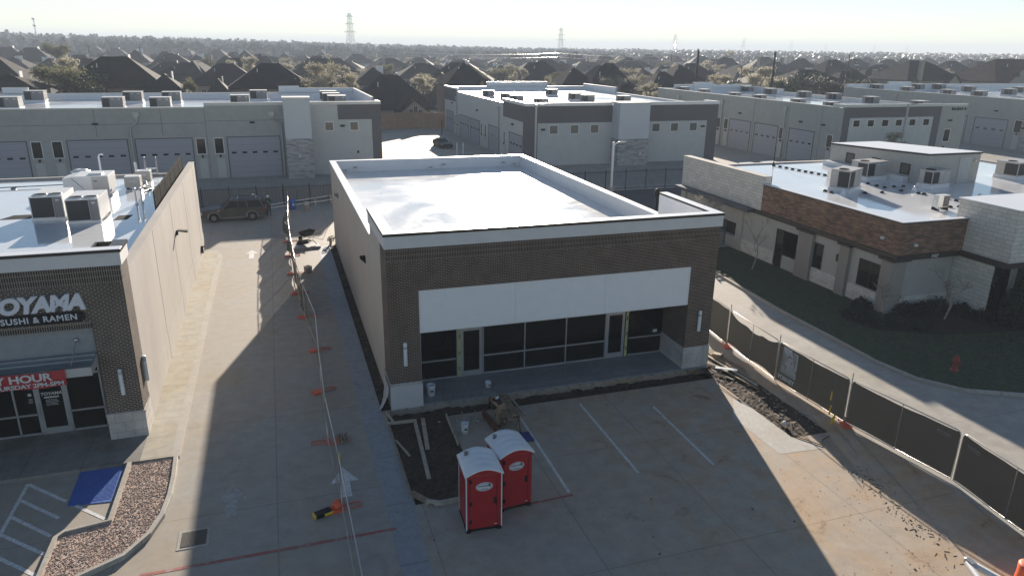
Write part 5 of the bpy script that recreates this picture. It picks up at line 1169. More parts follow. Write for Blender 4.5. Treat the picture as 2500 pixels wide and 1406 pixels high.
o=mb.add(vs,fs,True).build('tarp',plain('blue_tarp',(.015,.035,.16),.5,0,.2,3)); tag(o,'crumpled dark blue tarp on the ground at the stooping worker','tarp')
# lumber pile right of the building
LBL=['long pale plank lying along the fence strip, outermost','long grey plank second in the lumber pile','long grey plank third in the lumber pile','splintered plank lowest in the lumber pile','white primed board lying across the lumber pile','short block-like offcut by the shop corner','pale sliver nearest the concrete edge','grey plank nearest the screened fence','short plank under the white board']
for k,(a,b,w_,h_,m_) in enumerate([((15.55,1.2,.18),(16.0,-2.6,.1),.14,.04,m_woodp),((15.75,1.4,.22),(16.15,-2.2,.12),.14,.05,m_wood),((15.95,1.6,.2),(16.2,-1.6,.1),.16,.05,m_wood),((15.3,.2,.12),(15.85,-2.9,.08),.1,.04,m_wood),((15.15,-.55,.2),(15.95,-1.15,.22),.22,.03,m_whitep),((15.9,.75,.2),(16.1,.35,.26),.3,.22,m_wood),((14.95,-.5,.1),(15.35,-1.7,.06),.06,.04,m_woodp),((16.1,2.3,.15),(16.45,-1.0,.1),.12,.05,m_wood),((15.2,.3,.1),(15.6,-.9,.1),.18,.04,m_woodp)]):
    board(a,b,w_,h_,LBL[k],m_,'lumber strewn beside the shop corner')
rd=random.Random(15); mb=MB()
for _ in range(150):
    x=rd.uniform(14.7,16.4); y=rd.uniform(-6.5,2.2); L_=rd.uniform(.05,.30)
    mb.cbox((x,y,.02+rd.random()*.08),(L_,rd.uniform(.012,.04),.012),rd.uniform(0,3),rd.uniform(-.3,.3),rd.uniform(-.3,.3))
o=mb.build('wood_scraps',m_woodp); tag(o,'splinters and scraps of wood littering the soil strip by the fence','scraps',kind='stuff')
for k,(x,y,h_) in enumerate(((16.9,-6.3,.0),(17.0,-6.0,.25),(17.15,-5.7,.9))):
    o=MB().box(-.05,.05,-.012,.012,h_,h_+.42).box(-.09,.02,-.02,.02,h_+.05,h_+.3).build('caution_tape',m_yellow); o.location=(x,y,0); o.rotation_euler=(0,.25*(1-k),.5*k); tag(o,('lowest scrap of yellow tape on the soil at the screened fence','middle scrap of yellow tape just above the lowest','highest scrap of yellow tape tied to the screened fence')[k],'tape','yellow tape scraps at the screened fence')
o=MB().tube([(14.42,-3.2,.03),(14.9,-5.0,.05),(14.7,-6.6,.03),(15.3,-7.6,.03),(15.6,-7.3,.05),(16.1,-7.1,.03)],.016,6).tube([(15.0,-.8,.03),(14.4,-2.0,.05),(14.45,-3.6,.03)],.014,6).build('black_cable',m_rubber); tag(o,'black cable trailing along the edge of the soil strip on the right','cable')
o=MB().lathe((0,0,0),[(0,0),(.09,.02),(.1,.1),(.05,.17),(0,.18)],10).build('paper_ball',m_dec); o.location=(14.9,-5.9,.05); tag(o,'crumpled white wrapper in the soil strip by the screened fence','wrapper')
# sandbag / battery pack by the lane fence
t=thing('sand_bag','black weight bag with yellow end bands beside the nearest orange foot','weight bag',(-3.2,-6.45,0),.35); t.scale=(.8,.8,.8)
MB().box(-.42,.3,-.17,.17,0,.2).build('bag',m_black,t,bevel=.06); MB().box(-.45,-.38,-.15,.15,.02,.19).box(-.05,.3,-.19,-.16,.03,.15).build('band',m_yellow,t)
o=MB().lathe((0,0,0),[(0,0),(.18,0),(.19,.05),(.15,.18),(.08,.22),(0,.23)],14).build('orange_weight',m_orange); o.location=(-2.75,-6.25,.09); tag(o,'rounded orange weight resting on the nearest fence foot','weight')
o=MB().box(-.22,.22,-.28,.28,0,.08)
for k in range(4): o.box(-.22+.12*k,-.15+.12*k,-.28,.28,.08,.16)
o=o.build('timber_bundle',m_wood); o.location=(-2.2,-1.9,0); tag(o,'small bundle of timber offcuts right of the hooped fence foot','timber')
o=MB().box(-.05,.05,-.02,.02,0,.3).build('yellow_flag',m_yellow); o.location=(-2.45,-3.3,.0); tag(o,'small yellow marker lying by the lane fence above the white arrow','marker')
# things along the back of the lane
t=thing('cinder_block','grey hollow cinder block standing in the lane by the fence','block',(-2.35,20.8,0),.4)
MB().box(-.2,.2,-.2,.2,0,.05).box(-.2,.2,-.2,-.16,.05,.42).box(-.2,.2,.16,.2,.05,.42).box(-.2,-.16,-.16,.16,.05,.42).box(.16,.2,-.16,.16,.05,.42).build('shell',m_kerb,t)
t=thing('pallet','grey pallet loaded with cable coils in the sunny lane','pallet',(-2.2,27.2,0),.12)
MB().box(-1.0,1.0,-.6,.6,.12,.16).box(-1.0,1.0,-.6,-.5,0,.12).box(-1.0,1.0,-.05,.05,0,.12).box(-1.0,1.0,.5,.6,0,.12).build('deck',m_hvac,t)
mb=MB()
for k in range(5): mb.tube([(-.2+.06*k+(.34+.03*k)*math.cos(a),.1+(.3)*math.sin(a),.2+.05*k+.02*math.sin(3*a)) for a in [2*math.pi*i/16 for i in range(17)]],.028,5)
mb.tube([(.1,.0,.3),(.5,-.2,.45),(.7,.2,.35),(.9,-.3,.2)],.03,5)
o=mb.build('cable_coil',m_rubber); o.location=(-2.3,27.4,.05); tag(o,'tangle of black cable coiled on the grey pallet','cable coil')
t=thing('wheelbarrow','dark wheelbarrow parked behind the cable pallet','wheelbarrow',(-2.0,29.6,0),.6)
MB().add([(-.55,-.35,.62),(.6,-.38,.7),(.6,.38,.7),(-.55,.35,.62),(-.35,-.22,.3),(.35,-.22,.3),(.35,.22,.3),(-.35,.22,.3)],[(4,5,6,7),(0,4,7,3),(1,2,6,5),(0,1,5,4),(3,7,6,2)]).build('tray',m_black,t)
MB().lathe((0,0,0),[(0,-.04),(.17,-.04),(.19,0),(.17,.04),(0,.04)],14).move(Matrix.Translation((-.6,0,.19))@Matrix.Rotation(R(90),4,'X')).build('wheel',m_rubber,t)
MB().tube([(-.6,-.08,.19),(-.3,-.2,.3),(1.2,-.3,.6)],.02,6).tube([(-.6,.08,.19),(-.3,.2,.3),(1.2,.3,.6)],.02,6).build('handle',m_wood,t)
for s_ in (-.22,.22): MB().tube([(.4,s_,.35),(.45,s_,.0)],.018,6).build('leg',m_steel,t)
o=MB().tube([(-1.9,30.3,.03),(-.8,29.3,.03),(-.1,33.3,.03),(.9,37,.03)],.014,5).build('hose',m_rubber); tag(o,'thin dark hose crossing the sunny lane towards the shop wall','hose')
t=thing('plastic_barrel','blue plastic barrel standing by the lane fence in front of the slatted fence','barrel',(-2.7,41.2,0))
MB().lathe((0,0,0),[(0,0),(.27,0),(.29,.1),(.28,.3),(.30,.33),(.30,.37),(.28,.4),(.28,.62),(.30,.65),(.30,.69),(.28,.72),(.29,.9),(.25,.98),(.0,.98)],18).build('drum',m_bluep,t)
MB().box(-.0,.16,-.295,-.28,.4,.6).build('paper_label',m_dec,t)
gate=thing('pole_barrier','long white pipe rails laid on posts across the lane end','rail',(-4.6,41.2,0))
MB().tube([(0,0,.55),(5.6,2.0,.75)],.04,6).tube([(0,-.2,.3),(5.6,1.7,.4)],.04,6).build('pipe_rail',m_whitep,gate)
for x,y in ((1.9,.45),(4.0,1.2),(5.5,1.8)): MB().box(x-.06,x+.06,y-.06,y+.06,0,.8).build('post',m_woodp,gate)
o=MB().lathe((0,0,0),[(0,0),(.2,0),(.2,.5),(.26,.52),(.26,.8),(0,.82)],12).build('wrapped_stub',m_kerb); o.location=(-1.5,40.3,0); tag(o,'grey wrapped pipe stub standing just right of the blue barrel','pipe stub')
o=MB()
for k in range(7): o.tube([(.26*math.cos(a)+.02*k,.22*math.sin(a),.3+.05*k+.05*math.sin(2*a+k)) for a in [2*math.pi*i/14 for i in range(15)]],.018,5)
o.tube([(0,0,0),(0,0,.5)],.1,8)
o=o.build('wire_roll',m_woodp); o.location=(-.35,27.6,0); tag(o,'brown roll of wire standing at the rear corner of the new shop wall','wire roll')
# fire hydrant
t=thing('fire_hydrant','red fire hydrant standing on the office lawn','hydrant',(26.05,-3.9,.1),.3)
MB().lathe((0,0,0),[(.2,0),(.2,.05),(.12,.07),(.12,.5),(.15,.52),(.15,.56),(.12,.58),(.12,.64),(.1,.72),(.05,.77),(.03,.78),(.03,.83),(0,.83)],16).build('barrel',m_red,t)
MB().tube([(-.22,0,.47),(.22,0,.47)],.055,10).build('side_outlet',m_red,t); MB().tube([(0,0,.43),(0,-.2,.43)],.075,10).build('pumper_outlet',m_red,t)
# lamp posts
def lamp_post(loc,h,label,scale=1.0,mat=m_gut,rz=0):
    t=thing('lamp_post',label,'lamp post',loc,rz)
    MB().box(-.1,.1,-.1,.1,.5,h).build('pole',mat,t); MB().lathe((0,0,0),[(.3,0),(.3,.5),(0,.5)],14).build('concrete_base',m_kerb,t)
    a=MB().tube([(.1,0,h-.35),(.3,0,h-.15),(.55,0,h-.05)],.05,8).build('arm',mat,t)
    MB().add([(v[0]*.55+.95,v[1]*.2,v[2]*.09+h-.02) for v in [(math.cos(R(a))*math.cos(R(b)),math.sin(R(a))*math.cos(R(b)),math.sin(R(b))) for b in (-80,-40,0,40,80) for a in range(0,360,30)]],
        [(j*12+i,j*12+(i+1)%12,(j+1)*12+(i+1)%12,(j+1)*12+i) for j in range(4) for i in range(12)]+[tuple(range(48,60)),tuple(range(11,-1,-1))],True).build('lamp_head',mat,t)
    return t
lamp_post((29.95,42.0,0),5.2,'white lamp post with oval head in front of the middle warehouse fence',1,m_whitemetal)
lamp_post((26.9,57.6,0),7.9,'grey lamp post at the corner of the middle warehouse',1,m_gut)
lamp_post((73.0,46.5,0),8.35,'pale blue lamp post in front of the right warehouse windows',1,m_gut)
for k,(x,y) in enumerate(((20.42,71.93),(21.26,71.74))):
    o=MB().tube([(0,0,0),(0,0,1.75)],.08,8).build('bollard_post',m_whitemetal); o.location=(x,y,0); tag(o,('left','right')[k]+' of two thin white posts standing in the warehouse alley','post','white posts in the warehouse alley')
o=MB().box(-.07,.07,-.07,.07,0,2.5).build('sign_post',m_rust); o.location=(23.9,97.2,0); tag(o,'thick brown post at the sunny end of the warehouse alley','post')
# bottom right: trailer tongue and drum
t=thing('equipment_trailer','light steel trailer with an A-frame tongue poking in at the lower right edge','trailer',(14.0,-16.6,0),R(-4))
TB=m_whitemetal
MB().add([],[]).tube([(-.95,-1.0,.5),(-.03,1.72,.56)],.10,6).tube([(1.05,-1.0,.5),(.07,1.72,.56)],.10,6).box(-.75,.85,-1.05,-.9,.42,.58).build('tongue',TB,t)
MB().box(-.06,.10,1.55,1.80,.55,.68).lathe((.02,1.8,.52),[(0,0),(.08,0),(.08,.14),(0,.16)],12).build('coupler',m_steel,t)
MB().lathe((.05,.5,.0),[(.0,.0),(.14,.0),(.14,.06),(.04,.08),(.04,.95),(.0,.97)],12).build('jack',m_black,t)
MB().box(-1.0,1.1,-4.6,-1.05,.45,.6).build('deck',m_wood,t); MB().box(-1.45,-.62,.45,1.0,.45,.72).build('tool_box',m_black,t)
for sx in (-1.05,1.05): 
    MB().lathe((0,0,0),[(0,-.11),(.3,-.11),(.34,-.06),(.34,.06),(.3,.11),(0,.11)],18).move(Matrix.Translation((sx,-2.9,.34))@Matrix.Rotation(R(90),4,'Y')).build('wheel',m_rubber,t)
o=MB().lathe((0,0,0),[(0,0),(.3,0),(.32,.05),(.3,.3),(.32,.33),(.3,.6),(.31,.85),(.25,.9),(0,.9)],18).build('traffic_drum',m_orange); o.location=(15.35,-15.75,0); tag(o,'orange plastic drum at the lower right edge beside the trailer','drum')
# ================================================================ VEHICLES
def extrude_car(name,label,loc,rz,prof,Wd,gl,wheels,r,paint,roofz,extra):
    t=thing(name,label,'car',loc,rz)
    # prof: lower body outline (x,z) ; half width with tuck
    def hull(pts,w_lo,w_hi,zlo,zhi):
        mb=MB(); n=len(pts); W=lambda z: w_lo+(w_hi-w_lo)*max(0,min(1,(z-zlo)/(zhi-zlo)))
        vs=[(x,-W(z),z) for x,z in pts]+[(x,W(z),z) for x,z in pts]
        mb.add(vs,[tuple(range(n-1,-1,-1)),tuple(range(n,2*n))]+[(i,(i+1)%n,(i+1)%n+n,i+n) for i in range(n)]); return mb
    return t,hull
suv=thing('parked_suv','dusty dark grey suv with roof rails parked in the shade of the lane end','car',(-9.2,37.25,0),0)
def car_shell(bot,pts,Wlo,Whi,zlo,zhi):
    mb=MB(); n=len(pts); Wf=lambda z: Wlo+(Whi-Wlo)*max(0,min(1,(z-zlo)/(zhi-zlo)))
    vs=[(x,1.0-Wf(z),z) for x,z in pts]+[(x,1.0+Wf(z),z) for x,z in pts]
    mb.add(vs,[tuple(range(n)),tuple(range(2*n-1,n-1,-1))]+[((i+1)%n,i,i+n,(i+1)%n+n) for i in range(n)]); return mb
m_suv=plain('dusty_grey_paint',(.062,.06,.054),.4,.2,.12,1.2,.3); m_suvh=plain('dark_blue_bonnet',(.045,.05,.085),.3,.3,.1,2); m_trim=plain('grey_trim',(.19,.185,.17),.5,0,.08,3)
def arch(cx,r,n=9): return [(cx+r*math.cos(R(180-180*i/(n-1))),.38+r*math.sin(R(180*i/(n-1)))) for i in range(n)]
P=[(-.98,.42),(-1.0,.62),(-.95,.98),(-.72,1.06),(.62,1.16),(1.6,1.18),(4.12,1.18),(4.16,.95),(4.2,.6),(4.18,.42)]+[(x,z) for x,z in arch(3.08,.47)][::-1]+[(2.5,.34),(.6,.34)]+[(x,z) for x,z in arch(0,.47)][::-1]
car_shell(0,P,.97,.95,.3,1.2).build('body',m_suv,suv,bevel=.03)
Gh=[(.55,1.15),(1.35,1.78),(1.6,1.84),(3.7,1.84),(3.95,1.78),(4.12,1.15)]
car_shell(0,Gh,.93,.74,1.15,1.84).build('cabin',m_suv,suv,bevel=.03)
car_shell(0,[(-.93,.99),(-.7,1.075),(.56,1.175),(.56,1.14)],.84,.84,0,1).build('bonnet',m_suvh,suv)
gm=m_gdark
for sgn in (-1,1):
    yy=lambda z: 1.0+sgn*(.93+(.74-.93)*(z-1.15)/.69+.012)
    for q in ([(.95,1.2),(1.42,1.72),(1.98,1.72),(1.98,1.2)],[(2.04,1.2),(2.04,1.72),(2.62,1.72),(2.72,1.2)],[(2.84,1.2),(2.74,1.72),(3.72,1.72),(3.95,1.2)]):
        MB().add([(x,yy(z),z) for x,z in q],[tuple(range(4)) if sgn>0 else tuple(range(3,-1,-1))]).build('side_window',gm,suv)
MB().add([(.62,.25,1.2),(.62,1.75,1.2),(1.33,1.63,1.75),(1.33,.37,1.75)],[(0,3,2,1)]).move((-.03,0,.02)).build('windscreen',gm,suv)
MB().add([(4.13,.2,1.2),(4.13,1.8,1.2),(3.98,1.68,1.74),(3.98,.32,1.74)],[(0,1,2,3)]).move((.02,0,0)).build('rear_window',gm,suv)
MB().add([(-.8,.02,1.06),(-.8,.02,1.06),(0,0,0)],[]) 
MB().box(.66,2.45,.0,.045,.34,.42).box(.66,2.45,1.955,2.0,.34,.42).build('running_board',m_trim,suv)
for cx in (0,3.08):
    mb=MB(); n=12
    for sgn in (0,1):
        y0=.015 if sgn==0 else 1.985
        vs=[]
        for i in range(n+1):
            a=R(180*i/n)
            for rr in (.46,.53): vs.append((cx+rr*math.cos(a),y0,.38+rr*math.sin(a)))
        mb.add(vs,[(2*i,2*i+1,2*i+3,2*i+2) for i in range(n)])
    mb.build('wheel_arch',m_trim,suv)
    for y0,yo in ((.02,-1),(1.78,1)):
        wl=MB().lathe((0,0,0),[(.2,-.02),(.37,-.02),(.4,.04),(.4,.18),(.37,.24),(.2,.24)],22).move(Matrix.Translation((cx,y0+.22,.4))@Matrix.Rotation(R(90),4,'X')).build('wheel',m_rubber,suv)
        rim=MB(); rim.lathe((0,0,0),[(.0,.0),(.06,.0),(.07,-.02),(.13,.03),(.24,.0),(.24,.1)],10)
        for k in range(5):
            a=k*2*math.pi/5; rim.cbox((.13*math.cos(a),.13*math.sin(a),-.005),(.2,.06,.03),a)
        yy=y0-.0 if yo<0 else y0+.22
        rim.move(Matrix.Translation((cx,yy,.4))@Matrix.Rotation(R(-90 if yo<0 else 90),4,'X')).build('rim',m_hvacg,wl)
for y in (.12,1.88): MB().cbox((-.93,y,.82),(.12,.3,.2),0).build('headlight',plain('headlight_lens',(.55,.55,.53),.15,.2),suv); MB().box(4.1,4.21,y-.1 if y>1 else y-.1,y+.1,.82,1.15).build('tail_light',plain('tail_lens',(.38,.015,.012),.25),suv)
MB().box(-1.06,-.94,.15,1.85,.42,.6).build('front_bumper',m_trim,suv); MB().box(-1.0,-.955,.35,1.65,.66,.9).build('grille',m_black,suv); MB().box(4.18,4.3,.12,1.88,.42,.62).build('rear_bumper',m_black,suv)
MB().tube([(1.65,.4,1.9),(3.75,.4,1.9)],.025,6).tube([(1.65,1.6,1.9),(3.75,1.6,1.9)],.025,6).build('roof_rail',m_black,suv)
MB().box(1.95,2.02,.36,1.64,1.9,1.94).box(3.45,3.52,.36,1.64,1.9,1.94).build('roof_bar',m_steel,suv)
for y,s in ((-.02,-1),(2.02,1)): MB().cbox((.98,1.0+s*1.06,1.22),(.14,.16,.16)).build('wing_mirror',m_black,suv)
for x in (1.78,2.5): MB().box(x,x+.16,.02,.045,1.0,1.05).build('door_handle',m_black,suv)
mb=MB()
for x in (.9,2.0,2.76): mb.box(x-.006,x+.006,.018,.04,.5,1.15)
mb.build('door_seam',m_black,suv); MB().box(.34,.5,.02,.04,.95,1.02).build('wing_badge',m_steel,suv)
# black coupe in the alley, nose to camera
cp=thing('parked_coupe','black glossy coupe parked nose-out in the shade beside the middle warehouse','car',(21.6,80.2,0),R(96))
m_blk=plain('black_gloss_paint',(.006,.006,.007),.3,0,.1,2,.12)
P=[(-.85,.3),(-.9,.5),(-.75,.66),(.2,.82),(1.2,.9),(3.3,.95),(3.5,.85),(3.55,.4)]+arch(2.75,.36)[::-1]+[(2.2,.2),(.5,.2)]+arch(0,.36)[::-1]
P=[(x,z-.05 if z<.5 else z) for x,z in P]
car_shell(0,P,.92,.86,.2,.95).build('body',m_blk,cp,bevel=.05)
car_shell(0,[(.75,.88),(1.5,1.28),(2.2,1.32),(3.2,.94)],.8,.58,.88,1.32).build('cabin',m_blk,cp,bevel=.04)
MB().add([(.72,.3,.9),(.72,1.7,.9),(1.46,1.5,1.27),(1.46,.5,1.27)],[(0,3,2,1)]).move((-.03,0,.02)).build('windscreen',m_gdark,cp)
MB().add([(1.1,.30,1.1),(1.3,.34,1.22),(1.2,.55,1.2),(1.0,.5,1.08)],[(0,1,2,3)]).move((-.1,0,.04)).build('sun_visor',m_whitep,cp)
for cx in (0,2.75):
    for y0 in (.18,1.86):
        wl=MB().lathe((0,0,0),[(.0,-.02),(.3,-.02),(.33,.03),(.33,.18),(.3,.2),(0,.2)],18).move(Matrix.Translation((cx,y0,.33))@Matrix.Rotation(R(90),4,'X')).build('wheel',m_rubber,cp)
for y in (.3,1.7): MB().cbox((-.82,y,.6),(.16,.34,.1)).build('headlight',plain('coupe_lens',(.35,.35,.36),.1,.3),cp)
MB().box(-.93,-.86,.6,1.4,.3,.45).build('grille',m_black,cp)
tk=thing('parked_truck','white truck nose showing behind the limestone wall, partly hidden','truck',(53.5,44.0,0),R(95))
MB().box(0,2.2,0,2.0,.5,1.9).build('cab',m_whitep,tk,bevel=.12); MB().box(-1.1,0,.05,1.95,.5,1.25).build('bonnet',m_whitep,tk,bevel=.08); MB().box(2.25,6,0,2,.6,1.2).build('bed',m_whitep,tk)
MB().box(-.03,0,.2,1.8,1.3,1.8).build('windscreen',m_gdark,tk); MB().box(-1.14,-1.1,.3,1.7,.7,1.1).build('grille',m_black,tk)
for cx in (-.4,4.6):
    for y in (.0,1.75): MB().lathe((0,0,0),[(0,0),(.36,0),(.4,.05),(.4,.2),(.36,.25),(0,.25)],16).move(Matrix.Translation((cx,y+.25,.4))@Matrix.Rotation(R(90),4,'X')).build('wheel',m_rubber,tk)
# ================================================================ PEOPLE
def skin(name,chains,mat,parent,sub=1,root=0):
    """chains: lists of (pos, radius); equal first points are shared"""
    vs=[];es=[];rs=[];key={}
    for ch in chains:
        prev=None
        for p_,r in ch:
            k=tuple(round(q,4) for q in p_)
            if k not in key: key[k]=len(vs); vs.append(p_); rs.append(r)
            i=key[k]
            if prev is not None and prev!=i: es.append((prev,i))
            prev=i
    me=bpy.data.meshes.new(name); me.from_pydata(vs,es,[]); o=bpy.data.objects.new(name,me); C.objects.link(o)
    md=o.modifiers.new('s','SKIN'); md.use_smooth_shade=True
    for i,r in enumerate(rs):
        sv=me.skin_vertices[0].data[i]; sv.radius=(r,r) if not isinstance(r,tuple) else r; sv.use_root=(i==root)
    s2=o.modifiers.new('d','SUBSURF'); s2.levels=sub; s2.render_levels=sub
    dg=bpy.context.evaluated_depsgraph_get(); dg.update()
    m2=bpy.data.meshes.new_from_object(o.evaluated_get(dg)); bpy.data.objects.remove(o)
    m2.materials.clear(); m2.materials.append(mat); q=bpy.data.objects.new(name,m2); C.objects.link(q); q.parent=parent
    return q
m_skin=plain('skin',(.30,.17,.11),.6,0,.06,8); m_hair=plain('dark_hair',(.015,.012,.01),.7)
def person(label,loc,rz,J,shirt,pants,hat=None,vest=None,boots=m_black,grp=None,patch=None):
    t=thing('person',label,'person',loc,rz,grp); V=Vector
    J={k:V(v) for k,v in J.items()}
    pel,che,nek,hed=J['pelvis'],J['chest'],J['neck'],J['head']
    ch=[[(pel,.13),((pel+che)/2,.12),(che,.145),(nek,.06),((nek+hed)/2,.055),(hed,.085),(hed+(hed-nek).normalized()*.09,.07)]]
    for s in 'LR':
        ch.append([(che,.145),(J['sh'+s],.06),((J['sh'+s]+J['el'+s])/2,.047),(J['el'+s],.04),(J['wr'+s],.027)])
        ch.append([(pel,.13),(J['hip'+s],.09),((J['hip'+s]+J['kn'+s])/2,.075),(J['kn'+s],.055),((J['kn'+s]+J['an'+s])/2,.052),(J['an'+s],.036)])
        # hand: palm then five unequal fingers
        w_=J['wr'+s]; d=(w_-J['el'+s]).normalized(); side=d.cross(V((0,1,0))); side=side.normalized() if side.length>.05 else V((1,0,0)); nn=d.cross(side)
        palm=w_+d*.05; ch.append([(w_,.027),(palm,.03)])
        for k,L_ in enumerate((.075,.085,.08,.06)):
            off=side*(-.03+.02*k); b=palm+d*.04+off
            ch.append([(palm,.03),(b,.0095),(b+d*L_*.5+nn*.012,.009),(b+d*L_*.85+nn*.035,.008)])
        tb=w_+d*.02-side*.035; ch.append([(palm,.03),(tb,.011),(tb+d*.04-side*.015,.010),(tb+d*.06-side*.01+nn*.02,.009)])
    body=skin('body',ch,m_skin,t)
    c2=[[(pel,.15),((pel+che)/2,.145),(che,.17),(nek-(nek-che)*.15,.085)]]
    for s in 'LR': c2.append([(che,.17),(J['sh'+s],.078),((J['sh'+s]+J['el'+s])/2,.062),(J['el'+s],.055),(J['wr'+s]*.9+J['el'+s]*.1,.042)])
    skin('shirt',c2,shirt,t)
    c3=[[(pel+(che-pel)*.12,.15),(pel,.158)]]
    for s in 'LR': c3.append([(pel,.158),(J['hip'+s],.105),((J['hip'+s]+J['kn'+s])/2,.09),(J['kn'+s],.072),((J['kn'+s]+J['an'+s])/2,.066),(J['an'+s],.06)])
    skin('trousers',c3,pants,t)
    for s in 'LR':
        a=J['an'+s]; f=V(J.get('toe',(0,1,0))).normalized()
        skin('boot',[[(a,.055),(a-V((0,0,.05)),.055),(a-V((0,0,.06))+f*.12,.045),(a-V((0,0,.065))+f*.2,.035)]],boots,t)
    if vest is not None: skin('vest',[[(pel+(che-pel)*.2,.165),((pel+che)/2,.165),(che,.19),(che+(nek-che)*.4,.13)]],vest,t)
    upv=(hed-nek).normalized(); fc=V(J.get('face',(0,1,0))).normalized(); sd_=fc.cross(upv).normalized()
    hm=MB()
    for e in (-1,1): hm.cbox(tuple(hed+fc*.082+sd_*e*.033+upv*.03),(.022,.022,.012))
    hm.build('eye',m_black,t); 
    nm=MB().cbox(tuple(hed+fc*.1+upv*.0),(.022,.03,.035)).cbox(tuple(hed+fc*.088-upv*.045),(.045,.012,.01)).cbox(tuple(hed+sd_*.088),(.014,.035,.055)).cbox(tuple(hed-sd_*.088),(.014,.035,.055)); nm.build('facial_feature',m_skin,t)
    q=upv.to_track_quat('Z','Y').to_matrix().to_4x4(); q.translation=hed+upv*.045
    if hat is not None:
        MB().lathe((0,0,0),[(.155,.0),(.15,.012),(.122,.015),(.118,.06),(.09,.105),(.04,.128),(0,.132)],18).move(q).build('hard_hat',hat,t)
    else: MB().lathe((0,0,-.02),[(.098,-.05),(.1,0),(.095,.05),(.06,.095),(0,.108)],14).move(q).build('hair',m_hair,t)
    if patch: MB().cbox(tuple(che-fc*.175+V((0,0,.0))),(.14,.02,.1)).build('shirt_print',m_dec,t)
    return t
m_tan=plain('tan_cloth',(.24,.19,.125),.85,0,.15,8); m_blks=plain('black_cloth',(.014,.014,.017),.85,0,.2,8); m_navy=plain('navy_cloth',(.03,.035,.06),.85); m_vest=plain('green_vest',(.10,.28,.15),.7); m_dkg=plain('dark_green_cloth',(.03,.05,.035),.85); m_hat=plain('white_hard_hat',(.72,.72,.70),.35)
stand=dict(pelvis=(0,0,.98),chest=(0,.02,1.32),neck=(0,.02,1.5),head=(0,.04,1.63),shL=(-.19,.02,1.43),elL=(-.27,-.02,1.14),wrL=(-.24,.16,.98),shR=(.19,.02,1.43),elR=(.26,.0,1.14),wrR=(.22,.2,1.0),hipL=(-.1,0,.93),knL=(-.12,.03,.5),anL=(-.12,0,.09),hipR=(.1,0,.93),knR=(.12,.02,.5),anR=(.13,0,.09))
person('worker in white hard hat and green vest standing behind the grey suv',(-4.75,39.2,0),R(150),stand,m_dkg,m_dkg,m_hat,m_vest,grp='site workers by the suv')
person('worker in white hard hat standing on the far side of the grey suv',(-6.0,40.3,0),R(170),stand,m_blks,m_navy,m_hat,None,grp='site workers by the suv')
bend=dict(pelvis=(0,0,.86),chest=(-.10,.36,1.02),neck=(-.14,.55,1.0),head=(-.16,.66,.92),face=(-.1,.5,-.8),shL=(-.28,.45,1.0),elL=(-.30,.55,.74),wrL=(-.18,.66,.52),shR=(.07,.47,1.02),elR=(.16,.6,.78),wrR=(.24,.68,.56),hipL=(-.1,0,.82),knL=(-.14,.10,.46),anL=(-.15,-.02,.1),hipR=(.1,0,.82),knR=(.12,.16,.46),anR=(.14,.02,.1))
person('stooping worker in black shirt and tan trousers beside the planks over the trench',(3.95,-2.65,0),R(8),bend,m_blks,m_tan,None,None,m_navy,patch=True)
# ================================================================ NEIGHBOURHOOD
m_roofs=[shingle('shingle_charcoal',(.026,.026,.028)),shingle('shingle_brown',(.036,.031,.028)),shingle('shingle_slate',(.032,.034,.038)),shingle('shingle_rust',(.060,.036,.029))]
m_walls=[brick('house_brick_red',(.15,.085,.065),(.19,.11,.085),(.25,.22,.2)),plain('house_stucco_tan',(.27,.24,.20),.85,0,.08,.5),brick('house_brick_tan',(.24,.19,.145),(.28,.22,.17),(.3,.27,.24)),plain('house_siding_grey',(.24,.245,.25),.85,0,.06,.5)]
m_trimw=plain('house_trim_white',(.5,.48,.45),.7)
def hip(mb,cx,cy,w,d,ze,zr,ov=.5,th=.18):
    x0,x1,y0,y1=cx-w/2-ov,cx+w/2+ov,cy-d/2-ov,cy+d/2+ov
    if w>=d: a=(w-d)/2+.01; r=[(cx-a,cy,zr),(cx+a,cy,zr)]; F=[(0,1,5,4),(1,2,5),(2,3,4,5),(3,0,4)]
    else: a=(d-w)/2+.01; r=[(cx,cy-a,zr),(cx,cy+a,zr)]; F=[(0,1,4),(1,2,5,4),(2,3,5),(3,0,4,5)]
    v=[(x0,y0,ze),(x1,y0,ze),(x1,y1,ze),(x0,y1,ze)]+r+[(x0,y0,ze-th),(x1,y0,ze-th),(x1,y1,ze-th),(x0,y1,ze-th)]
    return mb.add(v,F+[(6,7,1,0),(7,8,2,1),(8,9,3,2),(9,6,0,3),(9,8,7,6)])
def gable_y(mb,wl,cx,y0,y1,w,ze,zr,ov=.4):
    """gable facing -Y at y0, ridge along Y"""
    v=[(cx-w/2-ov,y0-ov,ze-.25),(cx,y0-ov,zr),(cx+w/2+ov,y0-ov,ze-.25),(cx-w/2-ov,y1,ze-.25),(cx,y1,zr),(cx+w/2+ov,y1,ze-.25)]
    vv=v+[(a,b,c-.16) for a,b,c in v]
    mb.add(vv,[(0,1,4,3),(1,2,5,4),(6,9,10,7),(7,10,11,8),(0,6,7,1),(1,7,8,2),(0,3,9,6),(2,8,11,5)])
    wl.add([(cx-w/2,y0,0),(cx+w/2,y0,0),(cx+w/2,y0,ze-.25),(cx,y0,zr-.3),(cx-w/2,y0,ze-.25),(cx-w/2,y1,0),(cx+w/2,y1,0),(cx+w/2,y1,ze-.25),(cx-w/2,y1,ze-.25)],[(0,1,2,3,4),(1,6,7,2),(5,0,4,8)])
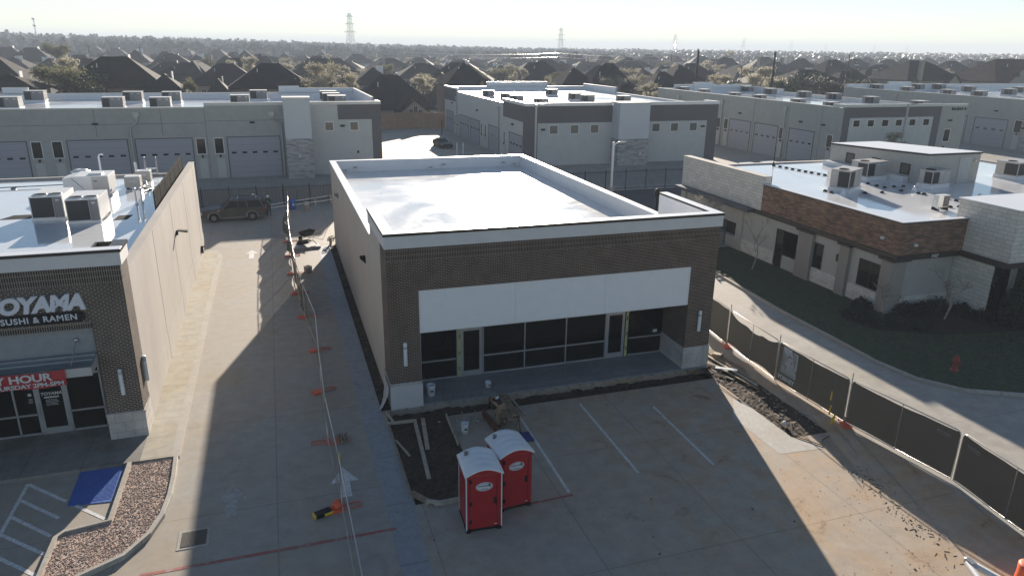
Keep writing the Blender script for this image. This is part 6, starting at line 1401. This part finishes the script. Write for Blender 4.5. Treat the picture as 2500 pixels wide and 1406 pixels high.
def h_window(par,x0,x1,y,z0,z1):
    f=MB().box(x0,x0+.09,y-.06,y+.02,z0,z1).box(x1-.09,x1,y-.06,y+.02,z0,z1).box(x0+.09,x1-.09,y-.06,y+.02,z0,z0+.09).box(x0+.09,x1-.09,y-.06,y+.02,z1-.09,z1).box((x0+x1)/2-.03,(x0+x1)/2+.03,y-.05,y+.02,z0+.09,z1-.09).build('window',m_trimw,par)
    MB().box(x0+.09,x1-.09,y-.03,y+.01,z0+.09,z1-.09).build('pane',m_gdark,f)
def make_house(label,w,d,ze,zr,style,rm,wm,group='houses beyond the warehouses'):
    t=thing('house',label,'house',(0,0,0),0,group)
    wl=MB().box(-w/2,w/2,-d/2,d/2,0,ze); rf=MB(); hip(rf,0,0,w,d,ze,zr)
    slope=(zr-ze)/(min(w,d)/2+.5)
    if 'g' in style:      # front gable wing
        gw=w*.36; gz=ze+slope*gw*.55; gable_y(rf,wl,-w*.24,-d/2-1.8,0,gw,ze*.92,min(gz,zr-.3))
    if 'k' in style:      # second gable
        gw=w*.26; gable_y(rf,wl,w*.27,-d/2-1.0,0,gw,ze*.9,min(ze+slope*gw*.55,zr-.4))
    if 's' in style:      # lower hip wing to the right
        wl.box(w*.30,w*.68,-d*.60,d*.2,0,ze*.62); hip(rf,w*.49,-d*.2,w*.38,d*.8,ze*.62,ze*.62+slope*w*.19)
    if 'l' in style:
        wl.box(-w*.68,-w*.30,-d*.55,d*.2,0,ze*.62); hip(rf,-w*.49,-d*.17,w*.38,d*.72,ze*.62,ze*.62+slope*w*.18)
    if 'x' in style:      # raised hip crossing the main one
        hip(rf,w*.1,d*.05,w*.45,d*.9,ze+(zr-ze)*.35,zr+.55,0.1,.3)
    wl.build('wall',m_walls[wm],t)
    ro=rf.build('roof',m_roofs[rm],t)
    if 'c' in style: MB().box(-w*.33,-w*.33+1.1,-d/2-.5,-d/2+.3,0,zr-.2).box(-w*.33-.1,-w*.33+1.2,-d/2-.6,-d/2+.4,zr-.2,zr).build('chimney',m_walls[1],ro)
    else: MB().box(w*.12,w*.12+.18,d*.08,d*.26,ze+(zr-ze)*.5,zr+.35).box(-w*.16,-w*.16+.14,-d*.2,-d*.2+.14,ze+(zr-ze)*.4,ze+(zr-ze)*.78).build('roof_vent',m_whitemetal,ro)
    yf=-d/2
    for k,x in enumerate((-.36,-.02,.24)):
        h_window(t,w*x,w*x+1.1,yf-(1.8 if 'g' in style and k==0 else 0),ze*.62,ze*.62+1.35) if not('k' in style and k==2) else h_window(t,w*x+.4,w*x+1.5,yf-1.0,ze*.6,ze*.6+1.35)
    h_window(t,w*.03,w*.03+1.2,yf,.9,2.3)
    return t
SH=[(-99.3,341.8,18.5,12.2),(-98.2,366.6,18.5,11.9),(-73.9,306.6,18.5,10.0),(-60.1,349.7,18.5,11.9),(-45.7,330.3,18.5,10.8),(-35.0,352.7,18.5,9.9),(-24.3,327.0,15.2,7.5),(-39.4,321.0,16.0,7.5),(-35.6,511.7,18.5,11.5),(-20.8,404.4,18.5,10.1),(-13.9,353.8,18.5,12.2),(-4.7,692.5,18.5,11.0),(-3.5,512.7,18.5,7.9),(5.1,435.5,18.5,10.5),(21.0,620.1,18.5,11.0),(15.4,435.2,18.5,9.0),(28.6,470.1,18.5,11.0),(22.0,366.5,18.0,7.5),(43.5,402.2,18.5,10.5),(33.2,349.8,17.3,7.5),(79.7,539.5,18.0,7.5),(107.6,683.9,18.5,7.7),(71.3,400.5,17.4,7.5),(102.4,502.1,18.5,9.3),(130.0,546.3,18.5,9.1),(46.4,265.6,11.9,7.5),(58.1,274.9,12.3,7.5),(95.9,393.1,18.5,7.8),(161.9,626.9,18.5,11.3),(128.6,456.8,17.2,7.5),(34.2,269.0,13.6,7.5),(144.7,425.5,18.5,12.2),(182.0,479.7,18.5,10.4),(188.8,477.2,18.5,11.8),(174.1,400.1,18.5,12.2),(83.2,217.1,18.5,10.0),(136.1,327.4,18.5,8.9),(95.7,299.1,15.6,7.5),(154.7,488.9,18.5,8.0),(178.2,364.6,18.5,11.9),(217.4,419.4,18.5,11.1),(214.8,380.7,18.5,12.2),(161.8,292.5,18.5,10.1),(167.0,327.4,18.0,7.5),(246.5,403.8,18.5,11.6),(225.4,339.0,18.5,12.0),(333.7,525.7,18.5,9.7),(185.2,256.7,18.5,11.7),(295.9,421.9,18.5,12.2),(163.7,215.1,18.5,9.5),(223.0,279.2,18.5,12.2),(192.6,230.5,18.5,10.8),(309.6,412.4,18.5,8.4),(200.0,224.7,18.5,12.2),(181.3,185.3,18.5,12.2),(397.1,481.6,18.5,11.2),(239.6,238.0,18.5,12.2),(365.8,366.4,18.5,12.2),(248.9,229.2,18.5,12.2),(286.2,255.5,18.5,11.7),(390.5,341.6,18.5,12.2),(238.0,188.5,18.5,12.2),(346.9,274.8,18.5,12.2),(274.0,201.8,18.5,12.2),(271.5,204.7,18.5,12.0),(359.6,259.3,18.5,12.2),(201.2,184.4,18.5,10.8),(157.8,223.5,10.2,7.5),(-121.5,388.4,18.5,12.2),(-125.6,609.0,18.5,12.2),(-95.5,504.8,18.5,11.5),(-98.1,686.3,18.5,12.2),(-65.8,617.6,18.5,11.6),(56.5,690.0,18.5,9.3),(144.1,768.8,18.5,10.0),(195.5,664.4,18.5,9.9),(528.0,457.8,18.5,12.2),(418.1,464.4,18.5,12.2),(348.7,600.3,18.5,8.8),(214.5,466.6,18.5,9.2)]
TR=[(5.7,117,9.9,11.7,'w'),(10.0,116,6.6,9.7,'w'),(25.8,128,8.6,8.7,'w'),(85.7,150,15.9,10.0,'w'),(74.2,118,10.3,8.1,'w'),(66.8,121,8.4,8.8,'w'),(103.3,118,11.3,11.5,'w'),(92.8,116,8.9,9.7,'w'),(77.4,113,5.5,7.3,'w'),(-42.9,142,9.9,11.8,'w'),(-36.3,120,12.0,10.4,'o'),(-8.9,190,7.4,11.7,'w'),(-13.9,200,6.5,10.3,'w'),(-17.4,118,3.3,8.5,'o'),(-70.2,260,10.1,14.1,'o'),(197.2,150,10.7,10.3,'w'),(118.0,118,11.9,9.9,'e'),(127.1,116,8.9,8.7,'e'),(298.2,420,13.9,15.1,'w'),(107.7,114,6.2,8.5,'e'),(-33.0,114,4.9,8.8,'e'),(-25.0,260,6.6,10.1,'o'),(53.6,124,3.7,8.9,'w')]
# nearest row: (x, y, w, d, eave, ridge, style, roof, wall, label)
FRONT=[(-30.9,129,17,12.5,6.8,12.0,'gsl',1,0,'big dark hipped house behind the left warehouse with sunlit right roof edges'),
 (-22.0,123,8.2,9.5,5.3,9.2,'',0,1,'low dark-roofed garage wing house just right of the big hipped one, left warehouse'),
 (-43.4,112,8.6,8.6,7.3,9.5,'',1,1,'small near house at the far left with cream wall corner and sunlit brown roof side'),
 (-59,150,19,14,6.5,12.2,'s',0,0,'dark house cut by the left photo edge with a long sunlit roof ridge'),
 (-3.5,129,15.5,12,6.5,11.0,'l',0,0,'wide near-black hipped house behind the tower of the left warehouse'),
 (-12.8,121,4.6,7,5.2,8.4,'',1,2,'small brown brick gabled house left of the wide near-black hipped one'),
 (18.3,119,15.5,12,3.2,9.25,'',2,1,'large low grey-roofed house with cream arched-window front, behind the board fence'),
 (36.1,130,9.5,10.5,7.0,11.5,'sk',0,0,'steep black peaked house rising behind the left corner of the middle warehouse'),
 (63.2,134,8.6,10,6.6,10.5,'',0,2,'black flat-ridged house half hidden right of the middle warehouse raised parapet'),
 (69.5,130,14,12,5.2,10.9,'x',2,0,'tall grey-brown hipped house right of centre behind the middle warehouse'),
 (82.2,126,12.5,11,5.2,9.8,'',0,1,'plain dark hipped house between the middle and right warehouses'),
 (91.7,135,9.5,10,7.4,11.3,'',0,0,'steep black pyramid-roofed house left of the first tall black pole'),
 (122.2,126,18,13,6.9,10.4,'l',0,1,'long black-roofed house behind the right warehouse, right of the second black pole'),
 (161.5,131,19,14,7.9,12.8,'ckl',2,1,'dark hipped house with tall pale chimney and clipped gable, right side'),
 (194.5,131,26,15,7.6,13.4,'gs',3,1,'reddish brown roofed house with pale arched-window gable at the right edge'),
 (141.7,134,15,11,6.2,9.8,'x',0,0,'black cross-hipped house left of the far right warehouse parapet')]
for x,y,w,d,ze,zr,st,rm,wm,lb in FRONT:
    h=make_house(lb,w,d,ze,zr,st,rm,wm); h.location=(x,y,0)
    if abs(x-18.3)<.1:   # cream front gable with tall windows
        rf=MB();wl=MB(); gable_y(rf,wl,3.4,-9.0,-2,6.6,2.4,5.2); rf.build('porch_roof',m_roofs[1],h); wl.build('front_gable',m_walls[1],h)
        for i,(a,z0,z1) in enumerate(((1.0,.4,1.9),(2.1,.4,1.9),(3.3,.4,1.9),(4.4,.4,1.9),(2.2,2.2,3.5),(4.0,2.2,3.3),(3.1,2.2,4.0))): h_window(h,a,a+.85,-9.0,z0,z1)
    if abs(x-194.5)<.1:
        mb=MB(); mb.add([(-8.0,-9.35,8.9)]+[(-8.0+1.4*math.cos(R(a)),-9.35,8.9+1.2*math.sin(R(a))) for a in range(0,181,15)],[(0,i+1,i+2) for i in range(12)]); mb.build('arched_window',m_gdark,h)
PROT=[('gs',0,0),('l',1,1),('x',2,0),('gk',0,2),('s',2,1),('kc',1,0)]
prot=[make_house('x',15,11.5,5.8,10.4,st,rm,wm,'houses farther out') for st,rm,wm in PROT]
used=[False]*6
rx=random.Random(101); n=0
while n<46:
    D=rx.uniform(168,430); ang=rx.uniform(-.60,.60)+.317; x=-3.7+D*math.sin(ang); y=-27+D*math.cos(ang)
    if y<150 or any(math.hypot(x-q[0],y-q[1])<19 for q in SH) or any(math.hypot(x-q[0],y-q[1])<23 for q in FRONT): continue
    SH.append((x,y,rx.uniform(16,20),rx.uniform(8.2,10.8))); n+=1
SHALL=list(SH)
HID=set([(-5,181),(58,275),(-39,321),(-24,327),(-17,383),(22,366),(71,400),(167,327),(235,305),(246,261),(265,264),(278,238),(360,259),(-5,692),(108,684),(144,769),(349,600),(77,113),(-8,196),(-4,215),(-4,232),(9,193),(70,158),(122,192),(132,192),(157,192),(134,148),(-10,328),(6,366),(23,402),(68,237),(121,307),(147,353),(148,316),(160,314),(189,358),(246,293),(-16,426),(-5,404),(36,493),(51,495),(67,433),(67,425),(77,420),(127,390),(147,446),(162,421),(191,409),(226,430),(248,432),(259,429),(270,401),(245,361),(31,532),(65,566),(162,472),(201,535),(226,536),(234,486),(276,522),(292,518),(275,486),(260,458),(265,468),(282,431),(377,457)])
hidden=lambda x,y:(round(x),round(y)) in HID
SH=[q for q in SH if not hidden(q[0],q[1])]
SH.sort(key=lambda q:math.hypot(q[0]+3.7,q[1]+27))
bands=[('second',28),('third',28),('fourth',30),('farthest',99)]; i0=0; rd=random.Random(21)
for bn_,cnt in bands:
    seg=SH[i0:i0+cnt]; i0+=cnt
    seg.sort(key=lambda q:(q[0]+3.7)/(q[1]+27))
    for k,(x,y,sil,zr) in enumerate(seg):
        rd=random.Random(int(x*10)+int(y*7)); q=rd.randrange(6); rot=rd.choice((0,0,R(90),R(-90),R(8),R(-18)))
        sx=sil*(.92 if rot in(0,R(8),R(-18)) else .8)/15; sz=zr/10.4
        lb=f'dark-roofed suburban house, {ORD[k]} from the left in the {bn_} row of houses beyond the warehouses'
        if not used[q]: h=prot[q]; used[q]=True; h.location=(x,y,0); h.rotation_euler=(0,0,rot); h['label']=lb
        else: h=dup(prot[q],(x,y,0),rot,lb)
        h.scale=(sx,sx,sz)
# streets between the rows
struct('street',MB().sheet([(-300,155),(420,155),(420,163),(-300,163)],.01).sheet([(-300,240),(520,240),(520,248),(-300,248)],.01).sheet([(-120,163),(-112,163),(-112,700),(-120,700)],.012).sheet([(150,248),(158,248),(158,800),(150,800)],.012),m_road)

# ---------------------------------------------------------------- trees
def tree_mesh(seed,h,w,leafn,lsz,mat_leaf,mat_bark,trunk=.18,bare=.0,low=.25,up=.35):
    rd=random.Random(seed); br=MB(); lf=MB(); tips=[]
    def grow(p,d,L,r,lev):
        q=p+d*L; mid=(p+q)/2+Vector((rd.uniform(-.1,.1),rd.uniform(-.1,.1),0))*L
        br.tube([p,mid,q],[r,r*.8,r*.62],5 if lev<2 else 3,False)
        if lev>=3: tips.append((mid,q)); return
        n=rd.randint(3,4)
        for i in range(n):
            a=2*math.pi*(i+rd.random()*.6)/n; t_=rd.uniform(.35,.8)
            nd=(d*(1-t_)+Vector((math.cos(a),math.sin(a),up*rd.uniform(.2,1.6)))*t_).normalized()
            s=.55+.45*rd.random()
            grow(p+(q-p)*rd.uniform(.55,1.0),nd,L*.66*s,r*.55,lev+1)
        tips.append((mid,q))
    grow(Vector((0,0,0)),Vector((rd.uniform(-.06,.06),rd.uniform(-.06,.06),1)).normalized(),h*.42,trunk,0)
    xs=max(max(abs(q.x),abs(q.y)) for _,q in tips); zs=max(q.z for _,q in tips)
    fx=w/2/xs*.92; fz=h/zs*.96
    br.v=[(x*fx if z>h*.1 else x,y*fx if z>h*.1 else y,z*fz) for x,y,z in br.v]
    P=[(Vector((a.x*fx,a.y*fx,a.z*fz)),Vector((b.x*fx,b.y*fx,b.z*fz))) for a,b in tips]
    for _ in range(leafn):
        a,b=rd.choice(P); f=rd.uniform(.2,1.15); c=a+(b-a)*f+Vector((rd.gauss(0,1),rd.gauss(0,1),rd.gauss(0,.8)))*lsz*2.2
        u=Vector((rd.gauss(0,1),rd.gauss(0,1),rd.gauss(0,1))).normalized(); v=u.orthogonal().normalized()*rd.uniform(.35,.7)*lsz; u=u*lsz*rd.uniform(.6,1.2)
        lf.add([c-u,c+v,c+u,c-v],[(0,1,2,3)])
    return br,lf
def make_tree(name,label,seed,h,w,leafn,lsz,ml,mb_,cat='tree',group=None,**k):
    t=thing(name,label,cat,(0,0,0),0,group); b,l=tree_mesh(seed,h,w,leafn,lsz,ml,mb_,**k)
    b.build('trunk',mb_,t); l.build('crown',ml,t); return t
TP={'w':[make_tree('winter_tree','x',11+i,10,9,3400,.17,m_winter,m_bark,group='trees behind the warehouses') for i in range(3)],
    'o':[make_tree('olive_tree','x',31+i,10,8,3200,.20,m_olive,m_bark,group='trees behind the warehouses') for i in range(2)],
    'e':[make_tree('evergreen_tree','x',41,10,10,4200,.22,m_tree,m_bark,group='trees behind the warehouses')]}
tu={id(q):False for v in TP.values() for q in v}
def put_tree(x,y,wd,h,k,label,rd=random.Random(3),group=None):
    rd=random.Random(int(x*10)+int(y*7)); q=rd.choice(TP[k]); base=9 if k=='w' else 8 if k=='o' else 10
    if not tu[id(q)]: t=q; tu[id(q)]=True; t.location=(x,y,0); t['label']=label
    else: t=dup(q,(x,y,0),0,label)
    t.rotation_euler=(0,0,rd.uniform(0,6)); t.scale=(wd/base,wd/base,h/10)
    if group: t['group']=group
TL=['large pale rounded tree right of the wide near-black house','smaller pale tree right of the large rounded one by the left warehouse','pale feathery tree right of the low grey-roofed house','broad pale tree beyond the tall grey-brown hipped house','pale thin tree at the left corner of the right warehouse','small yellowish pale tree above the raised parapet of the middle warehouse','tall pale spreading tree beside the second black pole','pale bushy tree left of the spreading one behind the right warehouse','low pale bush at the left end of the right warehouse roof','pale tree left of the big hipped house, upper','grey green tree left of the big hipped house, lower','tan tree top between second row houses, left of the wide black house','tan tree just left of the other tan tree in the second row','slim yellow green tree between the low garage wing and brick gable','olive tree clump beyond the far left houses','thin tan tree between chimney house and right-edge house','dark evergreen mass right of the second black pole','dark evergreen beside the left end of the far right warehouse','pale lone tree far out above the right roofs','dark evergreen just right of the second black pole','dark low evergreen left of the big hipped house','olive tree among second row houses left of centre','small pale tree at the sunlit roof behind the middle warehouse parapet']
for (x,y,wd,h,k),lb in zip(TR,TL):
    if not hidden(x,y): put_tree(x,y,wd,h,k,lb)
rd=random.Random(77); n=0; spots=[]
while n<84:
    D=rd.uniform(190,620)**1.0; a=rd.uniform(-.42,1.06)*.62-.0; ang=rd.uniform(-.36,.36)+.317
    x=-3.7+D*math.sin(ang); y=-27+D*math.cos(ang)
    if y<148 or any(math.hypot(x-q[0],y-q[1])<9.5 for q in SHALL) or any(math.hypot(x-q[0],y-q[1])<14 for q in FRONT) or any(math.hypot(x-q[0],y-q[1])<7 for q in spots): continue
    spots.append((x,y)); n+=1
spots=[q for q in spots if not hidden(*q)]
spots.sort(key=lambda q:math.hypot(q[0]+3.7,q[1]+27)); i0=0
TB=-(-len(spots)//4)
for bn_ in ('first','second','third','fourth'):
    seg=sorted(spots[i0:i0+TB],key=lambda q:(q[0]+3.7)/(q[1]+27)); i0+=TB
    for k,(x,y) in enumerate(seg):
        rd=random.Random(int(x*9)+int(y*5)); kd=rd.choice('wwwoo'); h=rd.uniform(6,10.5)
        put_tree(x,y,rd.uniform(6,11),h,kd,f'hazy {"pale" if kd=="w" else "olive"} garden tree, {ORD[k]} from the left in the {bn_} belt among the far houses',rd,'garden trees among the far houses')
t=make_tree('street_tree','pale backlit tree top showing over the penthouse roof',55,5.2,5.2,2600,.10,m_winter,m_bark,trunk=.12); t.location=(68.8,43,0)
# bare crape myrtles, shrubs
bt=[('bare_tree','bare crape myrtle in front of the white office wall, left of two in the bed',28.0,2.5,2.5,2.4,500,0,m_olive),('bare_tree','bare crape myrtle with few leaves, right of two in the bed',31.5,1.6,3.1,2.6,420,1,m_olive),('bare_tree','taller bare crape myrtle on the lawn by the office side door',26.8,12.9,3.9,2.6,420,2,m_winter),('bare_tree','sparse small tree with glinting leaves behind the new shop corner',27.2,19.0,4.2,3.8,1600,3,m_winter)]
for nm,lb,x,y,h,w_,n_,sd_,ml in bt:
    t=make_tree(nm,lb,60+sd_,h,w_,n_//(2 if sd_<3 else 1),.035,ml,m_barkp,trunk=.045,up=1.1); t.location=(x,y,.1)
def shrub_mb(seed,r,h,n,ls):
    rd=random.Random(seed); mb=MB()
    for _ in range(n):
        a=rd.uniform(0,6.28); e=math.asin(rd.random()); k=rd.uniform(.72,1.05)*(1+.12*math.sin(a*3+seed)+.1*math.sin(e*5))
        c=Vector((r*k*math.cos(a)*math.cos(e),r*k*math.sin(a)*math.cos(e),h*k*math.sin(e)))
        u=Vector((rd.gauss(0,1),rd.gauss(0,1),rd.gauss(0,1))).normalized()*ls; v=u.orthogonal().normalized()*ls*.6
        mb.add([c-u,c+v,c+u,c-v],[(0,1,2,3)])
    return mb
m_shrub=leafmat('dark_shrub_leaf',(.014,.022,.011),(.030,.040,.020),.15)
def shrub(label,x,y,r,h,seed,n=1500,ls=.05):
    t=thing('shrub',label,'shrub',(x,y,.1),0,'clipped shrubs in the office bed'); shrub_mb(seed,r,h,n,ls).build('foliage',m_shrub,t)
    s=MB()
    for k in range(6): s.tube([(0,0,0),(r*.4*math.cos(k),r*.4*math.sin(k),h*.6)],.015,4)
    s.build('stem',m_bark,t)
for k,(x,y,r,h,lb) in enumerate([(28.4,4.6,.55,.6,'low dark shrub at the corner pier of the office'),(29.9,2.9,.7,.7,'dark shrub under the left bare tree against the white wall'),(31.0,2.8,.7,.65,'dark shrub midway between the two bare trees'),(32.2,2.7,.75,.8,'dark shrub behind the right bare tree'),(33.0,1.9,.65,.7,'dark shrub at the foot of the entry pier, nearer the wall'),(33.4,.9,.6,.6,'dark shrub right of the entry pier foot'),(26.9,3.3,.75,.55,'outermost low shrub at the left tip of the bed'),(27.3,1.9,.9,.6,'wide low shrub in front of the left bare tree'),(29.0,.9,.7,.5,'low shrub in the front middle of the bed')]): shrub(lb,x,y,r,h,80+k)
shrub('big dark leafy bush cut by the right photo edge beside the office entry',35.2,-.3,1.5,2.9,99,5200,.085)
# ---------------------------------------------------------------- poles, wires, towers
def pole(x,y,h,r,label,arms=False,mat=m_black,group='utility poles over the houses'):
    t=thing('utility_pole',label,'utility pole',(x,y,0),0,group); MB().tube([(0,0,0),(0,0,h)],[r,r*.7],8).build('shaft',mat,t)
    if arms: MB().box(-1.1,1.1,-.06,.06,h-.8,h-.65).build('crossarm',m_wood,t)
pole(82.3,111.6,14.6,.30,'tall thick black pole behind the left part of the right warehouse'); pole(99.7,109.3,14.4,.30,'tall thick black pole right of the first, behind the right warehouse middle')
pole(140.4,132.6,14.1,.20,'dark pole at the left end of the far right warehouse')
for x,y,h,lb in ((117,280.2,13.4,'slim utility pole on the skyline right of centre, above the middle warehouse'),(62.4,387.8,12.8,'slim utility pole just right of the steep black peaked house'),(-46.9,269.9,13.8,'slim utility pole right of the big hipped house ridge'),(-68.5,296.6,14.1,'slim utility pole left of the big hipped house ridge'),(145.9,233.1,13.1,'slim utility pole left of the first thick black pole'),(88.6,484.8,13.1,'faint utility pole left of the steep black peaked house')): pole(x,y,h,.22,lb,True,m_bark)
mb=MB()
def wire(a,b,sag,r=.03):
    a=Vector(a);b=Vector(b); mb.tube([a+(b-a)*i/10-Vector((0,0,sag*4*(i/10)*(1-i/10))) for i in range(11)],r,3,False)
for dx,dz in ((-.9,0),(0,.1),(.9,0),(0,-1.6)): wire((62.4+dx,387.8,12.2+dz),(117+dx,280.2,12.8+dz),1.2); wire((117+dx,280.2,12.8+dz),(145.9+dx,233.1,12.4+dz),.7)
o=mb.build('power_line',m_steel); tag(o,'pale overhead wires strung between slim poles above the centre roofs','wires')
def lattice(label,x,y,h,rz,w0,group='transmission towers on the horizon'):
    t=thing('transmission_tower',label,'pylon',(x,y,0),rz,group); mb=MB(); K=12
    W=lambda z: w0*(1-z/h*.86) if z<h*.55 else w0*(1-.55*.86)*(1-(z/h-.55)*1.15)
    L=[h*(i/K) for i in range(K+1)]; th=.17
    for i in range(K):
        a,b=W(L[i])/2,W(L[i+1])/2
        for sx,sy in ((-1,-1),(1,-1),(1,1),(-1,1)):
            mb.tube([(sx*a,sy*a,L[i]),(sx*b,sy*b,L[i+1])],th,4,False)
            nx,ny=(-sy,sx); mb.tube([(sx*a,sy*a,L[i]),(nx*b,ny*b,L[i+1])],th*.7,3,False); mb.tube([(nx*a,ny*a,L[i]),(sx*b,sy*b,L[i+1])],th*.7,3,False)
    mb.build('lattice',m_steel,t)
    c=MB()
    for z,wd in ((h*.62,6.5),(h*.78,5.4),(h*.93,4.2)):
        for s in (-1,1): c.tube([(0,0,z+.6),(s*wd,0,z)],.16,4,False).tube([(0,0,z-.4),(s*wd,0,z)],.14,4,False).tube([(s*wd,0,z),(s*wd,0,z-2)],.12,4,False)
    c.build('crossarm',m_steel,t)
for k,(x,y) in enumerate(((73.8,721.1),(413.2,1025.3),(759.8,1291.7),(1038.3,1463.5),(1373.9,1723.4),(1807,2094),(2068,2153),(2258,2193))): lattice(f'lattice transmission tower, {ORD[k]} from the left along the horizon',x,y,45,R(-38),9)
t=thing('cell_mast','slim cell mast with two antenna clusters at the far left horizon','mast',(-247.7,942.8,0)); MB().tube([(0,0,0),(0,0,39)],[.7,.45],8).build('shaft',m_steel,t)
for z in (31,38): MB().lathe((0,0,z),[(0,0),(1.7,.1),(1.7,1.8),(0,1.9)],8).build('antenna_cluster',m_gut,t)
# ---------------------------------------------------------------- distant wood
rd=random.Random(31); mb=MB()
def crown(x,y,h,w_,n):
    for _ in range(n):
        a=rd.uniform(0,6.28); e=rd.uniform(-.3,1.57); k=rd.uniform(.6,1.05)
        c=Vector((x+w_/2*k*math.cos(a)*math.cos(e),y+w_/2*k*math.sin(a)*math.cos(e),h*.52+h*.46*k*math.sin(e)))
        u=Vector((rd.gauss(0,1),rd.gauss(0,1),rd.gauss(0,1))).normalized()*w_*rd.uniform(.10,.22); v=u.orthogonal().normalized()*w_*rd.uniform(.08,.16)
        mb.add([c-u,c+v,c+u,c-v],[(0,1,2,3)])
    mb.tube([(x,y,0),(x,y,h*.55)],w_*.04,4,False)
for D0,D1,cnt,h0,h1,nf in ((185,430,330,3,6,40),(430,640,380,5,9,34),(640,800,760,8,12,28),(800,1000,1050,10,14,26),(1000,1300,1500,12,16,22),(1300,1900,1700,13,18,18)):
    for _ in range(cnt):
        ang=rd.uniform(-.70,.68)+.317; D=rd.uniform(D0,D1); x=-3.7+D*math.sin(ang); y=-27+D*math.cos(ang)
        if D<640 and any(math.hypot(x-q[0],y-q[1])<11 for q in SHALL): continue
        lf_=max(0,-(ang-.317))*3.2
        crown(x,y,rd.uniform(h0,h1)*(1+.35*lf_*(D>640)),rd.uniform(7,12)*(1+.3*(D>900)),nf)
o=mb.build('far_woods',m_far); tag(o,'hazy wooded belt along the horizon beyond the suburb','wood',kind='stuff')
# ---------------------------------------------------------------- air
hz=MB().box(-2610,3610,-330,5210,-1.2,62).build('haze',None); hz.data.materials.clear()
hm=bpy.data.materials.new('haze_air'); hm.use_nodes=True; n_=hm.node_tree; n_.nodes.remove(n_.nodes['Principled BSDF'])
pv=n_.nodes.new('ShaderNodeVolumePrincipled'); pv.inputs['Color'].default_value=(.74,.85,1.0,1); pv.inputs['Density'].default_value=HAZE; pv.inputs['Anisotropy'].default_value=0.0
n_.links.new(pv.outputs[0],n_.nodes['Material Output'].inputs['Volume'])
hz.data.materials.append(hm); hz['kind']='stuff'; hz['label']='thin pale morning haze over the suburb'; hz['category']='haze'
